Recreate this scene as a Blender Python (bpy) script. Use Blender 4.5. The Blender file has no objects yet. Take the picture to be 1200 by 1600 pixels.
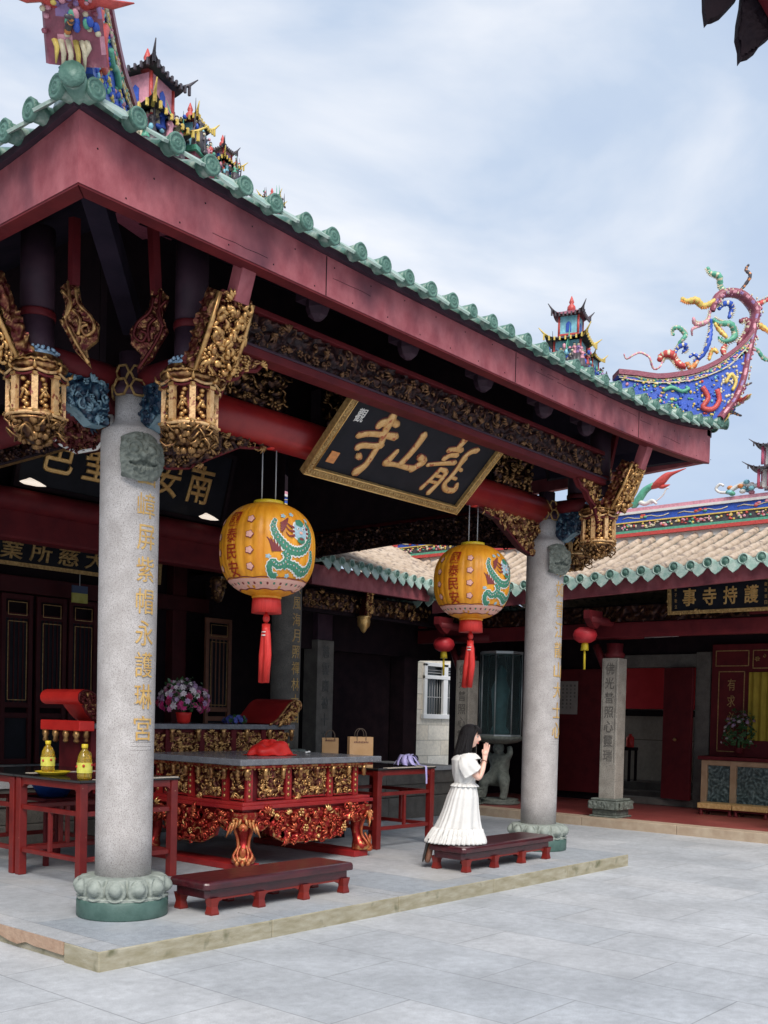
import bpy, bmesh, math, random
from mathutils import Vector, Matrix, noise
PI = math.pi
rad = math.radians
sc = bpy.context.scene
col = sc.collection

# ------------------------------------------------------------ camera
cam = bpy.data.cameras.new('camera'); camo = bpy.data.objects.new('camera', cam); col.objects.link(camo)
YAW, PITCH, ROLL = 0.706, -0.0243, 0.0237
_fw = Vector((math.cos(YAW)*math.cos(PITCH), math.sin(YAW)*math.cos(PITCH), math.sin(PITCH)))
_r = Vector((math.sin(YAW), -math.cos(YAW), 0)); _u = _r.cross(_fw)
_r2 = _r*math.cos(ROLL) + _u*math.sin(ROLL); _u2 = -_r*math.sin(ROLL) + _u*math.cos(ROLL)
_m = Matrix((_r2, _u2, -_fw)).transposed().to_4x4(); _m.translation = Vector((-4.5793, -6.3677, 1.6086))
camo.matrix_world = _m
cam.sensor_fit = 'VERTICAL'; cam.sensor_height = 36; cam.lens = 36*1641.3/1600
cam.shift_y = (1153.4-800)/1600; cam.clip_end = 800; cam.clip_start = .05
sc.camera = camo
# ------------------------------------------------------------ sky, sun, exposure
SUN_EL, SUN_AZ = rad(45), rad(228)          # sun stands behind the camera, high, behind thin cloud
w = bpy.data.worlds.new("World"); sc.world = w; w.use_nodes = True
nt = w.node_tree; N = nt.nodes; Lk = nt.links; N.clear()
sky = N.new('ShaderNodeTexSky'); sky.sky_type = 'NISHITA'; sky.sun_disc = False
sky.sun_elevation = SUN_EL; sky.sun_rotation = rad(90)-SUN_AZ; sky.air_density = 1.2; sky.dust_density = 2
smul = N.new('ShaderNodeVectorMath'); smul.operation = 'SCALE'; smul.inputs['Scale'].default_value = .10
Lk.new(sky.outputs[0], smul.inputs[0])
tc = N.new('ShaderNodeTexCoord')
mp = N.new('ShaderNodeMapping'); mp.inputs['Scale'].default_value = (1.0, 1.0, 2.6); mp.inputs['Location'].default_value = (.35, .2, .1)
mp.inputs['Rotation'].default_value = (0.25, 0.1, 0)
Lk.new(tc.outputs['Generated'], mp.inputs[0])
no = N.new('ShaderNodeTexNoise'); no.inputs['Scale'].default_value = 2.1; no.inputs['Detail'].default_value = 7; no.inputs['Roughness'].default_value = .5
no.inputs['Distortion'].default_value = .4
Lk.new(mp.outputs[0], no.inputs['Vector'])
cr = N.new('ShaderNodeValToRGB')
cr.color_ramp.elements[0].position = .34; cr.color_ramp.elements[0].color = (.34, .43, .60, 1)
cr.color_ramp.elements[1].position = .66; cr.color_ramp.elements[1].color = (.74, .75, .78, 1)
e = cr.color_ramp.elements.new(.5); e.color = (.435, .515, .64, 1)
Lk.new(no.outputs[0], cr.inputs[0])
mx = N.new('ShaderNodeMix'); mx.data_type = 'RGBA'; mx.inputs[0].default_value = .90
Lk.new(smul.outputs[0], mx.inputs['A']); Lk.new(cr.outputs[0], mx.inputs['B'])
bg = N.new('ShaderNodeBackground'); bg.inputs['Strength'].default_value = 1.0
Lk.new(mx.outputs['Result'], bg.inputs[0])
ow = N.new('ShaderNodeOutputWorld'); Lk.new(bg.outputs[0], ow.inputs[0])
sl = bpy.data.lights.new('sun', 'SUN'); sl.energy = 2.7; sl.angle = rad(34); sl.color = (1, .93, .86)
so = bpy.data.objects.new('sun', sl); col.objects.link(so)
_d = Vector((math.cos(SUN_AZ)*math.cos(SUN_EL), math.sin(SUN_AZ)*math.cos(SUN_EL), math.sin(SUN_EL)))
so.rotation_euler = _d.to_track_quat('Z', 'Y').to_euler(); so.location = (-10, -10, 20)
sc.view_settings.view_transform = 'Standard'; sc.view_settings.look = 'None'
sc.view_settings.exposure = .5; sc.view_settings.gamma = 1
sc.cycles.max_bounces = 8; sc.cycles.diffuse_bounces = 5; sc.cycles.use_denoising = True
sc.cycles.sample_clamp_indirect = 6

# ------------------------------------------------------------ materials
def mat(name, c1, c2=None, scale=6, rough=.6, metal=0, bump=0, bscale=40, detail=6, lo=.35, hi=.65, stretch=(1,1,1), coat=0, spec=.5, emis=None, estr=0, c3=None, s3=80, lo3=.55, hi3=.62, rvar=0):
    m = bpy.data.materials.new(name); m.use_nodes = True
    t = m.node_tree; n = t.nodes; l = t.links; b = n['Principled BSDF']
    b.inputs['Roughness'].default_value = rough; b.inputs['Metallic'].default_value = metal
    b.inputs['Coat Weight'].default_value = coat; b.inputs['Coat Roughness'].default_value = .15
    b.inputs['Specular IOR Level'].default_value = spec
    b.inputs['Base Color'].default_value = (*c1, 1)
    tcn = n.new('ShaderNodeTexCoord'); mpn = n.new('ShaderNodeMapping'); mpn.inputs['Scale'].default_value = stretch
    l.new(tcn.outputs['Object'], mpn.inputs[0])
    if c2:
        nn = n.new('ShaderNodeTexNoise'); nn.inputs['Scale'].default_value = scale; nn.inputs['Detail'].default_value = detail
        nn.inputs['Roughness'].default_value = .6
        l.new(mpn.outputs[0], nn.inputs['Vector'])
        r = n.new('ShaderNodeValToRGB'); r.color_ramp.elements[0].position = lo; r.color_ramp.elements[1].position = hi
        r.color_ramp.elements[0].color = (*c1, 1); r.color_ramp.elements[1].color = (*c2, 1)
        l.new(nn.outputs[0], r.inputs[0]); out = r.outputs[0]
        if rvar:
            mr = n.new('ShaderNodeMapRange'); mr.inputs['To Min'].default_value = rough-rvar; mr.inputs['To Max'].default_value = rough+rvar
            mr.inputs['From Min'].default_value = .3; mr.inputs['From Max'].default_value = .7
            l.new(nn.outputs[0], mr.inputs[0]); l.new(mr.outputs[0], b.inputs['Roughness'])
        if c3:
            n3 = n.new('ShaderNodeTexNoise'); n3.inputs['Scale'].default_value = s3; n3.inputs['Detail'].default_value = 3
            l.new(mpn.outputs[0] if 'painted_board' in name else tcn.outputs['Object'], n3.inputs['Vector'])
            r3 = n.new('ShaderNodeValToRGB'); r3.color_ramp.elements[0].position = lo3; r3.color_ramp.elements[1].position = hi3
            r3.color_ramp.elements[0].color = (0,0,0,1); r3.color_ramp.elements[1].color = (1,1,1,1)
            l.new(n3.outputs[0], r3.inputs[0])
            m3 = n.new('ShaderNodeMix'); m3.data_type = 'RGBA'; l.new(r3.outputs[0], m3.inputs[0]); l.new(out, m3.inputs['A'])
            m3.inputs['B'].default_value = (*c3, 1); out = m3.outputs['Result']
        l.new(out, b.inputs['Base Color'])
    if bump:
        nb = n.new('ShaderNodeTexNoise'); nb.inputs['Scale'].default_value = bscale; nb.inputs['Detail'].default_value = 5
        l.new(mpn.outputs[0], nb.inputs['Vector'])
        bp = n.new('ShaderNodeBump'); bp.inputs['Strength'].default_value = bump; bp.inputs['Distance'].default_value = .01
        l.new(nb.outputs[0], bp.inputs['Height']); l.new(bp.outputs[0], b.inputs['Normal'])
    if emis:
        b.inputs['Emission Color'].default_value = (*emis, 1); b.inputs['Emission Strength'].default_value = estr
    return m

def slab_mat(name, ca, cb, mortar, bw, bh, rot, off=.5, ms=.006, tint=.5, bump=.25, rough=.75, stain=None):
    m = bpy.data.materials.new(name); m.use_nodes = True
    t = m.node_tree; n = t.nodes; l = t.links; b = n['Principled BSDF']; b.inputs['Roughness'].default_value = rough
    tcn = n.new('ShaderNodeTexCoord'); mpn = n.new('ShaderNodeMapping'); mpn.inputs['Rotation'].default_value = rot
    l.new(tcn.outputs['Object'], mpn.inputs[0])
    br = n.new('ShaderNodeTexBrick'); br.inputs['Scale'].default_value = 1; br.inputs['Brick Width'].default_value = bw; br.inputs['Row Height'].default_value = bh
    br.inputs['Mortar Size'].default_value = ms; br.offset = off; br.inputs['Color1'].default_value = (*ca, 1); br.inputs['Color2'].default_value = (*cb, 1)
    br.inputs['Mortar'].default_value = (*mortar, 1); br.inputs['Mortar Smooth'].default_value = .3
    l.new(mpn.outputs[0], br.inputs['Vector'])
    out = br.outputs['Color']
    for s, f, lo, hi in ((1.1, tint, .8, 1.16), (160, .7, .72, 1.28), (14, .5, .86, 1.12)):
        nn = n.new('ShaderNodeTexNoise'); nn.inputs['Scale'].default_value = s; nn.inputs['Detail'].default_value = 5; nn.inputs['Roughness'].default_value = .65
        l.new(tcn.outputs['Object'], nn.inputs['Vector'])
        mr = n.new('ShaderNodeMapRange'); mr.inputs['From Min'].default_value = .3; mr.inputs['From Max'].default_value = .7
        mr.inputs['To Min'].default_value = lo; mr.inputs['To Max'].default_value = hi; l.new(nn.outputs[0], mr.inputs[0])
        v = n.new('ShaderNodeVectorMath'); v.operation = 'SCALE'; l.new(out, v.inputs[0]); l.new(mr.outputs[0], v.inputs['Scale']); out = v.outputs[0]
    if stain:
        nn = n.new('ShaderNodeTexNoise'); nn.inputs['Scale'].default_value = stain[1]; nn.inputs['Detail'].default_value = 8
        l.new(tcn.outputs['Object'], nn.inputs['Vector'])
        r = n.new('ShaderNodeValToRGB'); r.color_ramp.elements[0].position = stain[2]; r.color_ramp.elements[1].position = stain[3]
        r.color_ramp.elements[0].color = (0,0,0,1); r.color_ramp.elements[1].color = (stain[4],)*3+(1,)
        l.new(nn.outputs[0], r.inputs[0])
        mm = n.new('ShaderNodeMix'); mm.data_type = 'RGBA'; l.new(r.outputs[0], mm.inputs[0]); l.new(out, mm.inputs['A']); mm.inputs['B'].default_value = (*stain[0], 1)
        out = mm.outputs['Result']
    l.new(out, b.inputs['Base Color'])
    bp = n.new('ShaderNodeBump'); bp.inputs['Strength'].default_value = bump; bp.inputs['Distance'].default_value = .01
    nb = n.new('ShaderNodeTexNoise'); nb.inputs['Scale'].default_value = 90; nb.inputs['Detail'].default_value = 6
    l.new(tcn.outputs['Object'], nb.inputs['Vector'])
    ad = n.new('ShaderNodeMath'); ad.operation = 'SUBTRACT'; l.new(nb.outputs[0], ad.inputs[0]); l.new(br.outputs['Fac'], ad.inputs[1])
    l.new(ad.outputs[0], bp.inputs['Height']); l.new(bp.outputs[0], b.inputs['Normal'])
    return m

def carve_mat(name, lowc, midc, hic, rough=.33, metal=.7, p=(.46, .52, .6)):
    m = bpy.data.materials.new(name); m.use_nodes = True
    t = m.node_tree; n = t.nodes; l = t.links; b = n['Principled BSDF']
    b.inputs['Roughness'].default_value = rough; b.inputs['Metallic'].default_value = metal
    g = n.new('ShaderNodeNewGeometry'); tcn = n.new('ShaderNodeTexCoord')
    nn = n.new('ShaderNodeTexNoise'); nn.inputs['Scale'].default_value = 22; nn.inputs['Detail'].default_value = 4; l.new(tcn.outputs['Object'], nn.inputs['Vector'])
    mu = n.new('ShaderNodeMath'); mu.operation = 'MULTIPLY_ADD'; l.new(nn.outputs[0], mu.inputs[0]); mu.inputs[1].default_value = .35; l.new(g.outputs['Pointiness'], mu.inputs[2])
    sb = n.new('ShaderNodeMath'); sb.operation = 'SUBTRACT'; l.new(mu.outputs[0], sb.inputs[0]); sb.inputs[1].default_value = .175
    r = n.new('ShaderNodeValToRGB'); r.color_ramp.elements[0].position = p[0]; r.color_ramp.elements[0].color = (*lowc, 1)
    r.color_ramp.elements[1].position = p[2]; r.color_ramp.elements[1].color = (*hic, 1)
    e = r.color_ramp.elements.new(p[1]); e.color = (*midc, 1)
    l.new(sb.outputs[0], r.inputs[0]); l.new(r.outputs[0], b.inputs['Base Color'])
    return m

M = {}
M['ground'] = slab_mat('courtyard_granite', (.425,.45,.475), (.485,.50,.515), (.24,.25,.26), 1.35, .66, (0,0,rad(90)), ms=.004, tint=.3, stain=((.33,.345,.36), 3.1, .50, .75, .45))
M['platform'] = slab_mat('platform_granite', (.30,.335,.37), (.42,.43,.44), (.2,.21,.22), 1.5, .7, (0,0,rad(90)), ms=.003, stain=((.44,.42,.38), .9, .5, .7, .5))
M['kerb'] = mat('mossy_kerb_stone', (.27,.24,.15), (.40,.37,.28), 5, .85, bump=.5, bscale=60, stretch=(1,1,4), c3=(.13,.13,.07), s3=7, lo3=.58, hi3=.75)
M['brickstone'] = mat('orange_kerb_stone', (.34,.22,.15), (.44,.31,.22), 9, .85, bump=.6, bscale=40)
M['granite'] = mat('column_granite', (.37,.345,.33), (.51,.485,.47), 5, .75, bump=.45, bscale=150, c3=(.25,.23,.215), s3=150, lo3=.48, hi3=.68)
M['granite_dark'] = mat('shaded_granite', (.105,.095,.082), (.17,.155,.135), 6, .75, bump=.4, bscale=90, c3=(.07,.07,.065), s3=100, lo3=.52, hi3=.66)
M['lotus'] = mat('green_stone', (.19,.22,.195), (.30,.335,.30), 14, .65, bump=.3, bscale=50)
M['plinth'] = mat('dark_green_stone', (.045,.095,.08), (.075,.14,.12), 10, .55, bump=.15, bscale=60)
M['mask'] = mat('grey_green_stone', (.085,.10,.085), (.17,.19,.165), 20, .7, bump=.6, bscale=70)
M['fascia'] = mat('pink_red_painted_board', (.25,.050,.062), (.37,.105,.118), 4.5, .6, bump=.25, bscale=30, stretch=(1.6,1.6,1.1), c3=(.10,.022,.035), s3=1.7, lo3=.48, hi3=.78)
M['red'] = mat('red_lacquer', (.25,.010,.014), (.34,.020,.018), 5, .38, bump=.1, bscale=30)
M['darkred'] = mat('dark_red_paint', (.085,.007,.011), (.13,.012,.015), 5, .6, spec=.25, bump=.15, bscale=30)
M['tablered'] = mat('worn_red_table_paint', (.125,.007,.007), (.19,.014,.011), 5, .36, bump=.12, bscale=40, c3=(.36,.16,.10), s3=26, lo3=.70, hi3=.74)
M['benchred'] = mat('oxblood_lacquer', (.035,.005,.009), (.07,.009,.013), 5, .3, bump=.5, bscale=9, coat=.35, stretch=(1,3,3))
M['benchleg'] = mat('oxblood_leg_paint', (.15,.011,.009), (.21,.018,.011), 5, .42)
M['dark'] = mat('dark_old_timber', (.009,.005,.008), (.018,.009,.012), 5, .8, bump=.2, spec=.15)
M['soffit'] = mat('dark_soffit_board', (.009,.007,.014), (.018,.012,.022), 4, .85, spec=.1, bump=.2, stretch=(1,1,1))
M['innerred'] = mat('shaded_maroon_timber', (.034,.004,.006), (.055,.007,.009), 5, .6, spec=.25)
M['purple'] = mat('dark_purple_paint', (.035,.018,.03), (.06,.03,.045), 6, .6, spec=.25)
M['gold'] = mat('gold_leaf', (.66,.38,.12), (.82,.54,.22), 14, .32, metal=.7, bump=.25, bscale=60)
M['oldgold'] = mat('old_gold_leaf', (.30,.175,.06), (.55,.36,.14), 30, .42, metal=.4, bump=.4, bscale=80)
M['signgold'] = mat('orange_gold_relief', (.66,.36,.12), (.78,.48,.2), 22, .4, metal=.35, bump=.2, bscale=50, c3=(.45,.12,.05), s3=18, lo3=.58, hi3=.66)
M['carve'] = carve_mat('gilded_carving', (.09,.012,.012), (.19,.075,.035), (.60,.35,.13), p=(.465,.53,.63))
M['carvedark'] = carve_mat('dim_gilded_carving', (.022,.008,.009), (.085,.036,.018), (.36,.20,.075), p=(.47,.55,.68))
M['carvefrieze'] = carve_mat('shaded_frieze_carving', (.018,.006,.008), (.065,.022,.018), (.30,.15,.06), metal=.3, rough=.5, p=(.47,.56,.72))  # darker gilt copy: the shadow on the frieze is put into the colour
M['carvered'] = carve_mat('red_and_gilt_carving', (.26,.012,.014), (.36,.03,.02), (.80,.52,.2), p=(.46,.56,.66))
M['carveblue'] = carve_mat('blue_painted_carving', (.008,.02,.045), (.018,.06,.10), (.20,.32,.38), metal=0, p=(.45,.52,.6))
M['carvepanel'] = carve_mat('grey_stone_carving', (.03,.05,.05), (.08,.12,.115), (.2,.26,.25), metal=0, rough=.6)
M['bead'] = mat('pale_blue_beads', (.22,.38,.55), (.4,.55,.68), 30, .4)
M['greentile'] = mat('green_glazed_tile', (.055,.14,.11), (.13,.24,.19), 9, .30, bump=.4, bscale=40, c3=(.30,.38,.32), s3=14, lo3=.50, hi3=.68)
M['paledrip'] = mat('pale_green_drip_tile', (.21,.34,.29), (.40,.49,.43), 10, .4, bump=.4, bscale=50)
M['greytile'] = mat('dark_roof_tile', (.06,.08,.07), (.13,.14,.12), 8, .7, bump=.4, bscale=30)
M['creamtile'] = mat('sunlit_clay_tile', (.38,.29,.21), (.55,.45,.35), 7, .8, bump=.6, bscale=30, c3=(.20,.155,.13), s3=9, lo3=.52, hi3=.70)
M['whiteshard'] = mat('white_glazed_shard', (.62,.62,.58), (.72,.70,.68), 10, .45)
for k, c in dict(s_red=(.52,.07,.06), s_blue=(.03,.09,.45), s_cyan=(.22,.50,.58), s_green=(.10,.36,.24), s_yellow=(.68,.50,.12), s_pink=(.62,.28,.34), s_cream=(.62,.55,.38), s_maroon=(.24,.06,.09), s_dark=(.07,.06,.07), s_purple=(.26,.16,.34), s_orange=(.66,.25,.07)).items():
    M[k] = mat('glazed_shard_'+k[2:], tuple(x*.8 for x in c), tuple(min(1, x*1.15) for x in c), 25, .42, bump=.35, bscale=60)
M['blackpanel'] = mat('black_lacquer_board', (.005,.006,.010), (.010,.011,.017), 6, .5, bump=.08, spec=.2)
M['blacktop'] = mat('polished_black_top', (.012,.012,.013), (.02,.02,.02), 6, .08)
M['stonetop'] = mat('grey_polished_slab', (.13,.135,.15), (.19,.195,.21), 12, .25, c3=(.28,.28,.3), s3=90, lo3=.6, hi3=.66)
M['lanyel'] = mat('painted_yellow_silk', (.68,.24,.008), (.82,.36,.018), 9, .45, bump=.3, bscale=16, stretch=(1,1,.35), c3=(.52,.19,.012), s3=5, lo3=.52, hi3=.75)
M['lanred'] = mat('painted_red', (.50,.035,.02), None, rough=.5)
M['lanpink'] = mat('painted_pink', (.78,.42,.33), None, rough=.5)
M['langreen'] = mat('painted_dragon_green', (.03,.17,.10), (.06,.25,.15), 60, .5)
M['lanblue'] = mat('painted_pale_blue', (.25,.42,.50), (.42,.55,.58), 40, .5)
M['lanwhite'] = mat('painted_white', (.75,.73,.68), None, rough=.5)
M['lanmar'] = mat('painted_maroon', (.20,.03,.03), None, rough=.5)
M['tassel'] = mat('red_silk_tassel', (.55,.02,.015), (.68,.04,.03), 50, .5, stretch=(1,1,.1), bump=.5, bscale=90)
M['wire'] = mat('grey_wire', (.4,.4,.4), None, rough=.5)
M['redcloth'] = mat('bright_red_cloth', (.60,.015,.012), (.72,.03,.02), 5, .5, bump=.3, bscale=14)
M['yellow'] = mat('yellow_plastic', (.75,.55,.03), None, rough=.35)
M['paper'] = mat('brown_kraft_paper', (.50,.29,.13), (.56,.34,.17), 8, .8, bump=.2, bscale=20)
M['whitewall'] = slab_mat('pale_stone_wall', (.74,.66,.52), (.82,.77,.66), (.42,.37,.29), .95, .34, (rad(90),0,0), ms=.008, tint=.3)
M['whitewallx'] = slab_mat('pale_stone_wall_side', (.56,.52,.43), (.64,.60,.52), (.30,.28,.22), .62, .25, (rad(90),0,rad(90)), ms=.008, tint=.3)
M['white'] = mat('white_paint', (.74,.74,.72), (.8,.8,.78), 6, .6)
M['glassdark'] = mat('dark_window_glass', (.02,.03,.035), None, rough=.06)
M['redfloor'] = slab_mat('red_tile_floor', (.26,.055,.05), (.33,.08,.07), (.14,.03,.03), .4, .4, (0,0,0), off=0, ms=.004, rough=.4)
M['skin'] = mat('skin', (.70,.42,.32), (.78,.50,.40), 9, .5)
M['hair'] = mat('black_hair', (.004,.0035,.0045), (.010,.008,.009), 8, .42, spec=.25, stretch=(30,30,1), bump=.7, bscale=18)
M['dress'] = mat('white_cotton', (.66,.65,.62), (.72,.71,.68), 5, .85, bump=.3, bscale=35)
M['shoe'] = mat('brown_leather', (.16,.07,.04), (.24,.11,.07), 8, .5)
M['sole'] = mat('black_rubber', (.02,.02,.02), None, rough=.6)
M['leaf'] = mat('dark_leaf_green', (.02,.07,.02), (.05,.13,.04), 12, .5)
M['f_pink'] = mat('pink_petals', (.62,.16,.34), (.75,.32,.48), 20, .6)
M['f_hot'] = mat('magenta_petals', (.62,.03,.20), (.72,.07,.28), 20, .6)
M['f_white'] = mat('white_petals', (.78,.66,.68), (.85,.78,.78), 20, .6)
M['f_red'] = mat('deep_red_petals', (.30,.01,.05), (.4,.02,.08), 20, .6)
M['f_lilac'] = mat('lilac_petals', (.42,.25,.42), (.6,.42,.6), 20, .6)
M['f_blue'] = mat('blue_petals', (.05,.07,.32), (.12,.14,.5), 20, .6)
M['ribbon'] = mat('lilac_ribbon', (.50,.44,.82), (.62,.56,.9), 8, .45)

# ------------------------------------------------------------ mesh builder
class MB:
    def __init__(s, X=None):
        s.v = []; s.f = []; s.mi = []; s.sm = []; s.X = X or Matrix()
    def add(s, vs, fs, mi=0, sm=False):
        o = len(s.v); X = s.X
        s.v.extend([tuple(X @ Vector(p)) for p in vs])
        for f in fs:
            s.f.append(tuple(i+o for i in f)); s.mi.append(mi); s.sm.append(sm)
        return s
    def box(s, x0, x1, y0, y1, z0, z1, mi=0):
        return s.add([(x,y,z) for z in (z0,z1) for y in (y0,y1) for x in (x0,x1)],
                     [(0,2,3,1),(4,5,7,6),(0,1,5,4),(2,6,7,3),(0,4,6,2),(1,3,7,5)], mi)
    def bar(s, p, q, w, h, mi=0, up=(0,0,1)):
        p = Vector(p); q = Vector(q); d = (q-p).normalized(); a = d.cross(Vector(up))
        a = a.normalized() if a.length > 1e-4 else Vector((1,0,0)); b = a.cross(d)
        vs = [c + a*sx*w/2 + b*sy*h/2 for c in (p,q) for sx,sy in ((-1,-1),(1,-1),(1,1),(-1,1))]
        return s.add(vs, [(3,2,1,0),(4,5,6,7),(0,1,5,4),(1,2,6,5),(2,3,7,6),(3,0,4,7)], mi)
    def tube(s, pts, r, n=8, mi=0, sm=True, caps=True, flat=None):
        pts = [Vector(p) for p in pts]; k = len(pts)
        rs = r if isinstance(r, (list, tuple)) else [r]*k
        vs = []; fs = []; prev = None
        for i, p in enumerate(pts):
            d = (pts[min(i+1,k-1)] - pts[max(i-1,0)]).normalized()
            if prev is None:
                a = d.cross(Vector((0,0,1)));
                if a.length < .05: a = d.cross(Vector((0,1,0)))
            else: a = prev - d*prev.dot(d)
            a.normalize(); prev = a; b = d.cross(a)
            for j in range(n):
                t = 2*PI*j/n; vs.append(p + (a*math.cos(t)+b*math.sin(t))*rs[i])
        for i in range(k-1):
            for j in range(n):
                j2 = (j+1) % n; fs.append((i*n+j, i*n+j2, (i+1)*n+j2, (i+1)*n+j))
        if caps: fs.append(tuple(range(n-1,-1,-1))); fs.append(tuple((k-1)*n+j for j in range(n)))
        return s.add(vs, fs, mi, sm)
    def lathe(s, prof, n=24, c=(0,0,0), mi=0, sm=True, fn=None, caps=True):
        vs = []; fs = []
        for i, (r, z) in enumerate(prof):
            for j in range(n):
                t = 2*PI*j/n; rr = r*(fn(t, i/(len(prof)-1)) if fn else 1)
                vs.append((c[0]+rr*math.cos(t), c[1]+rr*math.sin(t), c[2]+z))
        for i in range(len(prof)-1):
            for j in range(n):
                j2 = (j+1) % n; fs.append((i*n+j, i*n+j2, (i+1)*n+j2, (i+1)*n+j))
        if caps:
            fs.append(tuple(range(n-1,-1,-1))); fs.append(tuple((len(prof)-1)*n+j for j in range(n)))
        return s.add(vs, fs, mi, sm)
    def prism(s, poly, y0, y1, mi=0):                 # outline in local X,Z, thickness along Y
        n = len(poly)
        vs = [(a, y0, b) for a, b in poly] + [(a, y1, b) for a, b in poly]
        fs = [tuple(range(n)), tuple(range(2*n-1, n-1, -1))] + [(i, i+n, (i+1) % n+n, (i+1) % n) for i in range(n)]
        return s.add(vs, fs, mi)
    def ball(s, c, r, nu=10, nv=7, mi=0):
        if not isinstance(r, (tuple, list)): r = (r, r, r)
        vs = [(c[0], c[1], c[2]-r[2])]; fs = []
        for i in range(1, nv):
            p = -PI/2 + PI*i/nv
            for j in range(nu):
                t = 2*PI*j/nu; vs.append((c[0]+r[0]*math.cos(p)*math.cos(t), c[1]+r[1]*math.cos(p)*math.sin(t), c[2]+r[2]*math.sin(p)))
        vs.append((c[0], c[1], c[2]+r[2])); T = len(vs)-1
        for j in range(nu):
            j2 = (j+1) % nu; fs.append((0, 1+j2, 1+j)); fs.append((T, T-nu+j, T-nu+j2))
            for i in range(nv-2): fs.append((1+i*nu+j, 1+i*nu+j2, 1+(i+1)*nu+j2, 1+(i+1)*nu+j))
        return s.add(vs, fs, mi, True)
    def grid(s, fn, nu, nv, mi=0, sm=True, keep=None, mf=None):
        vs = [fn(i/nu, j/nv) for j in range(nv+1) for i in range(nu+1)]; o = len(s.v)
        s.v.extend([tuple(s.X @ Vector(p)) for p in vs])
        for j in range(nv):
            for i in range(nu):
                if keep and not keep((i+.5)/nu, (j+.5)/nv): continue
                a = j*(nu+1)+i
                s.f.append((o+a, o+a+1, o+a+nu+2, o+a+nu+1)); s.mi.append(mf((i+.5)/nu,(j+.5)/nv) if mf else mi); s.sm.append(sm)
        return s
    def build(s, name, mats, parent=None, bevel=0, solid=0, sub=0, weld=False):
        me = bpy.data.meshes.new(name); me.from_pydata(s.v, [], s.f)
        ms = mats if isinstance(mats, (list, tuple)) else [mats]
        for m in ms: me.materials.append(M[m] if isinstance(m, str) else m)
        me.polygons.foreach_set('material_index', s.mi); me.polygons.foreach_set('use_smooth', s.sm); me.update()
        o = bpy.data.objects.new(name, me); col.objects.link(o)
        if weld: md = o.modifiers.new('w', 'WELD'); md.merge_threshold = .0008
        if bevel:
            md = o.modifiers.new('b', 'BEVEL'); md.width = bevel; md.segments = 2; md.limit_method = 'ANGLE'; md.angle_limit = rad(40)
        if solid: md = o.modifiers.new('s', 'SOLIDIFY'); md.thickness = solid; md.offset = 0
        if sub: md = o.modifiers.new('u', 'SUBSURF'); md.levels = sub; md.render_levels = sub
        if parent: o.parent = parent
        return o

def thing(name, label, cat, loc=(0,0,0), rz=0, group=None):
    o = bpy.data.objects.new(name, None); o.empty_display_size = .2; col.objects.link(o)
    o.location = loc; o.rotation_euler.z = rz; o['label'] = label; o['category'] = cat
    if group: o['group'] = group
    return o
def tag(o, label, cat, group=None):
    o['label'] = label; o['category'] = cat
    if group: o['group'] = group
    return o
def empty(name, parent, loc=(0,0,0), rz=0):
    o = bpy.data.objects.new(name, None); col.objects.link(o); o.parent = parent; o.location = loc; o.rotation_euler.z = rz; return o
def struct(o): o['kind'] = 'structure'; return o
def copy_tree(o, parent=None):
    c = o.copy(); col.objects.link(c); c.parent = parent
    for ch in [x for x in bpy.data.objects if x.parent == o]: copy_tree(ch, c)
    return c
def T(x, y, z): return Matrix.Translation((x, y, z))
def RZ(a): return Matrix.Rotation(a, 4, 'Z')
def RX(a): return Matrix.Rotation(a, 4, 'X')
def RY(a): return Matrix.Rotation(a, 4, 'Y')
def plane_m(o, right, up):                      # local X=right, Z=up, -Y = outward normal
    r = Vector(right).normalized(); u = Vector(up).normalized(); y = u.cross(r)
    m = Matrix((r, y, u)).transposed().to_4x4(); m.translation = Vector(o); return m

_glyphs = {}
def glyph(ch, ext=.04, bev=.012, off=0.0, res=3):
    k = (ch, ext, bev, off, res)
    if k in _glyphs: return _glyphs[k]
    cu = bpy.data.curves.new('glyph', 'FONT'); cu.body = ch; cu.size = 1; cu.extrude = ext; cu.bevel_depth = bev; cu.bevel_resolution = 0; cu.offset = off; cu.resolution_u = res
    ob = bpy.data.objects.new('glyph', cu); col.objects.link(ob)
    dg = bpy.context.evaluated_depsgraph_get(); dg.update()
    me = bpy.data.meshes.new_from_object(ob.evaluated_get(dg))
    vs = [v.co.copy() for v in me.vertices]; fs = [tuple(p.vertices) for p in me.polygons]
    bpy.data.objects.remove(ob); bpy.data.curves.remove(cu); bpy.data.meshes.remove(me)
    if vs:
        xs = [v.x for v in vs]; ys = [v.y for v in vs]; cx = (min(xs)+max(xs))/2; cy = (min(ys)+max(ys))/2
        hw = max(max(xs)-min(xs), .01); hh = max(max(ys)-min(ys), .01)
        vs = [((v.x-cx)/hw, (v.y-cy)/hh, v.z) for v in vs]       # normalised to a unit cell
    _glyphs[k] = (vs, fs); return _glyphs[k]
def subdiv(vs, fs, maxlen):
    bm = bmesh.new(); bv = [bm.verts.new(v) for v in vs]
    for f in fs:
        try: bm.faces.new([bv[i] for i in f])
        except ValueError: pass
    bmesh.ops.triangulate(bm, faces=bm.faces[:])
    for _ in range(4):
        es = [e for e in bm.edges if e.calc_length() > maxlen]
        if not es: break
        bmesh.ops.subdivide_edges(bm, edges=es, cuts=1); bmesh.ops.triangulate(bm, faces=[f for f in bm.faces if len(f.verts) > 3])
    bm.verts.index_update()
    r = ([v.co.copy() for v in bm.verts], [tuple(v.index for v in f.verts) for f in bm.faces]); bm.free(); return r
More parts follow.
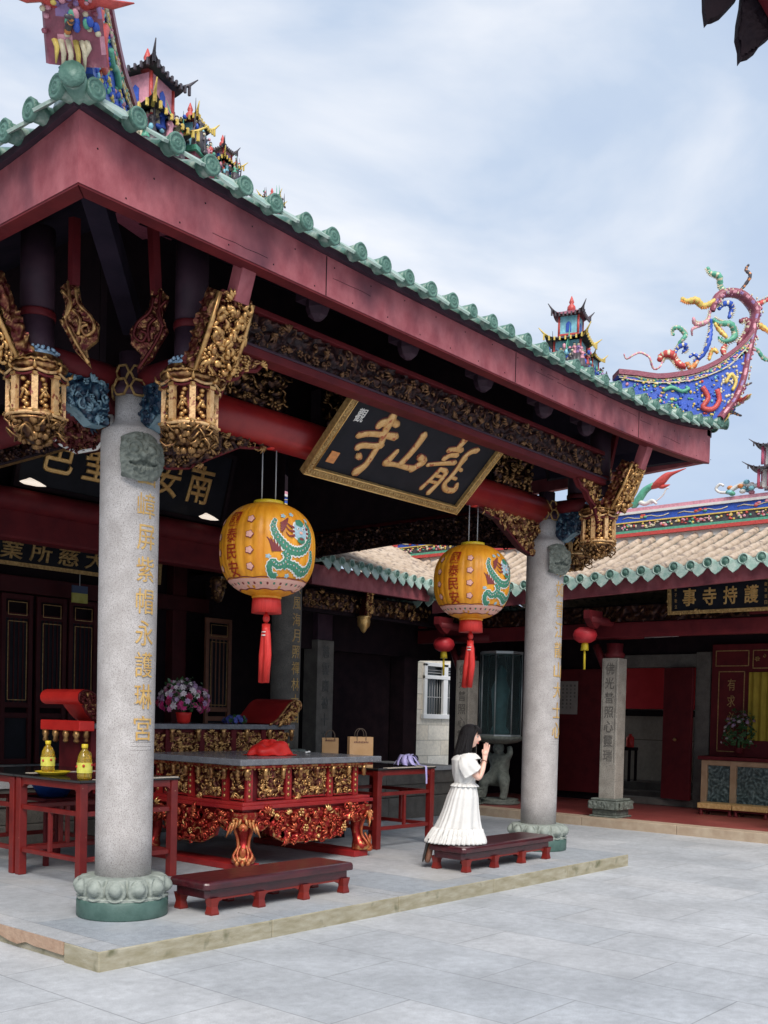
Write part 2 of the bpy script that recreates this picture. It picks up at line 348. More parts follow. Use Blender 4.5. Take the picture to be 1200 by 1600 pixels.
def char(mb, ch, x, z, w, h, depth=.01, mi=0, shear=0, slant=0, **kw):      # char relief on local XZ plane, facing -Y
    vs, fs = glyph(ch, **kw)
    mb.add([(x+a*w+shear*b*h, -c*depth/.05, z+b*h+slant*a*w) for a, b, c in vs], fs, mi)

def inside(poly, x, z):
    c = False; j = len(poly)-1
    for i in range(len(poly)):
        xi, zi = poly[i]; xj, zj = poly[j]
        if (zi > z) != (zj > z) and x < (xj-xi)*(z-zi)/(zj-zi)+xi: c = not c
        j = i
    return c
def relief(mb, w, h, seed, amp=.03, res=.014, mi=0, f=9, x0=0, z0=0, poly=None, sheet=None):
    """carved scrollwork on the local XZ plane facing -Y"""
    nu = max(4, int(w/res)); nv = max(4, int(h/res))
    def fn(u, v):
        x = x0+u*w; z = z0+v*h
        P = Vector((x*f+seed*3.1, z*f-seed*1.7, seed*.77))
        q = Vector((noise.noise(P*.6), noise.noise(P*.6+Vector((7,3,1))), 0))*1.9
        a = 1-abs(noise.noise(P+q))*3.2; b = 1-abs(noise.noise(P*2.1+q*1.4+Vector((3,9,4))))*3.4
        hgt = max(a, .0)*.75+max(b, 0)*.45
        return (x, -amp*hgt, z)
    keep = (lambda u, v: inside(poly, x0+u*w, z0+v*h)) if poly else None
    mb.grid(fn, nu, nv, mi, True, keep)
def scrolls(mb, w, h, seed, step=.08, r=.006, mi=0, x0=0, z0=0, poly=None, y=-.012, R=.035, mix=None):
    rnd = random.Random(seed); nx = max(1, int(w/step)); nz = max(1, int(h/step))
    for i in range(nx):
        for k in range(nz):
            cx = x0+(i+.5+rnd.uniform(-.3,.3))*w/nx; cz = z0+(k+.5+rnd.uniform(-.3,.3))*h/nz
            if poly and not inside(poly, cx, cz): continue
            a0 = rnd.uniform(0, 2*PI); sg = rnd.choice((-1,1)); RR = R*rnd.uniform(.6,1.35); n = 9; kind = rnd.random()
            if mix is not None: mi = rnd.choice(mix)
            if kind < .22:                                   # flower: petals round a bud
                for q in range(6):
                    a = a0+q*PI/3; mb.ball((cx+RR*.55*math.cos(a), y-.012, cz+RR*.55*math.sin(a)), (RR*.30, .010, RR*.24), 6, 4, mi)
                mb.ball((cx, y-.022, cz), RR*.25, 6, 4, mi); continue
            if kind < .50:                                   # leaf spray
                for q in range(4):
                    a = a0+(q-1.5)*.55; p2 = (cx+RR*1.5*math.cos(a), y-.004, cz+RR*1.5*math.sin(a)); pm = (cx+RR*.8*math.cos(a+.2), y-.024, cz+RR*.8*math.sin(a+.2))
                    mb.tube([(cx, y-.008, cz), pm, p2], [r*.8, r*1.7, r*.3], 5, mi)
                continue
            if kind < .66:                                   # winding stem
                mb.tube([(cx+(q/6-.5)*RR*3*math.cos(a0)-math.sin(a0)*RR*.5*math.sin(q*1.3), y-.01-.01*math.sin(q*1.7), cz+(q/6-.5)*RR*3*math.sin(a0)+math.cos(a0)*RR*.5*math.sin(q*1.3)) for q in range(7)], r*.9, 5, mi)
                continue
            pts = []
            for q in range(n):
                t = q/(n-1); rr = RR*(1-.8*t); a = a0+sg*t*rnd.uniform(4.4,5.2)
                pts.append((cx+rr*math.cos(a), y-.012*t-.01*rnd.random(), cz+rr*math.sin(a)))
            mb.tube(pts, [r*(1.3-.5*q/(n-1)) for q in range(n)], 5, mi)
            if rnd.random() < .5: mb.ball((cx, y-.02, cz), r*2.0, 6, 4, mi)
# ============================================================ SETTING
LX, LY = 5.617, 4.15
struct(MB().box(-60, 80, -60, 80, -.4, 0).build('ground', 'ground'))
PZ = .125
struct(MB().box(-.55, 5.88, -.62, 3.69, -.05, PZ).build('platform', 'platform'))
kb = MB()
xs = [-.885, .55, 1.95, 3.3, 4.6, 5.88]
for a, b in zip(xs, xs[1:]): kb.box(a+.002, b-.002, -1.0, -.624, -.05, PZ-.0005)
struct(kb.build('front_kerb', ['kerb'], bevel=.008))
kt = MB()
for a, b in zip(xs, xs[1:]): kt.box(a+.006, b-.006, -.992, -.626, PZ-.0004, PZ+.003)
struct(kt.build('kerb_top_paving', 'platform'))
kb = MB()
rnd = random.Random(3)
for y0, y1 in ((-.62, .9), (.9, 2.3), (2.3, 3.69)):
    n = 14; bot = [(y0+.004+(y1-y0-.008)*i/n, rnd.uniform(.025, .06) if i % 2 else rnd.uniform(.035, .07)) for i in range(n+1)]
    poly = [(y, z) for y, z in bot] + [(y1-.004, PZ-.001), (y0+.004, PZ-.001)]
    kb.X = Matrix(((0,-1,0,0),(1,0,0,0),(0,0,1,0),(0,0,0,1)))
    kb.prism(poly, .56, .885)
kb.X = Matrix()
struct(kb.build('side_kerb', 'brickstone'))
struct(MB().box(-.86, -.56, -.62, 3.68, -.05, .05).build('side_kerb_footing', 'kerb'))
struct(MB().box(-.876, -.56, -.618, 3.68, PZ-.0006, PZ+.003).build('side_paving', 'platform'))
# raised terrace of the main hall: courses of stone and coping
tb = MB()
for x0, x1, y0, z0, z1 in ((-6, 9.05, 3.70, -.05, .33), (-6, 9.02, 3.745, .334, .52), (-6, 9.0, 3.72, .524, .72)):
    n = 9
    for i in range(n): tb.box(x0+(x1-x0)*i/n+.003, x0+(x1-x0)*(i+1)/n-.003, y0, 4.6, z0, z1)
struct(tb.build('terrace_edge', 'granite_dark', bevel=.01))
struct(MB().box(-6, 9.03, 3.69, 12.5, .724, .79).build('terrace', 'platform'))
struct(MB().box(9.26, 14.6, -9, 5.2, -.05, .128).build('side_hall_floor', 'redfloor'))
kb = MB()
for i in range(9): kb.box(9.22, 9.52, -9+i*1.5+.003, -7.5+i*1.5-.003, -.05, .131)
struct(kb.build('side_hall_kerb', mat('tan_kerb_stone', (.36,.27,.19), (.46,.37,.27), 5, .8, bump=.5, bscale=50), bevel=.008))

# ============================================================ PAVILION
def smooth_path(p, k=4):
    out = []
    for i in range(len(p)-1):
        p0 = p[max(i-1,0)]; p1 = p[i]; p2 = p[i+1]; p3 = p[min(i+2, len(p)-1)]
        for q in range(k):
            t = q/k
            out.append(tuple(.5*((2*b)+(-a+c)*t+(2*a-5*b+4*c-d)*t*t+(-a+3*b-3*c+d)*t**3) for a, b, c, d in zip(p0, p1, p2, p3)))
    out.append(tuple(p[-1])); return out
pav = thing('temple_pavilion', 'open pavilion with pink red eaves, green tiles and four stone columns', 'pavilion')
COUPLETS = ['山嶂屏紫帽永護琳宮', '水如晉江龍山大士心', '天風海月照禪林大自', '雲水法雨慈航普濟門']
def cyl_text(mb, chars, r, az, ztop, dz, w, h, n0=0, taper=None):
    for i, ch in enumerate(chars):
        vs, fs = glyph(ch, ext=.04, bev=0.0, off=.0)
        vs, fs = subdiv([(a*w, b*h, c) for a, b, c in vs], fs, .035)
        zc = ztop-i*dz; out = []
        for a, b, c in vs:
            rr = r + .004 + c*.06; t = az + a/r
            out.append((rr*math.cos(t), rr*math.sin(t), zc+b))
        mb.add(out, fs, 0)
def lotus_base(mb):
    n = 96; nz = 18; NP = 12
    def fn(u, v):
        t = u*2*PI; z = .162*v; ph = (t*NP/(2*PI)) % 1; d = abs(ph-.5)*2
        env = .345-.012*v if v < .12 else (.30+.040*math.sin(PI*min(1, (v-.12)/.88*.75+.18)))
        if v > .93: env = .33-1.9*(v-.93)
        egg = max(0, 1-(d/.56)**2-((v-.55)/.36)**2)
        rim = max(0, 1-abs((d/.9)**2+((v-.50)/.46)**2-1)*3.2)
        notch = -.028*max(0, d-.82)/.18*(1 if v > .15 else .3)
        r = env - .012 + .050*math.sqrt(egg) + .018*rim + notch*1.5
        return (r*math.cos(t), r*math.sin(t), z)
    mb.grid(fn, n*2, nz*2)
def lion_mask(parent, r, z):
    mb = MB()
    def fn(u, v):
        a = (u-.5)*2; b = (v-.5)*2; rr = math.sqrt(a*a+b*b)
        x = a*.14*math.sqrt(max(0, 1-b*b*.35)); zz = b*.165*math.sqrt(max(0, 1-a*a*.35))
        h = max(0, 1-(abs(a)**2.6+abs(b)**2.6)*.55)**.6*.12
        P = Vector((x*30, zz*30, 4)); h += (1-abs(noise.noise(P))*3)*.012
        for ex in (-.4, .4):
            d = math.hypot(a-ex, b-.25); h += .03*max(0, 1-(d/.2)**2); h += .022*max(0, 1-abs(d-.3)/.09)
        d = math.hypot(a*1.2, (b+.02)*1.4); h += .045*max(0, 1-(d/.28)**2)
        if abs(a) < .62 and -.42 < b < -.24+.05*math.cos(a*6): h -= .035
        for k in range(7):
            d = math.hypot(a-(k-3)*.2, b+.62-.05*abs(k-3)); h += .022*max(0, 1-(d/.11)**2)
        for ex in (-.85, .85):
            d = math.hypot(a-ex, b-.55); h += .03*max(0, 1-(d/.2)**2)
        return (x, -h, zz)
    mb.grid(fn, 60, 64)
    o = mb.build('lion_mask', 'mask', parent); az_ = -PI/2-.30; o.location = ((r-.02)*math.cos(az_), (r-.02)*math.sin(az_), z); o.rotation_euler = (rad(-4), 0, -.30); o.scale = (1.14, .8, 1.04); return o
COLS = [(-.07, -.097), (LX-.10, -.063), (LX, LY), (0, LY)]
base_h = MB().lathe([(.315,0),(.32,.01),(.32,.115),(.312,.128),(.0,.13)], 64).build('column_plinth', 'plinth')
for i, (cx, cy) in enumerate(COLS):
    c = empty('column', pav, (cx, cy, 0))
    z0 = PZ if cy < 1 else .79
    sh = MB()
    prof = [(.196, z0+.22), (.199, z0+.6), (.203, 2.0), (.206, 2.9), (.207, 3.50), (.204, 3.54), (.16, 3.57), (.118, 3.61), (.112, 3.66), (.112, 3.80)]
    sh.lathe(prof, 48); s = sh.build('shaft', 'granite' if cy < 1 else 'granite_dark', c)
    if i == 0: pl = base_h; pl.parent = c
    else:
        pl = base_h.copy(); col.objects.link(pl); pl.parent = c
    pl.location = (0, 0, z0)
    if i == 0:
        lb = MB(); lotus_base(lb); lot = lb.build('lotus_base', 'lotus', c)
    else:
        lot = lot.copy(); col.objects.link(lot); lot.parent = c
    lot.location = (0, 0, z0+.128); lot.scale = (.93, .93, 1)
    it = MB(); zt = 3.235 if cy < 1 else 3.3
    cyl_text(it, COUPLETS[i], .203, -PI/2, zt, .222, .145, .175)
    it.build('inscription', mat('faded_gilt_inscription', (.44,.25,.06), (.60,.40,.14), 18, .5, c3=(.33,.30,.27), s3=40, lo3=.58, hi3=.68), c)
    fr = MB()                          # engraved border under the inscription
    for dz in (0, -.03, -.055):
        fr.tube([(.2005*math.cos(-PI/2+t), .2005*math.sin(-PI/2+t), 1.36+dz) for t in [(-.45+.09*k) for k in range(11)]], .0016, 4)
    if cy < 1: fr.build('engraved_border', 'granite_dark', c)
    if cy < 1: lion_mask(c, .205, 3.33)
    cp = MB()
    for k in range(6):                 # little stacked hexagon brackets on the neck
        t = 2*PI*k/6+.3
        for rr, zz, sz in ((.125, 3.84, .062), (.105, 3.945, .055)):
            cp.tube([(rr*math.cos(t)+sz*math.cos(a)*-math.sin(t), rr*math.sin(t)+sz*math.cos(a)*math.cos(t), zz+sz*math.sin(a)) for a in [PI/3*q for q in range(7)]], .009, 5, 0, False)
    cp.lathe([(.118,3.79),(.135,3.80),(.135,3.83),(.12,3.85),(.09,3.9),(.09,4.1)], 12, mi=1)
    cp.build('capital', ['oldgold', 'purple'], c)

M['signgold2'] = mat('pale_rubbed_gold', (.55,.31,.13), (.72,.47,.22), 26, .45, metal=.25, bump=.4, bscale=60, c3=(.22,.05,.03), s3=24, lo3=.58, hi3=.66)
# --- roof and eaves
EX0, EX1, EY0, EY1 = -1.32, 6.94, -1.32, 4.6
def etop(x):
    t = (x-2.8)/4.13
    return 4.715 + (.13 if t < 0 else .21)*abs(t)**4
def ebot(x):
    t = max(0, (x-3.2)/3.74); return 4.44+.10*t**3
def etop_y(y):          # left and right sides: lifts towards the front corner
    t = max(0, min(1, (2.8-y)/4.12)); return 4.715+.13*t**4
def slope(d): return .40*d + .035*d*d
def roof_z(x, y):
    dx0, dx1, dy0, dy1 = x-EX0, EX1-x, y-EY0, 9.9-y
    d = min(dx0, dx1, dy0)
    base = etop(x) if dy0 <= min(dx0, dx1)+.001 else (etop_y(y) if dx0 < dx1 else etop_y(y)+(.08 if y < 1 else 0)*max(0, (1-y)/2.3))
    lift = base-4.715
    return 4.715 + lift*max(0, 1-d/1.6) + slope(d) + .032
rf = MB()
rf.grid(lambda u, v: (EX0+u*(EX1-EX0), EY0+v*(EY1-EY0), roof_z(EX0+u*(EX1-EX0), EY0+v*(EY1-EY0))), 84, 60)
roof = rf.build('roof', 'greytile', pav, solid=.05)
ct = MB(); dt = MB()
SP = .262
def rafter_line(f, length, side):
    n = max(3, int(length/.2)); return [f(length*i/n) for i in range(n+1)]
n = int((EX1-EX0)/SP)
for i in range(n+1):
    x = EX0+.02+i*(EX1-EX0-.04)/n+rnd.uniform(-.008, .008)
    L = min(x-EX0, EX1-x, 3.4)
    pts = [(x, EY0-.13, roof_z(x, EY0)+.022)] + [(x, EY0+d, roof_z(x, EY0+d)+.03) for d in [k*.2 for k in range(int(max(L,.2)/.2)+1)]]
    ct.tube(pts, .054, 10, 0, True)
    c = Vector(pts[0])
    ct.lathe([(.071,0),(.073,.008),(.060,.012),(.056,.006),(.040,.006),(.036,.011),(.024,.011),(.018,.004),(.010,.012),(0.001,.012)], 14, mi=1, c=(0,0,0)) if False else None
    ct.X = T(*c) @ RX(PI/2+rnd.uniform(-.06,.06)) @ RY(rnd.uniform(-.06,.06)) @ Matrix.Scale(rnd.uniform(.84,.94), 4)
    ct.lathe([(.064,-.02),(.066,.006),(.054,.012),(.049,.004),(.037,.004),(.031,.011),(.020,.011),(.015,.004),(.007,.012),(.001,.012)], 16, mi=1, caps=False)
    ct.X = Matrix()
    if i < n:                                         # drip tile: a pointed tongue leaning outwards
        xm = x+(EX1-EX0-.04)/n/2; z = etop(xm)+.078
        dt.X = T(xm, EY0-.06, z) @ RX(rad(-50+rnd.uniform(-5,5))) @ RY(rnd.uniform(-.05,.05))
        dt.prism([(-.105,0),(-.10,-.05),(-.06,-.115),(0,-.165),(.06,-.115),(.10,-.05),(.105,0),(.05,.012),(-.05,.012)], -.008, .008)
        dt.X = Matrix()
for sgn, X in ((-1, EX0), (1, EX1)):
    m = int((EY1-EY0)/SP)
    for i in range(m+1):
        y = EY0+.02+i*SP
        L = min(y-EY0, 3.4)
        pts = [(X+sgn*.13, y, roof_z(X, y)+.022)] + [(X-sgn*d, y, roof_z(X-sgn*d, y)+.03) for d in [k*.2 for k in range(int(max(L,.2)/.2)+1)]]
        ct.tube(pts, .054, 10, 0, True)
        ct.X = T(*pts[0]) @ RY(sgn*PI/2)
        ct.lathe([(.064,-.02),(.066,.006),(.054,.012),(.049,.004),(.037,.004),(.031,.011),(.020,.011),(.015,.004),(.007,.012),(.001,.012)], 16, mi=1, caps=False)
        ct.X = T(X+sgn*.06, y+SP/2, roof_z(X, y+SP/2)+.04) @ RZ(-sgn*-PI/2) @ RX(rad(-50))
        dt.X = ct.X; ct.X = Matrix()
        dt.prism([(-.105,0),(-.10,-.05),(-.06,-.115),(0,-.165),(.06,-.115),(.10,-.05),(.105,0),(.05,.012),(-.05,.012)], -.008, .008); dt.X = Matrix()
# corner tile on each tip
for X, sg in ((EX0, -1), (EX1, 1)):
    p = Vector((X, EY0, roof_z(X, EY0)+.02)); dv = Vector((sg, -1, .1)).normalized()
    ct.tube([p+dv*.17, p-dv*.3+Vector((0,0,.05)), p-dv*.9+Vector((0,0,.22))], .066, 12, 0)
    ct.tube([p+dv*.172, p+dv*.19], .070, 12, 1)
M['tiledisc'] = mat('dark_green_medallion', (.05,.13,.10), (.11,.22,.175), 20, .45, bump=.5, bscale=70)
ct.build('cover_tiles', ['greentile', 'tiledisc'], roof)
dt.build('drip_tiles', 'paledrip', roof)
# fascia boards with a thick lower edge
def fascia(mb, P, top, bot, th):                     # P: list of plan points on the outer face with inward normals
    k = len(P); vs = []
    for (x, y, nx, ny), t, b in zip(P, top, bot):
        vs += [(x,y,b),(x,y,t),(x+nx*th,y+ny*th,t),(x+nx*th,y+ny*th,b)]
    fs = [(0,1,2,3), tuple((k-1)*4+j for j in (3,2,1,0))]
    for i in range(k-1):
        for j in range(4):
            j2 = (j+1)%4; fs.append((i*4+j, (i+1)*4+j, (i+1)*4+j2, i*4+j2))
    mb.add(vs, fs)
fb = MB(); K = 40; px = [EX0+(EX1-EX0)*i/K for i in range(K+1)]
fascia(fb, [(x, EY0, (.09 if i == 0 else (-.09 if i == K else 0))/.09, 1) for i, x in enumerate(px)], [etop(x)-.015 for x in px], [ebot(x) for x in px], .085)
py = [EY0+(EY1-EY0)*i/24 for i in range(25)]
fascia(fb, [(EX0, y, 1, 1 if i == 0 else 0) for i, y in enumerate(py)], [etop_y(y)-.015 for y in py], [4.44 for y in py], .085)
fascia(fb, [(EX1, y, -1, 1 if i == 0 else 0) for i, y in enumerate(py)], [etop_y(y)-.015+.08*max(0, (1-y)/2.3) for y in py], [4.44+.10*max(0, (1-y)/2.3) for y in py], .085)
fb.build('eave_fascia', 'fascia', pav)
eb = MB()                                             # dark board and mortar between fascia and tiles
fascia(eb, [(x, EY0-.035, 0, 1) for x in px], [etop(x)+.034 for x in px], [etop(x)-.012 for x in px], .12)
fascia(eb, [(EX0-.035, y, 1, 0) for y in py], [etop_y(y)+.034 for y in py], [etop_y(y)-.012 for y in py], .12)
fascia(eb, [(EX1+.035, y, -1, 0) for y in py], [etop_y(y)+.06 for y in py], [etop_y(y)-.012 for y in py], .12)
eb.build('eave_board', 'purple', pav)
jb = MB()                                             # joints, nail heads and a crack or two in the long boards
for x in (.62, 2.95, 5.2): jb.box(x-.004, x+.004, EY0-.002, EY0+.01, ebot(x)+.002, etop(x)-.02)
for y in (.4, 2.3): jb.box(EX0-.002, EX0+.01, y-.004, y+.004, 4.442, etop_y(y)-.02)
for k in range(44):
    x = EX0+.12+k*.19; jb.ball((x, EY0, ebot(x)+(.04 if k % 2 else .22)+rnd.uniform(-.01,.01)), (.006,.003,.006), 6, 4)
for k in range(9):
    x = rnd.uniform(EX0+.3, EX1-1); z = rnd.uniform(.05, .22)+ebot(x); L_ = rnd.uniform(.15, .5)
    jb.tube([(x+L_*q/5, EY0-.0005, z+rnd.uniform(-.004,.004)) for q in range(6)], .0016, 4)
jb.build('board_joints', 'dark', pav)
ub = MB(); fascia(ub, [(x, EY0+.004, (.09 if i == 0 else (-.09 if i == K else 0))/.09, 1) for i, x in enumerate(px)], [ebot(x)-.001 for x in px], [ebot(x)-.014 for x in px], .10)
fascia(ub, [(EX0+.004, y, 1, 1 if i == 0 else 0) for i, y in enumerate(py)], [4.439 for y in py], [4.426 for y in py], .10)
ub.build('lower_batten', 'darkred', pav)
# under-eave soffit boards and rafters
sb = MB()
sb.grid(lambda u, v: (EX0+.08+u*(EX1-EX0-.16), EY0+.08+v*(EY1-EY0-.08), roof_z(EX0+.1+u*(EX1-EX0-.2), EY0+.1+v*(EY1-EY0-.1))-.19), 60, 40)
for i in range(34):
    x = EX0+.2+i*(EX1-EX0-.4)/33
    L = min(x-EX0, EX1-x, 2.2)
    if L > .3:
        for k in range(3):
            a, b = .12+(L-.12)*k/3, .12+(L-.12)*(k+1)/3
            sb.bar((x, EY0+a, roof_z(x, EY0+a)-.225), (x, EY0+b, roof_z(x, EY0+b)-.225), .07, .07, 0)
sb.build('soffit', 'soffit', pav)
# beams
bm_ = MB()
bm_.tube([(.12, 0, 3.90), (LX-.12, 0, 3.90)], .155, 20, 0)
bm_.build('round_beam', 'red', pav)
b2 = MB(); b2.tube([(0, .1, 3.86), (0, LY, 3.86)], .13, 16); b2.build('round_beam', 'darkred', pav)
b2 = MB(); b2.tube([(LX, .1, 3.90), (LX, LY, 3.90)], .13, 16); b2.build('round_beam', 'darkred', pav)
b2 = MB(); b2.box(.2, LX-.2, LY-.12, LY+.12, 3.38, 3.92); b2.tube([(.2, LY-.1, 3.80),(LX-.2, LY-.1, 3.80)], .13, 12); b2.build('back_beam', 'darkred', pav, bevel=.03)
# stubs of round beams sticking out at the corner capitals
for cx, sg in ((0, -1), (LX, 1)):
    b2 = MB(); b2.tube([(cx-sg*.0, 0, 3.93), (cx+sg*.70, 0, 3.93)], .085, 14); b2.tube([(cx, 0, 3.93), (cx, -.66, 3.93)], .085, 14)
    b2.build('corner_beam', 'darkred', pav)
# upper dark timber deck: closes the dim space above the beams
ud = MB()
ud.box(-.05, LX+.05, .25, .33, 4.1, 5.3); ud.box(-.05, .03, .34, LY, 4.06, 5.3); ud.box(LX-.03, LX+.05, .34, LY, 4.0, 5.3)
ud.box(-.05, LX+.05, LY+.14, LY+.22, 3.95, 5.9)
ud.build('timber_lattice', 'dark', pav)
# bracket clusters on the beam
for k, (x0, x1, z0, z1, sd) in enumerate(((.62, 1.45, 4.04, 4.34, 1), (1.9, 2.7, 4.04, 4.36, 2), (3.1, 3.8, 4.04, 4.36, 3), (4.45, 5.15, 4.04, 4.38, 4))):
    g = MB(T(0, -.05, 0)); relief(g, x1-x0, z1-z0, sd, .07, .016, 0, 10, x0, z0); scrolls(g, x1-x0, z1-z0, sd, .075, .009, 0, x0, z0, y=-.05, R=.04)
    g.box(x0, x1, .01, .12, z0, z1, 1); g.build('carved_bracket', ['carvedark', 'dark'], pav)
# hanging posts, lanterns, slanting carved brackets: on both faces of both front corners
def post_set(px_, py_, rz, parent):
    """local frame: post at origin, column lies behind (+Y), eave in front (-Y)"""
    root = empty('hanging_post', parent, (px_, py_, 0), rz)
    a = MB(); a.lathe([(.112,3.86),(.112,4.16)], 20); a.lathe([(.118,4.16),(.122,4.17),(.122,4.20),(.118,4.21)], 20, mi=1); a.lathe([(.112,4.21),(.112,4.75)], 20)
    a.build('post', ['purple', 'darkred'], root)
    c = MB()                                          # carved lantern basket
    c.lathe([(.155,3.50),(.165,3.53),(.15,3.55),(.13,3.56),(.13,3.78),(.17,3.80),(.195,3.82),(.185,3.845),(.165,3.86),(.165,3.90),(.12,3.915)], 48, fn=lambda t, v: 1+.03*math.cos(t*8))
    for k in range(8):
        t = 2*PI*k/8+.2; r = .176
        c.bar((r*math.cos(t), r*math.sin(t), 3.50), (r*math.cos(t), r*math.sin(t), 3.765), .040, .030, 1, up=(math.cos(t), math.sin(t), 0))
        c.box(r*math.cos(t)-.024, r*math.cos(t)+.024, r*math.sin(t)-.024, r*math.sin(t)+.024, 3.745, 3.765, 0); c.box(r*math.cos(t)-.024, r*math.cos(t)+.024, r*math.sin(t)-.024, r*math.sin(t)+.024, 3.51, 3.525, 0)
        c.tube([(.20*math.cos(t), .20*math.sin(t), 3.79), (.225*math.cos(t), .225*math.sin(t), 3.80), (.235*math.cos(t), .235*math.sin(t), 3.83)], [.016,.012,.004], 5, 0)
        t2 = t+PI/4
        c.tube([(.198*math.cos(t+PI/4*q/6), .198*math.sin(t+PI/4*q/6), 3.79-.022*math.sin(PI*q/6)) for q in range(7)], .010, 5, 1)
        c.tube([(.190*math.cos(t+PI/4*q/6), .190*math.sin(t+PI/4*q/6), 3.765-.02*math.sin(PI*q/6)) for q in range(7)], .008, 5, 2)
        c.tube([(.195*math.cos(t+PI/4*q/6), .195*math.sin(t+PI/4*q/6), 3.845+.008*(q % 2)) for q in range(7)], .010, 5, 0)
        t += PI/8
        for q in range(9):
            z = 3.535+.024*q; a_ = t+.10*math.sin(q*2.1+k); rr = .150+.014*math.sin(q*1.7)
            c.ball((rr*math.cos(a_), rr*math.sin(a_), z), (.020,.020,.017), 6, 4, 0)
        c.tube([(.16*math.cos(t-.2), .16*math.sin(t-.2), 3.60), (.17*math.cos(t), .17*math.sin(t), 3.66), (.16*math.cos(t+.2), .16*math.sin(t+.2), 3.62)], .010, 5, 0)
        c.tube([(.13*math.cos(t-.25), .13*math.sin(t-.25), 3.86), (.16*math.cos(t), .16*math.sin(t), 3.875), (.13*math.cos(t+.25), .13*math.sin(t+.25), 3.86)], .016, 6, 0)
    c.tube([(.185*math.cos(a_), .185*math.sin(a_), 3.505) for a_ in [2*PI*j/32 for j in range(33)]], .013, 6, 1)
    c.tube([(.178*math.cos(a_), .178*math.sin(a_), 3.478) for a_ in [2*PI*j/32 for j in range(33)]], .008, 6, 0)
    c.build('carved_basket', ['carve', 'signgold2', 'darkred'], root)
    b = MB(T(0,0,0)); b.lathe([(.10,3.895),(.135,3.90),(.135,3.93),(.10,3.95)], 24)
    for k in range(22):
        t = 2*PI*k/22; b.ball((.14*math.cos(t), .14*math.sin(t), 3.935+.008*(k%2)), .013, 6, 4)
        b.ball((.12*math.cos(t+.1), .12*math.sin(t+.1), 3.955), .011, 6, 4)
    b.build('bead_ring', 'bead', root)
    u = MB()                                          # drooping carved flowers under the basket
    rn = random.Random(int(px_*10+py_*7+5))
    u.lathe([(.02,3.34),(.07,3.37),(.12,3.43),(.16,3.49),(.15,3.51)], 18)
    for k in range(70):
        t = rn.uniform(0, 2*PI); zz = rn.uniform(3.34, 3.5); r = .07+.11*(zz-3.34)/.16
        u.ball((r*math.cos(t), r*math.sin(t), zz), rn.uniform(.014, .03), 6, 4)
    for k in range(26):
        t = rn.uniform(0, 2*PI); zz = rn.uniform(3.38, 3.5); pts = []
        for q in range(6):
            a_ = t+q*.13; r = .15+.05*math.sin(q*.9); pts.append((r*math.cos(a_), r*math.sin(a_), zz+.03*math.sin(q*1.3+k)))
        u.tube(pts, .007, 5)
    u.build('carved_flowers', 'carvedark', root)
    # slanting openwork bracket leaning out to the eave
    p0 = Vector((0, -.20, 3.84)); p1 = Vector((0, -.43, 4.29)); up = (p1-p0).normalized()
    X = plane_m(p0, (1,0,0), up)
    s = MB(X); Lb = (p1-p0).length
    s.box(-.135, .135, .02, .10, .0, Lb); relief(s, .29, Lb+.02, int(px_*3+11), .06, .009, 0, 15, -.145, 0)
    scrolls(s, .26, Lb, int(px_*3+4), .055, .012, 1, -.13, .0, y=-.045, R=.038)
    for sx in (-1, 1):
        s.tube([(sx*.14, -.03, 0), (sx*.145, -.05, Lb*.5), (sx*.14, -.03, Lb)], .018, 6, 1)
        s.X = X @ T(sx*.135, .05, 0) @ RZ(sx*PI/2); relief(s, .12, Lb, 5+sx, .03, .012, 0, 15, -.06, 0); s.X = X
    rn = random.Random(7)
    for k in range(26):
        bx, bz = rn.uniform(-.11,.11), rn.uniform(.03, Lb-.03); pts = []; a0 = rn.uniform(0, 6.28)
        for q in range(6): pts.append((bx+.05*(q/5)*math.cos(a0+q*.5), -.065-.02*math.sin(q*.7), bz+.06*(q/5)*math.sin(a0+q*.5)))
        s.tube(pts, [.006,.013,.017,.015,.010,.004], 6, 1)
    for k in range(7): s.ball((rn.uniform(-.10,.10), -.07, rn.uniform(.05, Lb-.04)), (.022,.02,.03), 8, 6, 1)
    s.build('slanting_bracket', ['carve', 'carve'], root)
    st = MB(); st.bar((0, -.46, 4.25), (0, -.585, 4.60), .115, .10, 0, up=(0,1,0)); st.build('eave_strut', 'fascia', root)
    bl = MB(RZ(PI/2) @ T(0, 0, 0))                    # blue cloud bracket back to the column
    poly = [(.50,-.0),(.10,0),(.10,.30),(.22,.28),(.34,.22),(.52,.16)]
    bl.X = Matrix(((0,1,0,0),(1,0,0,0),(0,0,1,0),(0,0,0,1))) @ T(0,0,3.56)
    bl.prism([(.52,.0),(.40,-.01),(.30,.06),(.10,.12),(.10,.30),(.52,.30)], -.05, .05)
    for sd in (-1, 1):
        bl.X = Matrix(((0,1 if sd<0 else -1,0,0),(1,0,0,0),(0,0,1,0),(0,0,0,1))) @ T(0, -.05, 3.56)
        relief(bl, .42, .30, 5+sd, .035, .012, 0, 12, .10, 0, poly=[(.52,.0),(.40,-.01),(.30,.06),(.10,.12),(.10,.30),(.52,.30)])
        scrolls(bl, .42, .30, 3+sd, .07, .007, 0, .10, 0, poly=[(.52,.0),(.40,-.01),(.30,.06),(.10,.12),(.10,.30),(.52,.30)])
    bl.build('cloud_bracket', 'carveblue', root)
    return root
post_set(0, -.66, 0, pav); post_set(LX, -.66, 0, pav)
post_set(-.76, 0, -PI/2, pav); post_set(LX+.66, 0, PI/2, pav)
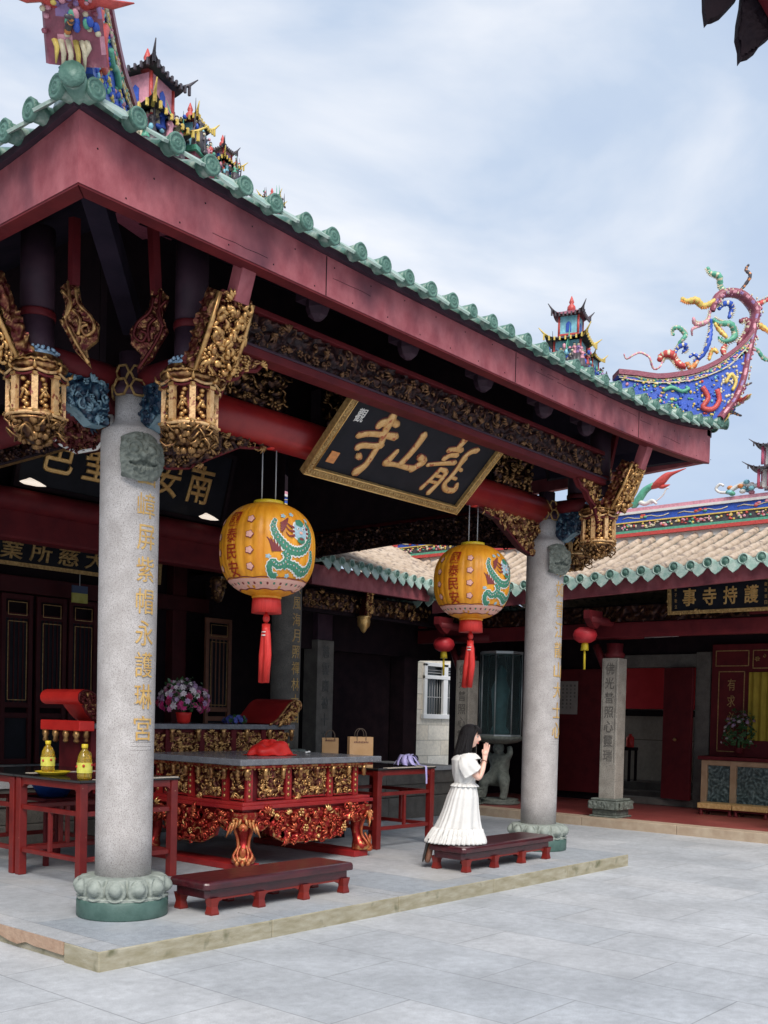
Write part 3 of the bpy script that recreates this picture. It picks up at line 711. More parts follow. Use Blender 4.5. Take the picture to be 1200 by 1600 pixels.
# leaf-shaped gilt wings and red struts under each hip
for cx, sg in ((0, -1), (LX, 1)):
    for (ox, oy, mir) in ((cx+sg*.27, -.60, -1), (cx+sg*.66, -.30, 1)):
        X_ = T(ox, oy, 4.02) @ RZ(-PI/4 if sg < 0 else PI/4) @ Matrix.Diagonal((mir if sg < 0 else -mir, 1, 1, 1))
        poly = [(-.04,.36),(-.10,.30),(-.06,.18),(-.10,.08),(-.05,.0),(.0,-.10),(.10,-.20),(.07,-.08),(.14,-.02),(.15,.08),(.09,.14),(.03,.22),(.01,.34)]
        g = MB(X_); g.prism(poly, -.0, .035); relief(g, .27, .58, 3, .03, .009, 0, 13, -.11, -.2, poly=poly)
        for P in ([(-.05,.34),(-.04,.22),(-.06,.10),(-.01,-.02),(.09,-.18)], [(.0,.30),(.02,.20),(.10,.12),(.12,.04),(.07,.0),(.04,.05),(.08,.07)], [(-.09,.28),(-.03,.2),(-.07,.1)], [(.02,.0),(.03,.1),(-.02,.16)]):
            g.tube([(x, -.02, z) for x, z in smooth_path(P)], .013, 6)
        g.build('leaf_bracket', 'carve', pav)
        q = MB(); q.bar((ox-mir*sg*0-.02*mir, oy, 4.34), (ox+sg*.06, oy-.06, 4.74), .055, .055, 0, up=(0,1,0)); q.build('eave_strut', 'darkred', pav)
    q = MB(); q.bar((cx, 0, 4.35), (cx+sg*1.25, -1.25, 4.66), .13, .16); q.build('hip_rafter', 'soffit', pav)
# long carved frieze between the hanging posts with its red rail, end pieces and block brackets
fz = MB(T(0, -.72, 0))
fz.box(.10, LX-.10, .02, .06, 4.17, 4.41)
fz.build('frieze_board', 'dark', pav)
fz = MB(T(0, -.72, 0)); relief(fz, LX-.2, .24, 2, .045, .014, 0, 11, .10, 4.17); scrolls(fz, LX-.2, .22, 4, .085, .007, 0, .10, 4.18, y=-.03, R=.04)
fz.build('carved_frieze', 'carvefrieze', pav)
fz = MB(); fz.box(.10, LX-.10, -.80, -.66, 4.095, 4.165); fz.box(.10, LX-.10, -.775, -.66, 4.415, 4.455); fz.box(.10, LX-.10, -.812, -.80, 4.15, 4.17, 1)
fz.build('frieze_rail', ['darkred', 'purple'], pav, bevel=.008)
for cx, sg in ((.10, 1), (LX-.10, -1)):
    poly = [(0,0),(0,-.36),(.05,-.40),(.09,-.34),(.14,-.22),(.24,-.18),(.30,-.11),(.42,-.08),(.50,0)]
    if sg < 0: poly = [(-a, b) for a, b in poly][::-1]
    g = MB(T(cx, -.73, 4.095)); g.prism(poly, 0, .05, 1)
    relief(g, .5, .4, 6, .035, .012, 0, 12, 0 if sg > 0 else -.5, -.4, poly=poly); scrolls(g, .5, .4, 9, .06, .007, 0, 0 if sg > 0 else -.5, -.4, poly=poly)
    g.tube([(a, -.01, b) for a, b in (poly[1:] if sg > 0 else poly[:-1])], .016, 6, 1)
    g.build('corner_apron', ['carve', 'darkred'], pav)
for x in (.95, 2.0, 3.05, 4.05, 4.85):
    g = MB(); g.lathe([(.03,4.46),(.07,4.49),(.09,4.54),(.09,4.60),(.06,4.62)], 6, c=(x, -.92, 0), sm=False); g.box(x-.09, x+.09, -1.0, -.78, 4.60, 4.66); g.build('block_bracket', 'purple', pav)
fz = MB(); fz.tube([(-.6, -1.0, 4.63), (LX+.6, -1.0, 4.63)], .06, 12); fz.build('eave_purlin', 'dark', pav)
# big carved spandrels by the columns, side beam carving
def spandrel(name, X, poly, seed, m, outline=None):
    xs_ = [a for a, b in poly]; zs_ = [b for a, b in poly]
    g = MB(X); g.prism(poly, 0, .07, 0); g.X = X
    relief(g, max(xs_)-min(xs_), max(zs_)-min(zs_), seed, .05, .013, 0, 11, min(xs_), min(zs_), poly=poly)
    scrolls(g, max(xs_)-min(xs_), max(zs_)-min(zs_), seed, .07, .008, 0, min(xs_), min(zs_), poly=poly, R=.04)
    g.tube([(a, -.01, b) for a, b in poly]+[(poly[0][0], -.01, poly[0][1])], .014, 6, 1)
    return g.build(name, [m, outline or m], pav)
leafp = [(0,0),(0,-.42),(-.10,-.46),(-.30,-.42),(-.52,-.30),(-.80,-.16),(-1.05,-.12),(-1.3,0)]
spandrel('carved_spandrel', T(LX-.2, -.02, 3.84), leafp, 21, 'carve', 'darkred')
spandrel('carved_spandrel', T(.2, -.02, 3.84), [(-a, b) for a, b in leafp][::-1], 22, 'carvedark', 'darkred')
YX = Matrix(((0,1,0,0),(1,0,0,0),(0,0,1,0),(0,0,0,1)))         # local X -> world Y, outward face looks to -X
spandrel('carved_spandrel', T(-.03, 0, 3.72) @ YX, [(.18,0),(.18,-.12),(.36,-.21),(.62,-.20),(.86,-.10),(1.05,.02),(1.05,.08)], 23, 'carve', 'lanwhite')
spandrel('carved_side_beam', T(LX-.14, 0, 3.66) @ YX, [(.1,-.16),(.1,.28),(LY,.28),(LY,-.02),(3.0,.02),(2.0,.06),(1.3,-.02),(.7,-.10)], 24, 'carvedark', 'dark')
spandrel('carved_side_beam', T(.14, 0, 3.66) @ YX, [(1.1,.0),(1.1,.12),(LY,.12),(LY,-.02)], 25, 'carvedark', 'dark')

# --- hip ridges with dragons in glazed shards
P_ = {
'band':[(-1.12,5.51),(-0.9,5.5),(-0.67,5.48),(-0.45,5.51),(-0.23,5.56),(-0.05,5.64),(0.11,5.74),(0.26,5.86),(0.35,5.95),(0.42,6.05)],
'low':[(-1.11,5.41),(-0.89,5.38),(-0.67,5.37),(-0.45,5.39),(-0.22,5.43),(-0.02,5.51),(0.15,5.6),(0.28,5.73),(.34,5.80),(.38,5.88)],
'spine':[(0.07,5.02),(0.2,5.19),(0.28,5.33),(0.34,5.51),(0.38,5.75),(0.42,5.92),(0.45,6.1),(0.48,6.26),(0.41,6.37),(0.31,6.45),(0.19,6.47),(0.07,6.44),(0.0,6.35),(-0.02,6.25)],
'body':[(-1.10,5.12),(-0.75,5.10),(-0.21,5.05),(0.07,4.98),(0.22,5.16),(0.3,5.40),(0.34,5.76),(0.15,5.6),(-0.02,5.51),(-.22,5.43),(-0.45,5.39),(-.67,5.37),(-1.1,5.40)]}
DR = [('s_maroon',.035,[(0.29,5.89),(0.37,6.01),(0.41,6.11),(0.38,6.18),(0.3,6.15)]),
('s_blue',.03,[(-0.22,5.67),(-0.11,5.76),(-0.06,5.9),(-0.03,6.04),(-0.04,6.16)]),
('s_red',.045,[(-0.62,5.67),(-0.58,5.73),(-0.5,5.74),(-0.44,5.7),(-0.39,5.63),(-0.33,5.61)]),
('s_pink',.013,[(-1.03,5.72),(-0.99,5.67),(-0.92,5.71),(-0.83,5.75),(-0.75,5.7),(-0.71,5.62),(-0.66,5.57),(-0.61,5.6),(-0.57,5.7)]),
('s_green',.025,[(-0.46,5.96),(-0.47,6.02),(-0.42,6.04),(-0.35,6.01),(-0.33,5.96),(-0.39,5.88),(-0.41,5.82)]),
('s_blue',.027,[(-0.44,5.75),(-0.41,5.82),(-0.34,5.85),(-0.31,5.81),(-0.35,5.78)]),
('s_pink',.025,[(-0.04,6.26),(-0.06,6.16),(-0.11,6.11),(-0.18,6.1),(-0.24,6.12),(-0.24,6.16)]),
('s_pink',.016,[(-0.09,6.1),(-0.21,6.06),(-0.26,6.02),(-0.24,5.97)]),
('s_green',.035,[(-0.01,6.16),(0.08,6.12),(0.19,6.11),(0.25,6.04),(0.24,5.97),(0.15,5.92),(0.07,5.96)]),
('s_yellow',.026,[(0.01,6.12),(0.1,6.02),(0.15,5.95)]),
('s_blue',.032,[(0.06,6.28),(0.09,6.33),(0.17,6.34),(0.21,6.29),(0.17,6.18)]),
('s_yellow',.035,[(-0.38,6.38),(-0.31,6.35),(-0.22,6.36),(-0.13,6.31),(-0.04,6.34),(0.04,6.42)]),
('s_green',.033,[(-0.09,6.74),(-0.05,6.68),(0.04,6.64),(0.07,6.54),(0.13,6.48),(0.24,6.46)]),
('s_dark',.02,[(0.39,6.8),(0.36,6.74),(0.4,6.66),(0.34,6.55),(0.28,6.49)]),
('s_red',.033,[(0.65,6.43),(0.51,6.36),(0.45,6.31),(0.47,6.21)]),
('s_yellow',.033,[(0.66,6.06),(0.55,6.12),(0.48,6.1)]),
('s_green',.022,[(0.67,5.73),(0.59,5.76),(0.5,5.84),(0.41,5.83)]),
('s_dark',.015,[(0.47,5.47),(0.38,5.43),(0.32,5.39)]),('s_dark',.015,[(0.35,5.29),(0.26,5.25)]),
('s_dark',.018,[(0.36,5.09),(0.28,5.12),(0.2,5.11),(0.18,5.17)]),
('s_yellow',.025,[(-0.04,5.70),(0.0,5.82),(0.05,5.77)]),('s_red',.03,[(0.15,5.89),(0.12,5.82),(0.13,5.75)]),
('s_orange',.03,[(-.3,5.66),(-.24,5.60),(-.18,5.68)]), ('s_blue',.02,[(-.27,5.72),(-.22,5.76),(-.16,5.70)])]
def hip_ridge(parent, cx, cy, rz):
    root = empty('hip_ridge', parent, (cx, cy, 0), rz)         # local +X points out along the diagonal
    B = smooth_path(P_['band'], 2); Lw = smooth_path(P_['low'], 2)
    top = MB(); Z = lambda a, d=0: [(x, z+d) for x, z in a]
    top.prism(B + Z(B, -.055)[::-1], -.125, .125); top.build('ridge_cap', 's_maroon', root)
    md = MB(); md.prism(Z(B, -.057) + [(x, z+.012) for x, z in Lw][::-1], -.10, .10)
    md.build('blue_band', 's_blue', root)
    wl = MB()
    for sd in (-1, 1):
        for A, off in ((B, -.066), (Lw, .012)): wl.tube([(x, sd*.102, z+off) for x, z in A], .008, 5)
        for k in range(1, len(B)-2, 1):
            x, z = B[k]; z = (z-.06+Lw[k][1])/2
            r1 = random.Random(k)
            for q in range(9):
                wl.ball((x+r1.uniform(-.05,.05), sd*.105, z+r1.uniform(-.03,.03)), (.017,.009,.010), 7, 4, r1.choice((0,1,2,3,0)))
    wl.build('band_flowers', ['s_cream', 's_pink', 's_green', 's_yellow'], root)
    bd = MB(); bd.prism(P_['body'], -.085, .085, 0)
    rn = random.Random(5)
    for sd in (-1, 1):
        for k in range(520):
            x = rn.uniform(-1.05, .32); z = rn.uniform(5.0, 5.76)
            if not inside(P_['body'], x, z): continue
            c = 1 if x > .05 and z > 5.2 else rn.choice((2,3,0,0,4,5)) if x < -.5 else rn.choice((6,0,0,2,5) if x > -.2 else (0,0,4,2))
            bd.ball((x, sd*.088, z), (rn.uniform(.008,.024), .016, rn.uniform(.008,.022)), 6, 4, c)
        for q, pts, c in ((.03, [(-.15,5.36),(-.08,5.24),(-.14,5.13),(-.02,5.12),(.05,5.22),(.02,5.34)], 6), (.022, [(-.6,5.3),(-.5,5.34),(-.38,5.3),(-.3,5.34)], 4), (.02, [(.12,5.42),(.18,5.52),(.24,5.44),(.2,5.34)], 2)):
            bd.tube([(x, sd*.10, z) for x, z in smooth_path(pts)], q, 6, c)
    bd.build('mosaic_body', ['s_blue','s_cream','s_yellow','s_pink','s_green','s_cyan','s_red'], root)
    sp = MB(); S = smooth_path(P_['spine'], 3)
    rr = [.14*(1-i/len(S))**.8+.022 for i in range(len(S))]
    k = len(S); vs = []; fs = []; n = 12
    for i, (x, z) in enumerate(S):
        a = Vector(S[max(i-1,0)]); b = Vector(S[min(i+1,k-1)]); d = (b-a).normalized(); nn = Vector((-d.y, d.x))
        for j in range(n):
            t = 2*PI*j/n; q = nn*math.cos(t)*min(rr[i], .05)
            vs.append((x+q.x, math.sin(t)*rr[i], z+q.y))
    fs = [(i*n+j, i*n+(j+1)%n, (i+1)*n+(j+1)%n, (i+1)*n+j) for i in range(k-1) for j in range(n)] + [tuple(range(n))]
    sp.add(vs, fs, 0, True)
    for fi in range((k-1)*n):
        if (fi//n) % 2 and fi % 3 == 0: sp.mi[fi] = 2 if (fi//n) % 4 == 1 else 3
    for i in range(2, k-3):
        x, z = S[i]; wdt = rr[i]
        for q in range(16):
            t = rn.uniform(-1, 1); sp.ball((x+rn.uniform(-.04,.03)+.03, t*wdt*.95, z+rn.uniform(-.03,.03)), (.010,.018,.016), 6, 4, rn.choice((1,1,2,2,3,0)) )
    sp.build('tail_spine', ['s_maroon', 's_cream', 's_pink', 's_purple'], root)
    # outward face: phoenix flower cluster and spreading leaves
    fx = MB()
    for k in range(8):
        a = rad(-70+k*20); fx.tube([(.48, 0, 5.68), (.52, math.sin(a)*.12, 5.68+math.cos(a)*.05), (.50, math.sin(a)*.30, 5.66+abs(math.cos(a))*.12)], [.03,.045,.008], 7, rn.choice((0,1,2,3)))
    for sd in (-1, 1):
        fx.tube([(.42, sd*.06, 5.62), (.46, sd*.14, 5.66), (.45, sd*.22, 5.63), (.44, sd*.33, 5.66)], [.04,.05,.03,.004], 8, 0)
        fx.tube([(.50, sd*.10, 5.63), (.53, sd*.2, 5.66), (.5, sd*.3, 5.65)], [.012,.018,.006], 6, 4)
    for k in range(30): fx.ball((.46+rn.uniform(0,.07), rn.uniform(-.13,.13), 5.58+rn.uniform(0,.14)), rn.uniform(.01,.024), 7, 5, rn.choice((1,2,4,5,3)))
    for k in range(10): fx.ball((.44+rn.uniform(0,.05), rn.uniform(-.02,.13), 5.42+rn.uniform(0,.1)), (.02,.02,.04), 7, 5, rn.choice((2,6,6,3)))
    for k in range(6): yy = -.10+.035*k+rn.uniform(-.012,.012); L_ = rn.uniform(.04,.26); fx.tube([(.42,yy,5.36),(.44,yy+.012,5.34-L_*.4),(.43,yy+rn.uniform(-.02,.02),5.30-L_)], [.018,.015,.004], 6, 4 if k % 3 else 1)
    fx.v = [((x-.45)*.8+.09+.07+(zz-5.02)*.62, y, zz) for x, y, z in fx.v for zz in (5.05+(z-5.30)*.5,)]
    fx.build('phoenix_cluster', ['s_red','s_yellow','s_green','s_pink','s_cream','s_purple','s_blue'], root)
    for m_, r_, pts in DR:
        t = MB(); Q = smooth_path(pts, 5); kk = len(Q)
        r_ *= .82; t.tube([(x, .02*math.sin(i*.5), z) for i, (x, z) in enumerate(Q)], [r_*(.35+.9*math.sin(PI*(.12+.76*i/(kk-1))))*(1.12 if i % 2 else .88) for i in range(kk)], 8)
        for fi in range((kk-1)*8):
            if (fi//8) % 3 == 2 and fi % 8 in (1,2,3,5,6): t.mi[fi] = 1
        if r_ > .017:
            for i in range(1, kk-1):
                x, z = Q[i]; dx, dz = Q[i+1][0]-Q[i-1][0], Q[i+1][1]-Q[i-1][1]; L_ = math.hypot(dx, dz) or 1; nx, nz = -dz/L_, dx/L_
                sg = 1 if len(pts) % 2 else -1; x += nx*r_*.8*sg; z += nz*r_*.8*sg
                t.tube([(x, .0, z), (x+nx*r_*.9*sg-dx*.4, 0, z+nz*r_*.9*sg-dz*.4)], [r_*.35, .002], 4, 1)
        if r_ > .022:
            for i in range(1, kk-1, 1):
                x, z = Q[i]; a = rn.uniform(0, 2*PI); t.ball((x+r_*.8*math.cos(a), .02, z+r_*.8*math.sin(a)), (r_*.4,.014,r_*.35), 6, 4)
        t.build('dragon_scroll', [m_, 's_cream' if m_ not in ('s_yellow', 's_dark') else 's_orange'], root)
    return root
hip_ridge(pav, EX1, EY0, -PI/4); hip_ridge(pav, EX0, EY0, -3*PI/4)

# --- miniature pagodas with figures standing at the head of each hip
def flare_roof(mb, cx, cy, z, w, d, h, mi, mi2):
    def fn(u, v):
        a = (u-.5)*2; b = (v-.5)*2; m = max(abs(a), abs(b)); k = 1-m
        lift = (abs(a)*abs(b))**2.5*h*.7
        return (cx+a*w/2, cy+b*d/2, z+h*(k**.8)*1.0+lift)
    mb.grid(fn, 14, 14, mi)
    for sx in (-1, 1):
        for sy in (-1, 1): mb.tube([(cx+sx*w*.36, cy+sy*d*.36, z+h*.25), (cx+sx*w*.5, cy+sy*d*.5, z+h*.66), (cx+sx*w*.6, cy+sy*d*.6, z+h*1.15)], [.014,.012,.004], 5, mi2)
    for k in range(9):
        t = -0.5+k/8; mb.box(cx+t*w-.008, cx+t*w+.008, cy-d/2-.008, cy-d/2+.01, z-.02+.02*abs(t)**2*4, z+.02+.05*abs(t)**3*8, mi2); mb.box(cx-w/2-.008, cx-w/2+.01, cy+t*d-.008, cy+t*d+.008, z-.02+.02*abs(t)**2*4, z+.02+.05*abs(t)**3*8, mi2)
def pagoda(parent, x, y, z, s, tiers, walls, roofs, seed=1, figs=12, rz=0):
    root = empty('ridge_pagoda', parent, (x, y, z), rz)
    root.scale = (s, s, s); rn = random.Random(seed); zz = 0
    pd = MB(); pd.box(-.22, .22, -.18, .18, -.42/s, -.002); pd.box(-.25, .25, -.21, .21, -.05, -.001, 1); pd.build('ridge_pedestal', ['s_maroon', 's_green'], root)
    for i, (w, h) in enumerate(tiers):
        b = MB(); b.box(-w/2, w/2, -w/2, w/2, zz, zz+h); b.box(-w/2-.012, w/2+.012, -w/2-.012, w/2+.012, zz, zz+.02, 1)
        for sx in (-1, 1):
            for sy in (-1, 1): b.tube([(sx*w/2, sy*w/2, zz), (sx*w/2, sy*w/2, zz+h)], .014, 6, 1)
        for X in (T(0, -w/2-.002, 0), T(-w/2-.002, 0, 0) @ RZ(-PI/2)):
            b.X = X; b.prism([(-.03,zz+.04),(-.03,zz+h*.6),(0,zz+h*.72),(.03,zz+h*.6),(.03,zz+.04)], -.006, .0, 2); b.X = Matrix()
        b.build('pagoda_wall', [walls[i % len(walls)], 's_red', 's_blue'], root); zz += h
        r = MB(); flare_roof(r, 0, 0, zz, w*1.65, w*1.65, .11, 0, 1); r.build('pagoda_roof', [roofs[i % len(roofs)], 's_yellow' if i % 2 == 0 else 's_dark'], root); zz += .07
    f = MB(); f.lathe([(.03,0),(.05,.03),(.045,.07),(.02,.10),(.03,.12),(.004,.19)], 10, c=(0,0,zz)); f.build('finial', 's_red', root)
    cl = MB()                                            # rockery, little trees and spears round the tower
    for k in range(90):
        a = rn.uniform(0, 2*PI); R = rn.uniform(.12, .32); x_, y_ = R*math.cos(a), R*math.sin(a)*.8; z_ = rn.uniform(.0, .26)
        if k % 6 == 0: cl.tube([(x_, y_, z_), (x_+rn.uniform(-.03,.03), y_, z_+.12), (x_+rn.uniform(-.06,.06), y_, z_+rn.uniform(.16,.30))], [.010,.008,.002], 5, rn.choice((0,1,4)))
        else: cl.ball((x_, y_, z_), (rn.uniform(.012,.035), .02, rn.uniform(.012,.035)), 6, 4, rn.choice((0,1,2,3,4,5)))
    cl.build('rockery', ['s_dark','s_green','s_cyan','s_pink','s_dark','s_blue'], root)
    for k in range(int(figs*1.4)):
        a = rn.uniform(0, 2*PI); R = rn.uniform(.15, .25); fx, fy = R*math.cos(a), R*math.sin(a)*.8-.03
        g = MB(); hh = rn.uniform(.11, .20); z0 = rn.choice((0, .04, .10, .16)); g.tube([(fx,fy,-.03),(fx,fy,z0+.01)], [.05,.034], 7, 2)
        g.lathe([(.030,0),(.034,.02),(.022,hh*.45),(.030,hh*.62),(.02,hh*.72),(.008,hh*.76)], 8, c=(fx,fy,z0)); g.ball((fx,fy,z0+hh*.86), .017, 7, 5, 1)
        g.tube([(fx-.028,fy,z0+hh*.6),(fx-.04,fy-.02,z0+hh*.45)], .008, 5); g.tube([(fx+.028,fy,z0+hh*.6),(fx+.044,fy-.03,z0+hh*.7)], .008, 5)
        g.ball((fx,fy,z0+hh*.93), (.018,.018,.012), 6, 4, 2)
        g.build('figurine', [rn.choice(('s_cream','s_cream','s_dark','s_blue','s_pink','s_green','s_red','s_cyan','s_orange','s_purple')), 's_cream', 's_dark'], root)
    return root
CY = ('s_cyan', 's_cyan'); PK = ('s_pink', 's_cream')
pagoda(pav, 5.95, -.05, 5.52, 1.0, [(.30,.34),(.22,.22)], CY, ('s_dark','s_maroon'), 2, 26, .3)
pagoda(pav, 6.42, -.02, 5.56, .72, [(.24,.34)], CY, ('s_dark','s_maroon'), 3, 12, .1)
pagoda(pav, .05, -.05, 5.50, 1.0, [(.32,.24),(.26,.24)], ('s_pink','s_pink'), ('s_dark','s_dark'), 4, 16, .3)
pagoda(pav, .34, .12, 5.62, .8, [(.26,.34)], ('s_cream',), ('s_blue',), 9, 4, .0)
pagoda(pav, .48, .0, 5.72, .75, [(.22,.30)], ('s_cyan',), ('s_dark','s_maroon'), 5, 12, .4)
pagoda(pav, .80, 0, 5.66, .55, [(.26,.24),(.18,.12)], ('s_cream','s_pink'), ('s_dark','s_cream'), 6, 9, .2)
pagoda(pav, 1.42, .1, 5.70, .45, [(.24,.2)], ('s_orange',), ('s_dark',), 7, 5, .6)
wf = MB(); wf.box(-.09, .09, -.09, .09, -.35, .01); wf.lathe([(.06,0),(.07,.05),(.04,.16),(.05,.22),(.02,.26)], 10); wf.ball((0,0,.30), .04, 8, 6, 1); wf.lathe([(.05,.32),(.02,.36),(.005,.42)], 8, mi=2)
o = wf.build('ridge_guardian', ['s_maroon','s_cream','s_dark'], pav); o.location = (6.80, -.05, 5.36)
# ============================================================ MAIN HALL behind the pavilion
hall = thing('main_hall', 'dim timber temple hall with lattice doors behind the pavilion', 'hall')
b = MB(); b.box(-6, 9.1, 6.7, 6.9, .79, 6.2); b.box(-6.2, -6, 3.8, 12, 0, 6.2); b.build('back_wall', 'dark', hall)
b = MB(); b.box(-6.2, 6.3, 4.42, 7.2, 5.3, 5.42); b.box(5.9, 9.3, 4.45, 6.6, 3.60, 3.66); b.build('ceiling', 'dark', hall)
# great roof of the hall, stands above and behind
b = MB()
b.grid(lambda u, v: (-7+u*13.4, 4.3+v*5, 5.5+2.3*v**1.25), 30, 12)
b.grid(lambda u, v: (-7+u*13.4, 9.3+v*5, 7.8-2.3*v), 30, 6)
for i in range(54):
    x = -6.9+i*.247; b.tube([(x, 4.25+5*k/6, 5.54+2.3*(k/6)**1.25) for k in range(7)], .065, 6)
b.build('roof', 'creamtile', hall, solid=.04)
b = MB()
for x in (-3.0, 0.9, 2.35, 4.72, 5.65): b.box(x-.13, x+.13, 6.52, 6.70, .79, 4.9)
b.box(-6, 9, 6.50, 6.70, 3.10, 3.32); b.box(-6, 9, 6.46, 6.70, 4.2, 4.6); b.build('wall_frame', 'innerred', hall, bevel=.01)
def lattice_door(x0, x1, z0, z1, m='innerred', y=6.60):
    d = MB(); d.box(x0, x0+.06, y-.05, y, z0, z1); d.box(x1-.06, x1, y-.05, y, z0, z1)
    for z in (z0, z0+.62, z0+.76, z1-.32, z1-.07): d.box(x0+.06, x1-.06, y-.045, y, z, z+.07)
    for k in range(1, 5):
        xx = x0+.06+(x1-x0-.12)*k/5; d.box(xx-.008, xx+.008, y-.03, y-.01, z0+.83, z1-.32)
    f = d.build('door', m, hall, bevel=.004)
    p = MB(); p.box(x0+.06, x1-.06, y-.012, y+.01, z0+.07, z0+.62); p.box(x0+.06, x1-.06, y-.01, y+.01, z0+.83, z1-.32)
    e_ = MB()
    for a, c in ((z0+.86, z1-.36), (z1-.28, z1-.10)):
        e_.box(x0+.09, x1-.09, y-.05, y-.046, a, a+.008); e_.box(x0+.09, x1-.09, y-.05, y-.046, c-.008, c)
        e_.box(x0+.09, x0+.098, y-.05, y-.046, a, c); e_.box(x1-.098, x1-.09, y-.05, y-.046, a, c)
    e_.build('gilt_line', 'oldgold', f); p.build('door_panel', 'blackpanel', f)
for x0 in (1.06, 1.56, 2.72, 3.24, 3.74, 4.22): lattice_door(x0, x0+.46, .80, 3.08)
lattice_door(5.87, 6.38, .80, 3.0, mat('brown_varnished_timber', (.13,.05,.03), (.2,.08,.045), 6, .45), 6.2)
b = MB(T(0, 6.44, 0)); relief(b, 7, .26, 31, .04, .03, 0, 8, 0, 3.9); scrolls(b, 7, .26, 8, .11, .01, 0, 0, 3.9, y=-.03, R=.05); b.build('carved_frieze', 'carvedark', hall)
for x, z, r in ((5.1, 3.25, .12), (7.0, 3.3, .12), (4.4, 4.0, .14)):
    b = MB(T(x, 5.0, z))
    rn = random.Random(int(x*9))
    b.lathe([(.02,-.16),(.07,-.1),(.1,0),(.09,.08),(.12,.14),(.08,.2)], 14)
    for k in range(40): t = rn.uniform(0, 6.28); zz = rn.uniform(-.12, .18); b.ball((.1*math.cos(t), .1*math.sin(t), zz), .022, 6, 4)
    b.build('hanging_boss', 'carvedark', hall)
# side gallery of the hall, right of the pavilion
b = MB()
for (x, w) in ((7.12, .36),):
    b.box(x-w/2, x+w/2, 4.82, 5.12, .79, 2.70, 1); b.box(x-w/2+.02, x+w/2-.02, 4.84, 5.10, 2.70, 4.0, 0)
b.build('square_pillar', ['purple', 'granite_dark'], hall, bevel=.01)
b = MB(T(7.12, 4.815, 0))
for i, ch in enumerate('慈雲廣被十方利'): char(b, ch, 0, 2.52-i*.26, .15, .19, .004, 0, ext=.03, bev=0, off=.008)
b.build('pillar_inscription', mat('grey_carved_letters', (.09,.09,.085), None, rough=.8), hall)
b = MB(); b.box(9.08, 9.44, 4.86, 5.16, .13, 2.56); b.box(6.3, 9.45, 4.95, 5.12, 2.56, 3.4); b.box(7.3, 9.44, 5.19, 5.30, .13, 2.7)  # last box: added dark sheet standing for the shade in the doorway
b.build('door_jamb', 'dark', hall)
b = MB(); b.box(5.9, 9.3, 4.35, 4.50, 3.05, 3.38); b.box(5.9, 9.3, 4.30, 4.42, 3.42, 3.58); b.box(6.2, 9.1, 6.4, 6.6, .79, 4.6); b.build('gallery_beam', 'dark', hall)
b = MB(T(0, 4.33, 0)); relief(b, 2.9, .25, 33, .04, .018, 0, 9, 6.1, 3.1); scrolls(b, 2.9, .22, 3, .1, .008, 0, 6.1, 3.12, y=-.03, R=.045); b.build('carved_frieze', 'carvedark', hall)
for (x, y, z, s) in ((7.28, 4.2, 2.93, 1.0),):
    g = MB(T(x, y, z)); g.lathe([(.004,-.13),(.03,-.11),(.05,-.07),(.085,-.02),(.095,.04),(.09,.09),(.10,.10),(.10,.12),(.05,.13)], 20, fn=lambda t, v: 1+.08*abs(math.cos(4*t)))
    g.bar((0, 0, .12), (.10, 0, .48), .11, .11, 1); g.X = T(x, y-.055, z+.12); relief(g, .12, .38, 3, .02, .012, 1, 14, -.02, 0); scrolls(g, .14, .36, 3, .05, .007, 1, -.02, 0)
    g.build('lotus_pendant', ['gold', 'carve'], hall)
# gallery roof: cream clay tiles, green eave ends, red and blue ridge
def tiled_roof(parent, fn, nu, nv, x0, x1, spacing, cover='creamtile', r=.07, name='roof'):
    """fn(u, d) -> point, u along eave in metres, d 0..1 up the slope"""
    m = MB(); m.grid(lambda u, v: fn(x0+u*(x1-x0), v), nu, nv); rf_ = m.build(name, 'greytile', parent, solid=.03)  # dark surface: shadows between the tile rows are put into its colour
    m = MB(); e_ = MB(); dr = MB(); n = int((x1-x0)/spacing); rn = random.Random(4)
    for i in range(n+1):
        u = x0+spacing*.5+i*(x1-x0-spacing)/n
        K = 16
        pts = [Vector(fn(u, k/K))+Vector((0,0,.025+rn.uniform(-.006,.006))) for k in range(K+1)]
        m.tube(pts, [r*(1.10 if k % 2 == 0 else .90) for k in range(K+1)], 8)
        d = (pts[0]-pts[1]).normalized(); yaw = math.atan2(d.y, d.x)
        e_.X = T(*(pts[0]+d*.02)) @ RZ(yaw) @ RY(PI/2)
        e_.lathe([(r*1.15,-.12),(r*1.15,.03),(r*.98,.035),(r*.86,.022)], 14, caps=False); e_.lathe([(r*.86,.022),(r*.5,.024),(r*.4,.032),(.001,.032)], 14, mi=1, caps=False)
        if i < n:
            p = Vector(fn(u+(x1-x0-spacing)/n/2, 0))+d*.03
            dr.X = T(*p) @ RZ(yaw+PI/2) @ RX(rad(-18)); q = spacing*.48
            dr.prism([(-q,.03),(-q*.9,-.03),(-q*.5,-.10),(0,-.145),(q*.5,-.10),(q*.9,-.03),(q,.03)], -.008, .008)
    m.build('cover_tiles', cover, rf_); e_.build('eave_ends', ['paledrip', 'tiledisc'], rf_); dr.build('drip_tiles', 'paledrip', rf_)
    return rf_
GY = 4.0
gz = lambda x: 3.75-.035*(min(x, 9)-6.5)-.1*max(0, x-9)
tiled_roof(hall, lambda x, v: (x, GY+v*2.7, gz(x)+v*1.12+.15*v*v), 30, 8, 6.0, 12.2, .21, r=.055)
b = MB(); b.box(6.0, 8.75, GY+.05, GY+.12, 3.40, 3.68); b.build('gallery_fascia', 'fascia', hall)
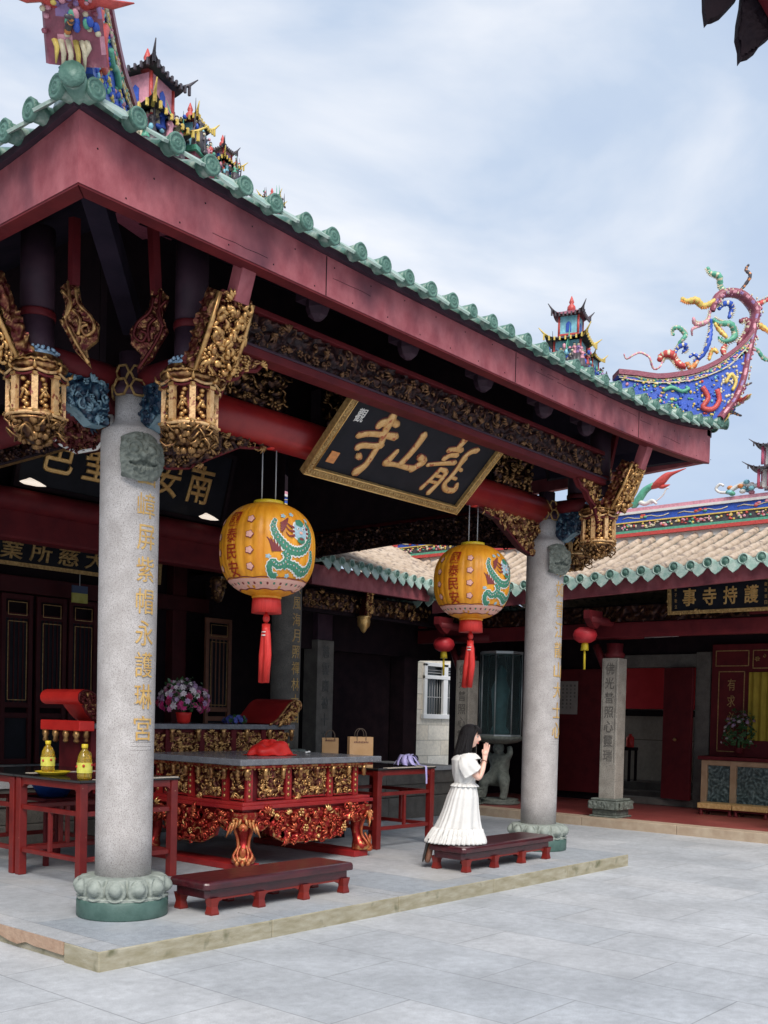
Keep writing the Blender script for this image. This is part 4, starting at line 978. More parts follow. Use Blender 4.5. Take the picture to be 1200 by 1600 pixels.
def ridge(parent, p, q, h=.42, seed=1, name='ridge'):
    """coloured ridge wall from p to q (base line), bands of red, green, mosaic, blue, with a pink cap"""
    p = Vector(p); q = Vector(q); L = (q-p).length; d = (q-p)/L; X = plane_m(p, d, (0,0,1))
    root = empty(name, parent)
    for nm, z0, z1, th, m_ in (('white_base',-.12,0,.10,'whiteshard'), ('red_band',0,.055,.16,'s_red'), ('green_band',.057,.10,.13,'s_green'), ('mosaic_band',.102,.22,.11,'s_dark'), ('gilt_band',.222,.24,.13,'s_yellow'), ('blue_band',.242,.36,.11,'s_blue'), ('white_band',.362,.40,.14,'whiteshard'), ('cap',.402,.46,.11,'s_pink')):
        m = MB(X); m.box(0, L, -th, th, z0*h/.42, z1*h/.42); m.build(nm, m_, root)
    m = MB(X); rn = random.Random(seed)
    for i in range(int(L*42)):
        x = rn.uniform(0, L); m.ball((x, -.115, rn.uniform(.12,.205)*h/.42), (rn.uniform(.012,.035), .018, rn.uniform(.01,.028)), 6, 4, rn.choice((0,1,2,3,4)))
    k = .4
    while k < L-.3:
        for i in range(5): m.ball((k+rn.uniform(-.12,.12), -.12, rn.uniform(.27,.34)*h/.42), (.035,.012,.022), 7, 4, rn.choice((0,1,2,3)))
        m.tube([(k-.4+.1*j, -.115, (.30+.018*math.sin(j*1.7))*h/.42) for j in range(9)], .008, 5, 4); k += .95
    m.build('shard_flowers', ['s_red', 's_yellow', 's_pink', 's_green', 's_cream'], root)
    return root
ridge(hall, (6.0, 6.75, 4.98), (13.5, 6.75, 4.66), .40, 3, 'gallery_ridge')

# ============================================================ SIDE HALL on the right
side = thing('side_hall', 'low side hall on the right with cream tiled roof, red fascia and open red doorway', 'hall')
def wz(y): return 3.57+.040*(1.5-y) if y > -2 else 3.57+.040*3.5+.02*(-2-y)
tiled_roof(side, lambda u, v: (8.72+v*2.3, -u, wz(-u)+v*(4.47-wz(-u))+.14*v*v-.14*v), 50, 8, -6.9, 9.0, .24, r=.062)
b = MB(); K = 26; pl = [(8.82, 4.1-i*.5) for i in range(K+1)]
vs = []; fs = []
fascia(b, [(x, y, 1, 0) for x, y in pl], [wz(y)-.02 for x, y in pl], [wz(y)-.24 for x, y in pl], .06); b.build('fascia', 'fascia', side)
ridge(side, (11.0, 6.6, 4.52), (11.0, -9, 4.55), .42, 9)
b = MB(); b.add([(11.02, 5.1, 4.5), (11.02, -9, 4.6), (14.6, -9, 3.2), (14.6, 5.1, 3.2)], [(0,1,2,3)]); b.build('rear_roof', 'creamtile', side, solid=.04)
b = MB(); b.box(9.62, 14.6, -9, 5.2, 3.24, 3.30); b.build('ceiling', 'dark', side)
b = MB()                                              # curved valley tiles where the two roofs meet
b.tube([(8.50, 3.85, 3.52), (8.66, 4.0, 3.56), (8.8, 4.15, 3.62)], .08, 10); b.build('valley_tiles', 'greytile', side)
b = MB(); b.box(9.45, 9.60, -9, 4.9, 2.80, 3.02); b.box(9.46, 9.59, -9, 4.9, 3.06, 3.22); b.build('eave_beam', 'darkred', side, bevel=.012)
b = MB(T(9.345, 0, 0) @ RZ(-PI/2)); relief(b, 5.5, .22, 41, .03, .02, 0, 9, -4.6, 3.02); b.build('carved_frieze', 'carvedark', side)
for y in (3.86, 1.24, -1.75, -4.5):
    c = empty('square_column', side, (9.62 if y < 3 else 9.5, y, 0))
    b = MB(); b.box(-.135, .135, -.135, .135, .40, 2.50); b.build('shaft', mat('tan_square_granite', (.26,.235,.20), (.38,.35,.30), 6, .75, bump=.4, bscale=90, c3=(.15,.14,.13), s3=90, lo3=.52, hi3=.66) if y == 3.86 else bpy.data.materials['tan_square_granite'], c, bevel=.012)
    b = MB(); b.box(-.235, .235, -.235, .235, .128, .16); b.box(-.20, .20, -.20, .20, .16, .25); b.box(-.25, .25, -.25, .25, .25, .375); b.box(-.22, .22, -.22, .22, .375, .41)
    b.build('carved_base', 'mask', c, bevel=.02)
    b = MB()
    for X in (T(-.252, 0, 0) @ RZ(-PI/2), T(0, -.252, 0)): b.X = X; relief(b, .44, .11, 5, .02, .012, 0, 14, -.22, .257)
    b.build('base_carving', 'mask', c)
    b = MB(T(-.137, 0, 0) @ RZ(-PI/2))
    for i, ch in enumerate('佛光普照心靈瑞'): char(b, ch, 0, 2.34-i*.215, .15, .17, .004, 0, ext=.03, bev=0, off=.008)
    b.box(-.105, -.10, -.003, 0, .95, 2.46); b.box(.10, .105, -.003, 0, .95, 2.46)
    b.build('inscription', 'granite_dark', c)
    b = MB(); b.lathe([(.14,2.50),(.16,2.56),(.12,2.60),(.13,2.72)], 8); b.tube([(-.0,-.45,2.86),(0,.45,2.86)], .08, 10); b.tube([(-.80,0,3.02),(.5,0,3.02)], .065, 10); b.tube([(-.05,.1,2.3),(0,.32,2.7)],.06,8)
    b.build('bracket_arms', 'darkred', c)
    b = MB(); b.X = T(-.85, 0, 3.05); b.prism([(-.02,-.02),(-.02,.10),(.35,.10),(.35,-.05),(.2,-.16),(.1,-.12)], -.05, .05); b.build('eave_bracket', 'darkred', c)
# walls: door opening between leaves, stone piers, shrine
b = MB()
b.box(12.3, 12.5, 2.62, 5.2, .13, 3.239, 0); b.box(12.3, 12.5, -.25, 1.10, .13, 3.239, 0); b.box(12.3, 12.5, -9, -.25, .13, 3.239, 0)
b.box(12.3, 12.5, 1.10, 2.62, 2.50, 3.239, 0); b.build('inner_wall', 'dark', side)
b = MB(); b.box(12.22, 12.48, .86, 1.12, .13, 2.75); b.box(12.24, 12.46, 1.60, 1.68, .2, 2.5); b.box(12.24, 12.46, 2.54, 2.64, .2, 2.5)
b.box(12.22, 12.5, 1.12, 2.66, .129, .24); b.box(12.23, 12.47, 1.12, 2.64, 2.5, 2.72); b.build('stone_door_surround', 'granite_dark', side, bevel=.01)
for (x0, y0, x1, y1) in ((12.26, 2.66, 12.20, 3.80), (12.20, 1.66, 12.0, 1.06)):
    p = Vector((x0, y0, 0)); q = Vector((x1, y1, 0)); X = plane_m((x0, y0, .26), q-p, (0,0,1)); L = (q-p).length
    d = MB(X); d.box(0, L, -.025, .025, 0, 2.22); f = d.build('door_leaf', 'darkred', side, bevel=.006)
    r = MB(X); r.tube([(L*.5, -.05+.0, 1.02), (L*.5, -.07, 1.0)], .03, 10); r.build('handle', 'oldgold', f)
b = MB(); b.box(14.3, 14.45, 1.0, 4.2, .13, 3.2); b.build('rear_room_wall', slab_mat('tan_block_wall', (.36,.31,.24), (.42,.37,.30), (.16,.14,.11), .8, .34, (rad(90),0,rad(90)), ms=.01), side)
b = MB(); b.box(14.22, 14.28, 1.2, 4.0, 1.80, 3.0); b.box(14.20, 14.285, 1.2, 4.0, 1.66, 1.78, 1); b.build('red_wall_board', [mat('lit_red_board', (.72,.02,.03), (.8,.03,.04), 4, .5), 'dark'], side)  # red brightened: the light falling on the board is put into its colour
b = MB(); b.box(13.6, 14.29, 1.0, 4.2, .129, .42); b.box(13.2, 13.6, 1.0, 4.2, .129, .28); b.build('rear_step', 'granite_dark', side, bevel=.01)
# shrine cupboard wall
b = MB(); b.box(12.18, 12.28, -1.8, .82, .13, 2.86); b.build('shrine_board', 'darkred', side)
b = MB(T(12.175, 0, 0) @ RZ(-PI/2))
for x0, x1, z0, z1 in ((-.70,-.26,1.1,2.42), (-.14,1.7,2.46,2.76), (-.76,-.2,2.50,2.76)):
    for (a, c, e, f_) in ((x0,x1,z0,z0+.014),(x0,x1,z1-.014,z1),(x0,x0+.014,z0,z1),(x1-.014,x1,z0,z1)): b.box(a, c, -.006, 0, e, f_)
for i, ch in enumerate('有求必應'): char(b, ch, -.48, 2.2-i*.27, .13, .19, .006, 0, ext=.03, bev=0)
scrolls(b, 1.6, .22, 3, .12, .006, 0, -.1, 2.5, R=.05); b.build('gilt_frame', 'oldgold', side)
b = MB(); b.grid(lambda u, v: (12.14+.02*math.sin(u*60), .18-u*1.2, 1.3+v*1.1), 80, 4); b.build('yellow_curtain', mat('dull_yellow_curtain', (.30,.22,.02), (.4,.3,.03), 5, .8), side)

# dragon tail and small pavilion tower on the side hall ridge
g = thing('ridge_tower', 'small white and pink tower ornament on the side hall ridge at the right edge', 'roof ornament', (11.0, -.62, 5.06))
zz = 0
for w_, h_ in ((.50, .26), (.42, .26)):
    b = MB(); b.box(-w_*.36, w_*.36, -w_*.36, w_*.36, zz, zz+h_); b.build('tower_wall', 'whiteshard', g)
    b = MB()
    for sx in (-1, -.33, .33, 1):
        for sy in (-1, -.33, .33, 1):
            if abs(sx) == 1 or abs(sy) == 1: b.tube([(sx*w_*.44, sy*w_*.44, zz), (sx*w_*.44, sy*w_*.44, zz+h_)], .022, 7)
    b.build('pink_pillars', mat('pink_pillar_paint', (.62,.12,.2), None, rough=.5) if zz == 0 else bpy.data.materials['pink_pillar_paint'], g); zz += h_
    b = MB(); flare_roof(b, 0, 0, zz, w_*1.35, w_*1.35, .09, 0, 0); b.build('tower_roof', 's_dark', g); zz += .075
b = MB(); rn = random.Random(5)
for k in range(40): b.ball((rn.uniform(-.1,.1)-.05, rn.uniform(-.5,.75), rn.uniform(-.04,.16)*(1 if k % 3 else .5)), (.05,.05,.035), 7, 5, rn.choice((0,1,2,3,4)))
b.tube(smooth_path([(-.1,.75,.0),(-.1,.86,.02),(-.1,.92,.08),(-.1,.86,.14),(-.1,.80,.11)]), .022, 6, 4)
b.tube(smooth_path([(-.1,.7,.02),(-.1,.5,.10),(-.1,.3,.05),(-.1,.1,.12)]), .035, 6, 4); b.build('cloud_base', ['s_pink','s_orange','s_cyan','s_green','whiteshard'], g)
g = thing('ridge_dragon', 'green dragon tail with red flame tip on the side hall ridge beside the pavilion corner', 'roof ornament', (11.0, 1.12, 5.04))
for nm, m_, pts, r_ in (('dragon_body','s_green',[(0,.62,-.02),(0,.50,.12),(0,.40,.24),(0,.26,.31)],[.05,.065,.06,.045]),
                        ('flame_tail','s_red',[(0,.30,.27),(0,.16,.33),(0,.04,.42),(0,-.06,.45),(0,-.28,.50)],[.035,.075,.06,.03,.006]),
                        ('lower_flame','s_red',[(0,.20,.28),(0,.10,.26),(0,-.02,.28)],[.02,.035,.006]),
                        ('whisker','whiteshard',[(0,.42,.0),(0,.25,.03),(0,.1,.12),(0,.04,.22),(0,.0,.22)],[.012]*5),
                        ('wave','whiteshard',[(0,.7,.02),(0,.55,.08),(0,.4,.02),(0,.28,.06),(0,.2,.0)],[.03,.04,.035,.03,.02])):
    b = MB(); P = smooth_path(pts, 4); R_ = smooth_path([(x,) for x in r_], 4); b.tube(P, [max(.004, x[0]) for x in R_], 8); b.build(nm, m_, g)

# ============================================================ GATE WALL AND WHITE HOUSE beyond
gate = thing('gate_wall', 'dark wall with rounded opening between the two halls', 'wall')
b = MB(T(0, 5.0, 0)); ow_ = 9.46
b.prism([(9.44,.13),(9.50,.13),(9.50,2.34),(9.53,2.43),(9.60,2.50),(9.70,2.53),(10.84,2.58),(10.84,.13),(12.6,.13),(12.6,3.9),(9.44,3.9)], 0, .22)
b.build('wall', 'dark', gate); b = MB(); b.box(9.45, 10.7, 4.98, 5.24, .129, .60); b.build('threshold', 'granite_dark', gate, bevel=.01)
house = thing('white_house', 'pale stone block house with white framed window beyond the gate', 'house')
b = MB(T(0, 8, 0))
wx0, wx1 = 13.55, 14.95
b.box(11.5, wx0, 0, .3, 0, 4.6); b.box(wx0, 17, 0, .3, 0, 1.60); b.box(wx0, 17, 0, .3, 2.72, 4.6); b.box(wx1, 17, 0, .3, 1.60, 2.72)
b.build('wall', 'whitewall', house)
b = MB()
for x in (13.55, 14.24, 14.86): b.box(x, x+.10 if x != 14.24 else x+.16, 7.95, 8.02, 1.56, 2.72)
b.box(13.55, 14.96, 7.94, 8.021, 2.38, 2.46); b.box(13.50, 15.0, 7.92, 8.02, 1.50, 1.60); b.box(13.55, 14.96, 7.95, 8.02, 2.66, 2.74)
f = b.build('window', 'white', house, bevel=.006)
b = MB(); b.box(13.64, 14.87, 8.08, 8.10, 1.6, 2.7); b.build('pane', 'glassdark', f)
b = MB()
for k in range(14): b.tube([(13.68+k*.09, 8.05, 1.6), (13.68+k*.09, 8.05, 2.38)], .008, 5)
for z in (1.98, 2.52, 2.58): b.tube([(13.64, 8.05, z), (14.9, 8.05, z)], .01, 5)
b.build('window_bars', 'wire', f)

# ============================================================ SIGNS
def frame_rect(mb, w, h, t, dep, mi=0):
    for a, c, e, f_ in ((-w/2, w/2, h/2-t, h/2), (-w/2, w/2, -h/2, -h/2+t), (-w/2, -w/2+t, -h/2+t, h/2-t), (w/2-t, w/2, -h/2+t, h/2-t)): mb.box(a, c, -dep, .02, e, f_, mi)
bl = Vector((1.625, -.10, 3.60)); tr = Vector((3.76, -.70, 4.19))
ctr = (bl+tr)/2; upv = Vector((0, -.60, .59)); Wd, Hd = 2.14, upv.length
sg_ = thing('name_board', 'large black tilted name board with three gold characters and gilt frame', 'sign', ctr)
X = plane_m((0,0,0), (1,0,0), upv); 
b = MB(X); b.box(-Wd/2+.06, Wd/2-.06, -.005, .03, -Hd/2+.06, Hd/2-.06); b.build('board', 'blackpanel', sg_)
b = MB(X); frame_rect(b, Wd, Hd, .078, .035)
for i in range(64):
    for z in (-Hd/2+.039, Hd/2-.039): b.ball((-Wd/2+.04+i*(Wd-.08)/63, -.036, z), (.014,.008,.02), 6, 4, 0)
for i in range(24):
    for x in (-Wd/2+.039, Wd/2-.039): b.ball((x, -.036, -Hd/2+.05+i*(Hd-.1)/23), (.02,.008,.014), 6, 4, 0)
for t_ in (.004, .072): 
    b.tube([(-Wd/2+t_,-.038,-Hd/2+t_),(Wd/2-t_,-.038,-Hd/2+t_),(Wd/2-t_,-.038,Hd/2-t_),(-Wd/2+t_,-.038,Hd/2-t_),(-Wd/2+t_,-.038,-Hd/2+t_)], .007, 4, 1)
b.build('frame', ['oldgold', 'gold'], sg_)
b = MB(X)
BRUSH = [([(-0.512,0.309),(-0.503,0.259),(-0.486,0.155),(-0.43,0.01)],[0.048,0.06,0.045,0.039]), ([(-0.596,0.164),(-0.576,0.209),(-0.492,0.246),(-0.402,0.238)],[0.039,0.051,0.045,0.042]), ([(-0.739,0.037),(-0.64,0.081),(-0.493,0.111),(-0.332,0.131)],[0.039,0.036,0.039,0.051]), ([(-0.664,-0.069),(-0.628,-0.036),(-0.507,-0.01),(-0.419,0.018)],[0.045,0.039,0.036,0.042]), ([(-0.6,-0.133),(-0.557,-0.15)],[0.042,0.033]), ([(-0.455,0.016),(-0.449,-0.078),(-0.451,-0.199),(-0.505,-0.292)],[0.042,0.039,0.042,0.06]),
([(-0.031,0.234),(-0.026,0.151),(-0.038,0.026),(-0.068,-0.098)],[0.051,0.045,0.042,0.042]), ([(-0.206,0.015),(-0.223,-0.062),(-0.248,-0.132)],[0.03,0.039,0.045]), ([(-0.248,-0.132),(-0.116,-0.115),(0.02,-0.109),(0.125,-0.101)],[0.039,0.03,0.036,0.042]), ([(0.089,0.025),(0.179,-0.002),(0.142,-0.067),(0.108,-0.126)],[0.042,0.051,0.042,0.033]),
([(0.491,0.323),(0.487,0.259),(0.48,0.207)],[0.048,0.039,0.036]), ([(0.381,0.169),(0.453,0.2),(0.546,0.211)],[0.036,0.033,0.039]), ([(0.402,0.078),(0.452,0.131),(0.535,0.152)],[0.039,0.033,0.036]), ([(0.257,-0.026),(0.378,0.016),(0.575,0.077)],[0.027,0.027,0.036]), ([(0.454,-0.022),(0.433,-0.113),(0.41,-0.197),(0.383,-0.268)],[0.03,0.027,0.027,0.03]), ([(0.461,-0.028),(0.551,-0.041),(0.554,-0.15),(0.516,-0.292)],[0.03,0.036,0.03,0.039]), ([(0.44,-0.103),(0.528,-0.098)],[0.021,0.024]), ([(0.438,-0.172),(0.527,-0.17)],[0.021,0.024]), ([(0.742,0.261),(0.674,0.223),(0.645,0.146),(0.658,0.045),(0.654,-0.074),(0.64,-0.157),(0.713,-0.207),(0.822,-0.191),(0.804,-0.119)],[0.042,0.039,0.036,0.033,0.033,0.036,0.039,0.042,0.027]), ([(0.674,0.153),(0.662,0.059),(0.654,-0.021)],[0.027,0.024,0.027]), ([(0.669,0.035),(0.733,0.024)],[0.024,0.024]), ([(0.668,-0.071),(0.742,-0.075)],[0.024,0.024])]
def brush(mb, pts, ws, mi, grow=0, y=0, flat=.35):
    P = smooth_path([(x, z, wd) for (x, z), wd in zip(pts, ws)], 5); n = 12; vs = []; fs = []; k = len(P)
    d0 = Vector((P[0][0]-P[1][0], P[0][1]-P[1][1])); d0.normalize(); d1 = Vector((P[-1][0]-P[-2][0], P[-1][1]-P[-2][1])); d1.normalize()
    P = [(P[0][0]+d0.x*P[0][2]*.6, P[0][1]+d0.y*P[0][2]*.6, P[0][2]*.35)]+P+[(P[-1][0]+d1.x*P[-1][2]*.6, P[-1][1]+d1.y*P[-1][2]*.6, P[-1][2]*.35)]; k = len(P)
    for i, (x, z, wd) in enumerate(P):
        a = Vector(P[max(i-1,0)][:2]); c = Vector(P[min(i+1,k-1)][:2]); d = (c-a).normalized(); nn = Vector((-d.y, d.x)); R_ = wd*.80+grow
        for j in range(n):
            t = 2*PI*j/n; vs.append((x+nn.x*R_*math.cos(t), y-abs(R_*flat)*math.sin(t), z+nn.y*R_*math.cos(t)))
    for i in range(k-1):
        for j in range(n): fs.append((i*n+j, i*n+(j+1)%n, (i+1)*n+(j+1)%n, (i+1)*n+j))
    mb.add(vs, fs+[tuple(range(n)), tuple((k-1)*n+j for j in range(n))], mi, True)
for pts, ws in BRUSH:
    brush(b, pts, ws, 1, .006, -.004, .12); brush(b, pts, ws, 0, 0, -.012, .45)
b.build('characters', ['signgold', 'lanmar'], sg_)
b = MB(X)
for i, ch in enumerate('歲次甲子吉旦立'): char(b, ch, .83+.0*i, .22-i*.075, .045, .05, .006, 0, ext=.02, bev=0)
for i, ch in enumerate('住持重修'): char(b, ch, .90, .16-i*.075, .04, .045, .006, 0, ext=.02, bev=0)
char(b, '觀', -.84, .21, .10, .13, .01, 1, slant=.1, ext=.03, bev=.01)
b.box(-.895, -.80, -.012, 0, -.27, -.16, 2); char(b, '印', -.848, -.215, .06, .075, .018, 1, ext=.02, bev=0)
for i, ch in enumerate('山門主'): char(b, ch, -.85, .05-i*.07, .05, .055, .006, 2, ext=.02, bev=0)
b.build('small_characters', ['whiteshard', 'lanwhite', 's_orange'], sg_)

def back_board(name, label, ctr, W_, H_, upv, text, size, gapx, m='gold', fr='oldgold', xoff=0, group=None):
    t = thing(name, label, 'sign', ctr, 0, group); X = plane_m((0,0,0), (1,0,0), upv)
    b = MB(X); b.box(-W_/2, W_/2, 0, .04, -H_/2, H_/2); b.build('board', 'blackpanel', t)
    b = MB(X); frame_rect(b, W_+.06, H_+.06, .05, .03); b.build('frame', fr, t)
    b = MB(X)
    for i, ch in enumerate(text): char(b, ch, xoff+(i-(len(text)-1)/2)*gapx, 0, size[0], size[1], .02, 0, shear=.10, ext=.04, bev=.014, off=-.0)
    b.build('characters', m, t); return t
back_board('hall_board', 'wide black board with gold brush characters leaning above the red back beam', (2.92, 4.0, 4.40), 2.9, .84, (0,-.28,1), '邑聖泉安南', (.36,.47), .49, fr='dark', xoff=.02)
back_board('door_board', 'long narrow black board with pale characters over the hall doors', (2.2, 5.95, 3.58), 5.2, .36, (0,-.1,1), '業所慈大', (.31,.25), .41, m='oldgold', xoff=.92)
t = thing('side_board', 'black board with four gold characters under the side hall eave', 'sign', (9.20, -.52, 3.30))
X = plane_m((0,0,0), (0,-1,0), (-.10,0,1))
b = MB(X); b.box(-.70, .70, 0, .03, -.20, .20); b.build('board', 'blackpanel', t)
b = MB(X); frame_rect(b, 1.46, .46, .05, .03); scrolls(b, 1.4, .05, 3, .05, .005, 0, -.7, -.23, y=-.03, R=.018); scrolls(b, .05, .4, 3, .05, .005, 0, -.73, -.2, y=-.03, R=.018); b.build('frame', 'oldgold', t)
b = MB(X)
for i, ch in enumerate('事寺持護'): char(b, ch, -.42+i*.29, 0, .19, .24, .012, 0, shear=.06, ext=.04, bev=.012, off=.008)
for i in range(4): char(b, '弟子敬立'[i], -.62, .12-i*.08, .035, .05, .006, 0, ext=.02, bev=0); char(b, '歲次吉日'[i], .64, .12-i*.08, .035, .05, .006, 0, ext=.02, bev=0)
b.build('characters', 'gold', t)
t = thing('notice_board', 'pale notice sheet with dark lines on the left red door leaf', 'notice', (12.165, 3.55, 1.96))
b = MB(); b.box(0, .012, -.22, .22, -.30, .30); b.build('sheet', mat('aged_notice_paper', (.30,.27,.24), (.36,.33,.29), 6, .8), t)
b = MB(T(-.002,0,0) @ RZ(-PI/2))
for i in range(5):
    for k in range(7 if i else 4): char(b, '佛法僧寶心經南無'[(i*3+k) % 8], .16-i*.08, .22-k*.066, .035, .04, .002, 0, ext=.02, bev=0)
b.build('writing', 'sole', t)

# ============================================================ LANTERNS
def lantern(loc, rz, label):
    t = thing('silk_lantern', label, 'lantern', loc, rz, 'large yellow dragon lanterns under the front beam')
    R, H = .392, .385
    def rad_(h): return R*max(.0, 1-abs(h/H)**2.5)**(1/2.3) if abs(h) < H else 0
    def pt(az, h, off=0):
        r = rad_(h)+off; return (r*math.cos(az), r*math.sin(az), h)
    NR = 30
    b = MB(); hs = [-.372]+[ -.372+.744*k/40 for k in range(1, 40)]+[.372]
    b.lathe([(rad_(h), h) for h in hs], 180, fn=lambda t_, v: 1-.022*(1-abs(math.cos(t_*NR/2)))**2+.004*math.sin(t_*7+v*5), caps=True)
    sh = b.build('lantern_shade', 'lanyel', t)
    # az0: azimuth (local) of the painted centre; u right = decreasing angle seen from outside? seen from outside, right = +az
    def wrap(mb, vs, fs, az0, h0, off, mi, ml=.03):
        vs, fs = subdiv(vs, fs, ml); mb.add([pt(az0+a/R, h0+b_, off+c) for a, b_, c in vs], fs, mi, False)
    def ribbon(mb, path, wd, az0, h0, off, mi, scal=False):
        P = smooth_path(path, 5); k = len(P); vs = []; fs = []
        for i, (x, y) in enumerate(P):
            a = Vector(P[max(i-1,0)]); c = Vector(P[min(i+1,k-1)]); d = (c-a); d = d.normalized() if d.length > 0 else Vector((1,0)); n = Vector((-d.y, d.x))
            tt = i/(k-1); ww = wd(tt) if callable(wd) else wd
            if scal: ww *= 1+.25*(i % 2)
            vs += [(x+n.x*ww, y+n.y*ww, 0), (x, y, .002), (x-n.x*ww, y-n.y*ww, 0)]
        for i in range(k-1):
            fs += [(i*3, i*3+1, i*3+4, i*3+3), (i*3+1, i*3+2, i*3+5, i*3+4)]
        mb.add([pt(az0+a/R, h0+b_, off+c) for a, b_, c in vs], fs, mi, False)
    def blob(mb, x, y, rx, ry, az0, h0, off, mi, lob=0, n=18):
        vs = [(x, y, .002)]+[(x+rx*math.cos(2*PI*j/n)*(1+lob*math.cos(2*PI*j/n*5)), y+ry*math.sin(2*PI*j/n)*(1+lob*math.cos(2*PI*j/n*5)), 0) for j in range(n)]
        wrap(mb, vs, [(0, 1+j, 1+(j+1) % n) for j in range(n)], az0, h0, off, mi, .04)
    AZC = 0.0
    for side_k in range(2):
        A = AZC+PI*side_k
        b = MB()
        for i, ch in enumerate('國泰民安'):
            vs, fs = glyph(ch, ext=.02, bev=0, off=.006); wrap(b, [(a*.115, c*.118, .002) for a, c, z in vs], fs, A-1.02, .205-i*.133, .004, 0)
        b.build('characters', 'lanred', sh)
        b = MB()
        for dx in (-.58, -1.50):
            for i in range(4):
                blob(b, 0, 0, .034, .031, A+dx, .195-i*.125, .003, 1, .16, 20); blob(b, 0, 0, .028, .025, A+dx, .197-i*.125, .005, 0, .14, 20)
        b.build('painted_flowers', ['lanpink', 'lanmar'], sh)
        b = MB(); Z = A+.22
        for wmul, mi, off in ((1.35, 4, .003), (1, 0, .0055)):
            ribbon(b, [(-.10,.20),(-.125,.14),(-.10,.07),(-.05,.01),(.02,-.04),(.10,-.045),(.17,-.01),(.22,.06),(.235,.14),(.20,.2)], lambda q: (.012+.018*math.sin(PI*q))*wmul, Z, 0, off, mi, True)
            ribbon(b, [(.24,-.02),(.255,-.10),(.22,-.18),(.15,-.20),(.07,-.165),(0,-.155),(-.03,-.19)], lambda q: (.014+.018*math.sin(PI*q))*wmul, Z, 0, off+.0005, mi, True)
            ribbon(b, [(-.03,-.05),(-.0,-.10),(-.03,-.15),(-.08,-.17),(-.12,-.14),(-.15,-.18),(-.13,-.24),(-.08,-.245)], lambda q: (.026-.008*q)*wmul, Z, 0, off+.001, mi, True)
            blob(b, .12, .12, .068*wmul**.5, .078*wmul**.5, Z, 0, off, 4 if mi == 4 else 1, .05)
        for path in ([(-.10,.20),(-.125,.14),(-.10,.07),(-.05,.01),(.02,-.04),(.10,-.045),(.17,-.01),(.22,.06),(.235,.14)], [(.24,-.02),(.255,-.10),(.22,-.18),(.15,-.20),(.07,-.165),(0,-.155)], [(-.03,-.05),(-.0,-.10),(-.03,-.15),(-.08,-.17),(-.12,-.14)]):
            for q, (x_, y_) in enumerate(smooth_path(path, 5)): blob(b, x_+.006*(1 if q % 2 else -1), y_+.004, .0055, .0045, Z, 0, .0095, 1 if q % 3 else 3, 0, 8)
        blob(b, .12, .185, .045, .03, Z, 0, .009, 0, .1); blob(b, .12, .045, .04, .026, Z, 0, .009, 0, .0)
        for ex in (.095, .145): blob(b, ex, .135, .014, .011, Z, 0, .010, 4); blob(b, ex, .135, .006, .006, Z, 0, .0125, 5)
        blob(b, .12, .105, .018, .012, Z, 0, .010, 3); blob(b, .12, .055, .022, .01, Z, 0, .0115, 2)
        for s_ in (-1, 1):
            for q in range(3): ribbon(b, [(.12+s_*.06, .14-.03*q), (.12+s_*.11, .16-.045*q), (.12+s_*.14, .20-.05*q)], lambda v_: .009*(1-v_)+.002, Z, 0, .0045, 2)
        for q in range(5): ribbon(b, [(-.12+.012*q, -.06), (-.15+.02*q, .02-.01*q), (-.175+.03*q, .05-.006*q)], lambda v_: .011*(1-v_)+.002, Z, 0, .0045, 2)
        for q in range(4): ribbon(b, [(-.06, .10+.02*q), (-.02+.01*q, .15+.02*q), (.0, .21)], lambda v_: .010*(1-v_)+.002, Z, 0, .0048, 2)
        for (x, y) in ((-.16,-.10),(-.03,.23),(.02,-.24),(-.09,-.24),(.23,.22),(.06,.25)): blob(b, x, y, .022, .016, Z, 0, .0042, 1, .25)
        b.build('painted_dragon', ['langreen','lanblue','lanmar','lanpink','lanwhite','sole'], sh)
    b = MB()                                            # petal ring round the bottom
    for h_, w_ in ((-.262, .0035), (-.345, .003)):
        k = 90; vs = []
        for j in range(k): vs += [pt(2*PI*j/k, h_-w_+.008*abs(math.sin(j*.42)), .004), pt(2*PI*j/k, h_+w_+.008*abs(math.sin(j*.42)), .004)]
        b.add(vs, [(2*j, (2*j+2) % (2*k), (2*j+3) % (2*k), 2*j+1) for j in range(k)], 0)
    k = 90; b.add([pt(2*PI*j/k, h_, .002) for h_ in (-.34, -.31, -.285, -.264) for j in range(k)], [(i*k+j, i*k+(j+1) % k, (i+1)*k+(j+1) % k, (i+1)*k+j) for i in range(3) for j in range(k)], 1)
    for j in range(34): blob(b, 0, 0, .012, .009, 2*PI*j/34, -.30, .005, 0 if j % 2 else 2)
    b.build('petal_border', ['lanmar', 'lanpink', 'langreen'], sh)
    b = MB(); b.lathe([(.118,.365),(.122,.372),(.122,.398),(.10,.40)], 32); b.lathe([(.10,.398),(.10,.37)], 32); b.build('top_collar', 'yellow', t)
    b = MB(); b.lathe([(.118,-.395),(.122,-.39),(.122,-.372),(.115,-.368)], 32); b.build('bottom_collar', 'lanyel', t)
    b = MB(); b.lathe([(.115,-.396),(.118,-.42),(.124,-.515),(.0,-.50)], 60, fn=lambda a, v: 1+.05*math.sin(a*30)*v); b.build('fringe', 'tassel', t)
    b = MB(); b.tube([(0,0,-.50),(0,0,-.60)], .012, 8); b.ball((0,0,-.555), (.03,.03,.04), 10, 7); b.lathe([(.03,-.61),(.034,-.60),(.034,-.66),(.032,-.68)], 14)
    zt = -.68
    for s_ in (-1, 1):
        b.tube([(0, 0, -.62), (.012*s_, .008*s_, zt), (.03*s_-.01, .014*s_, -.85), (.035*s_-.05, .01*s_, -1.08)], [.026,.03,.033,.030], 12)
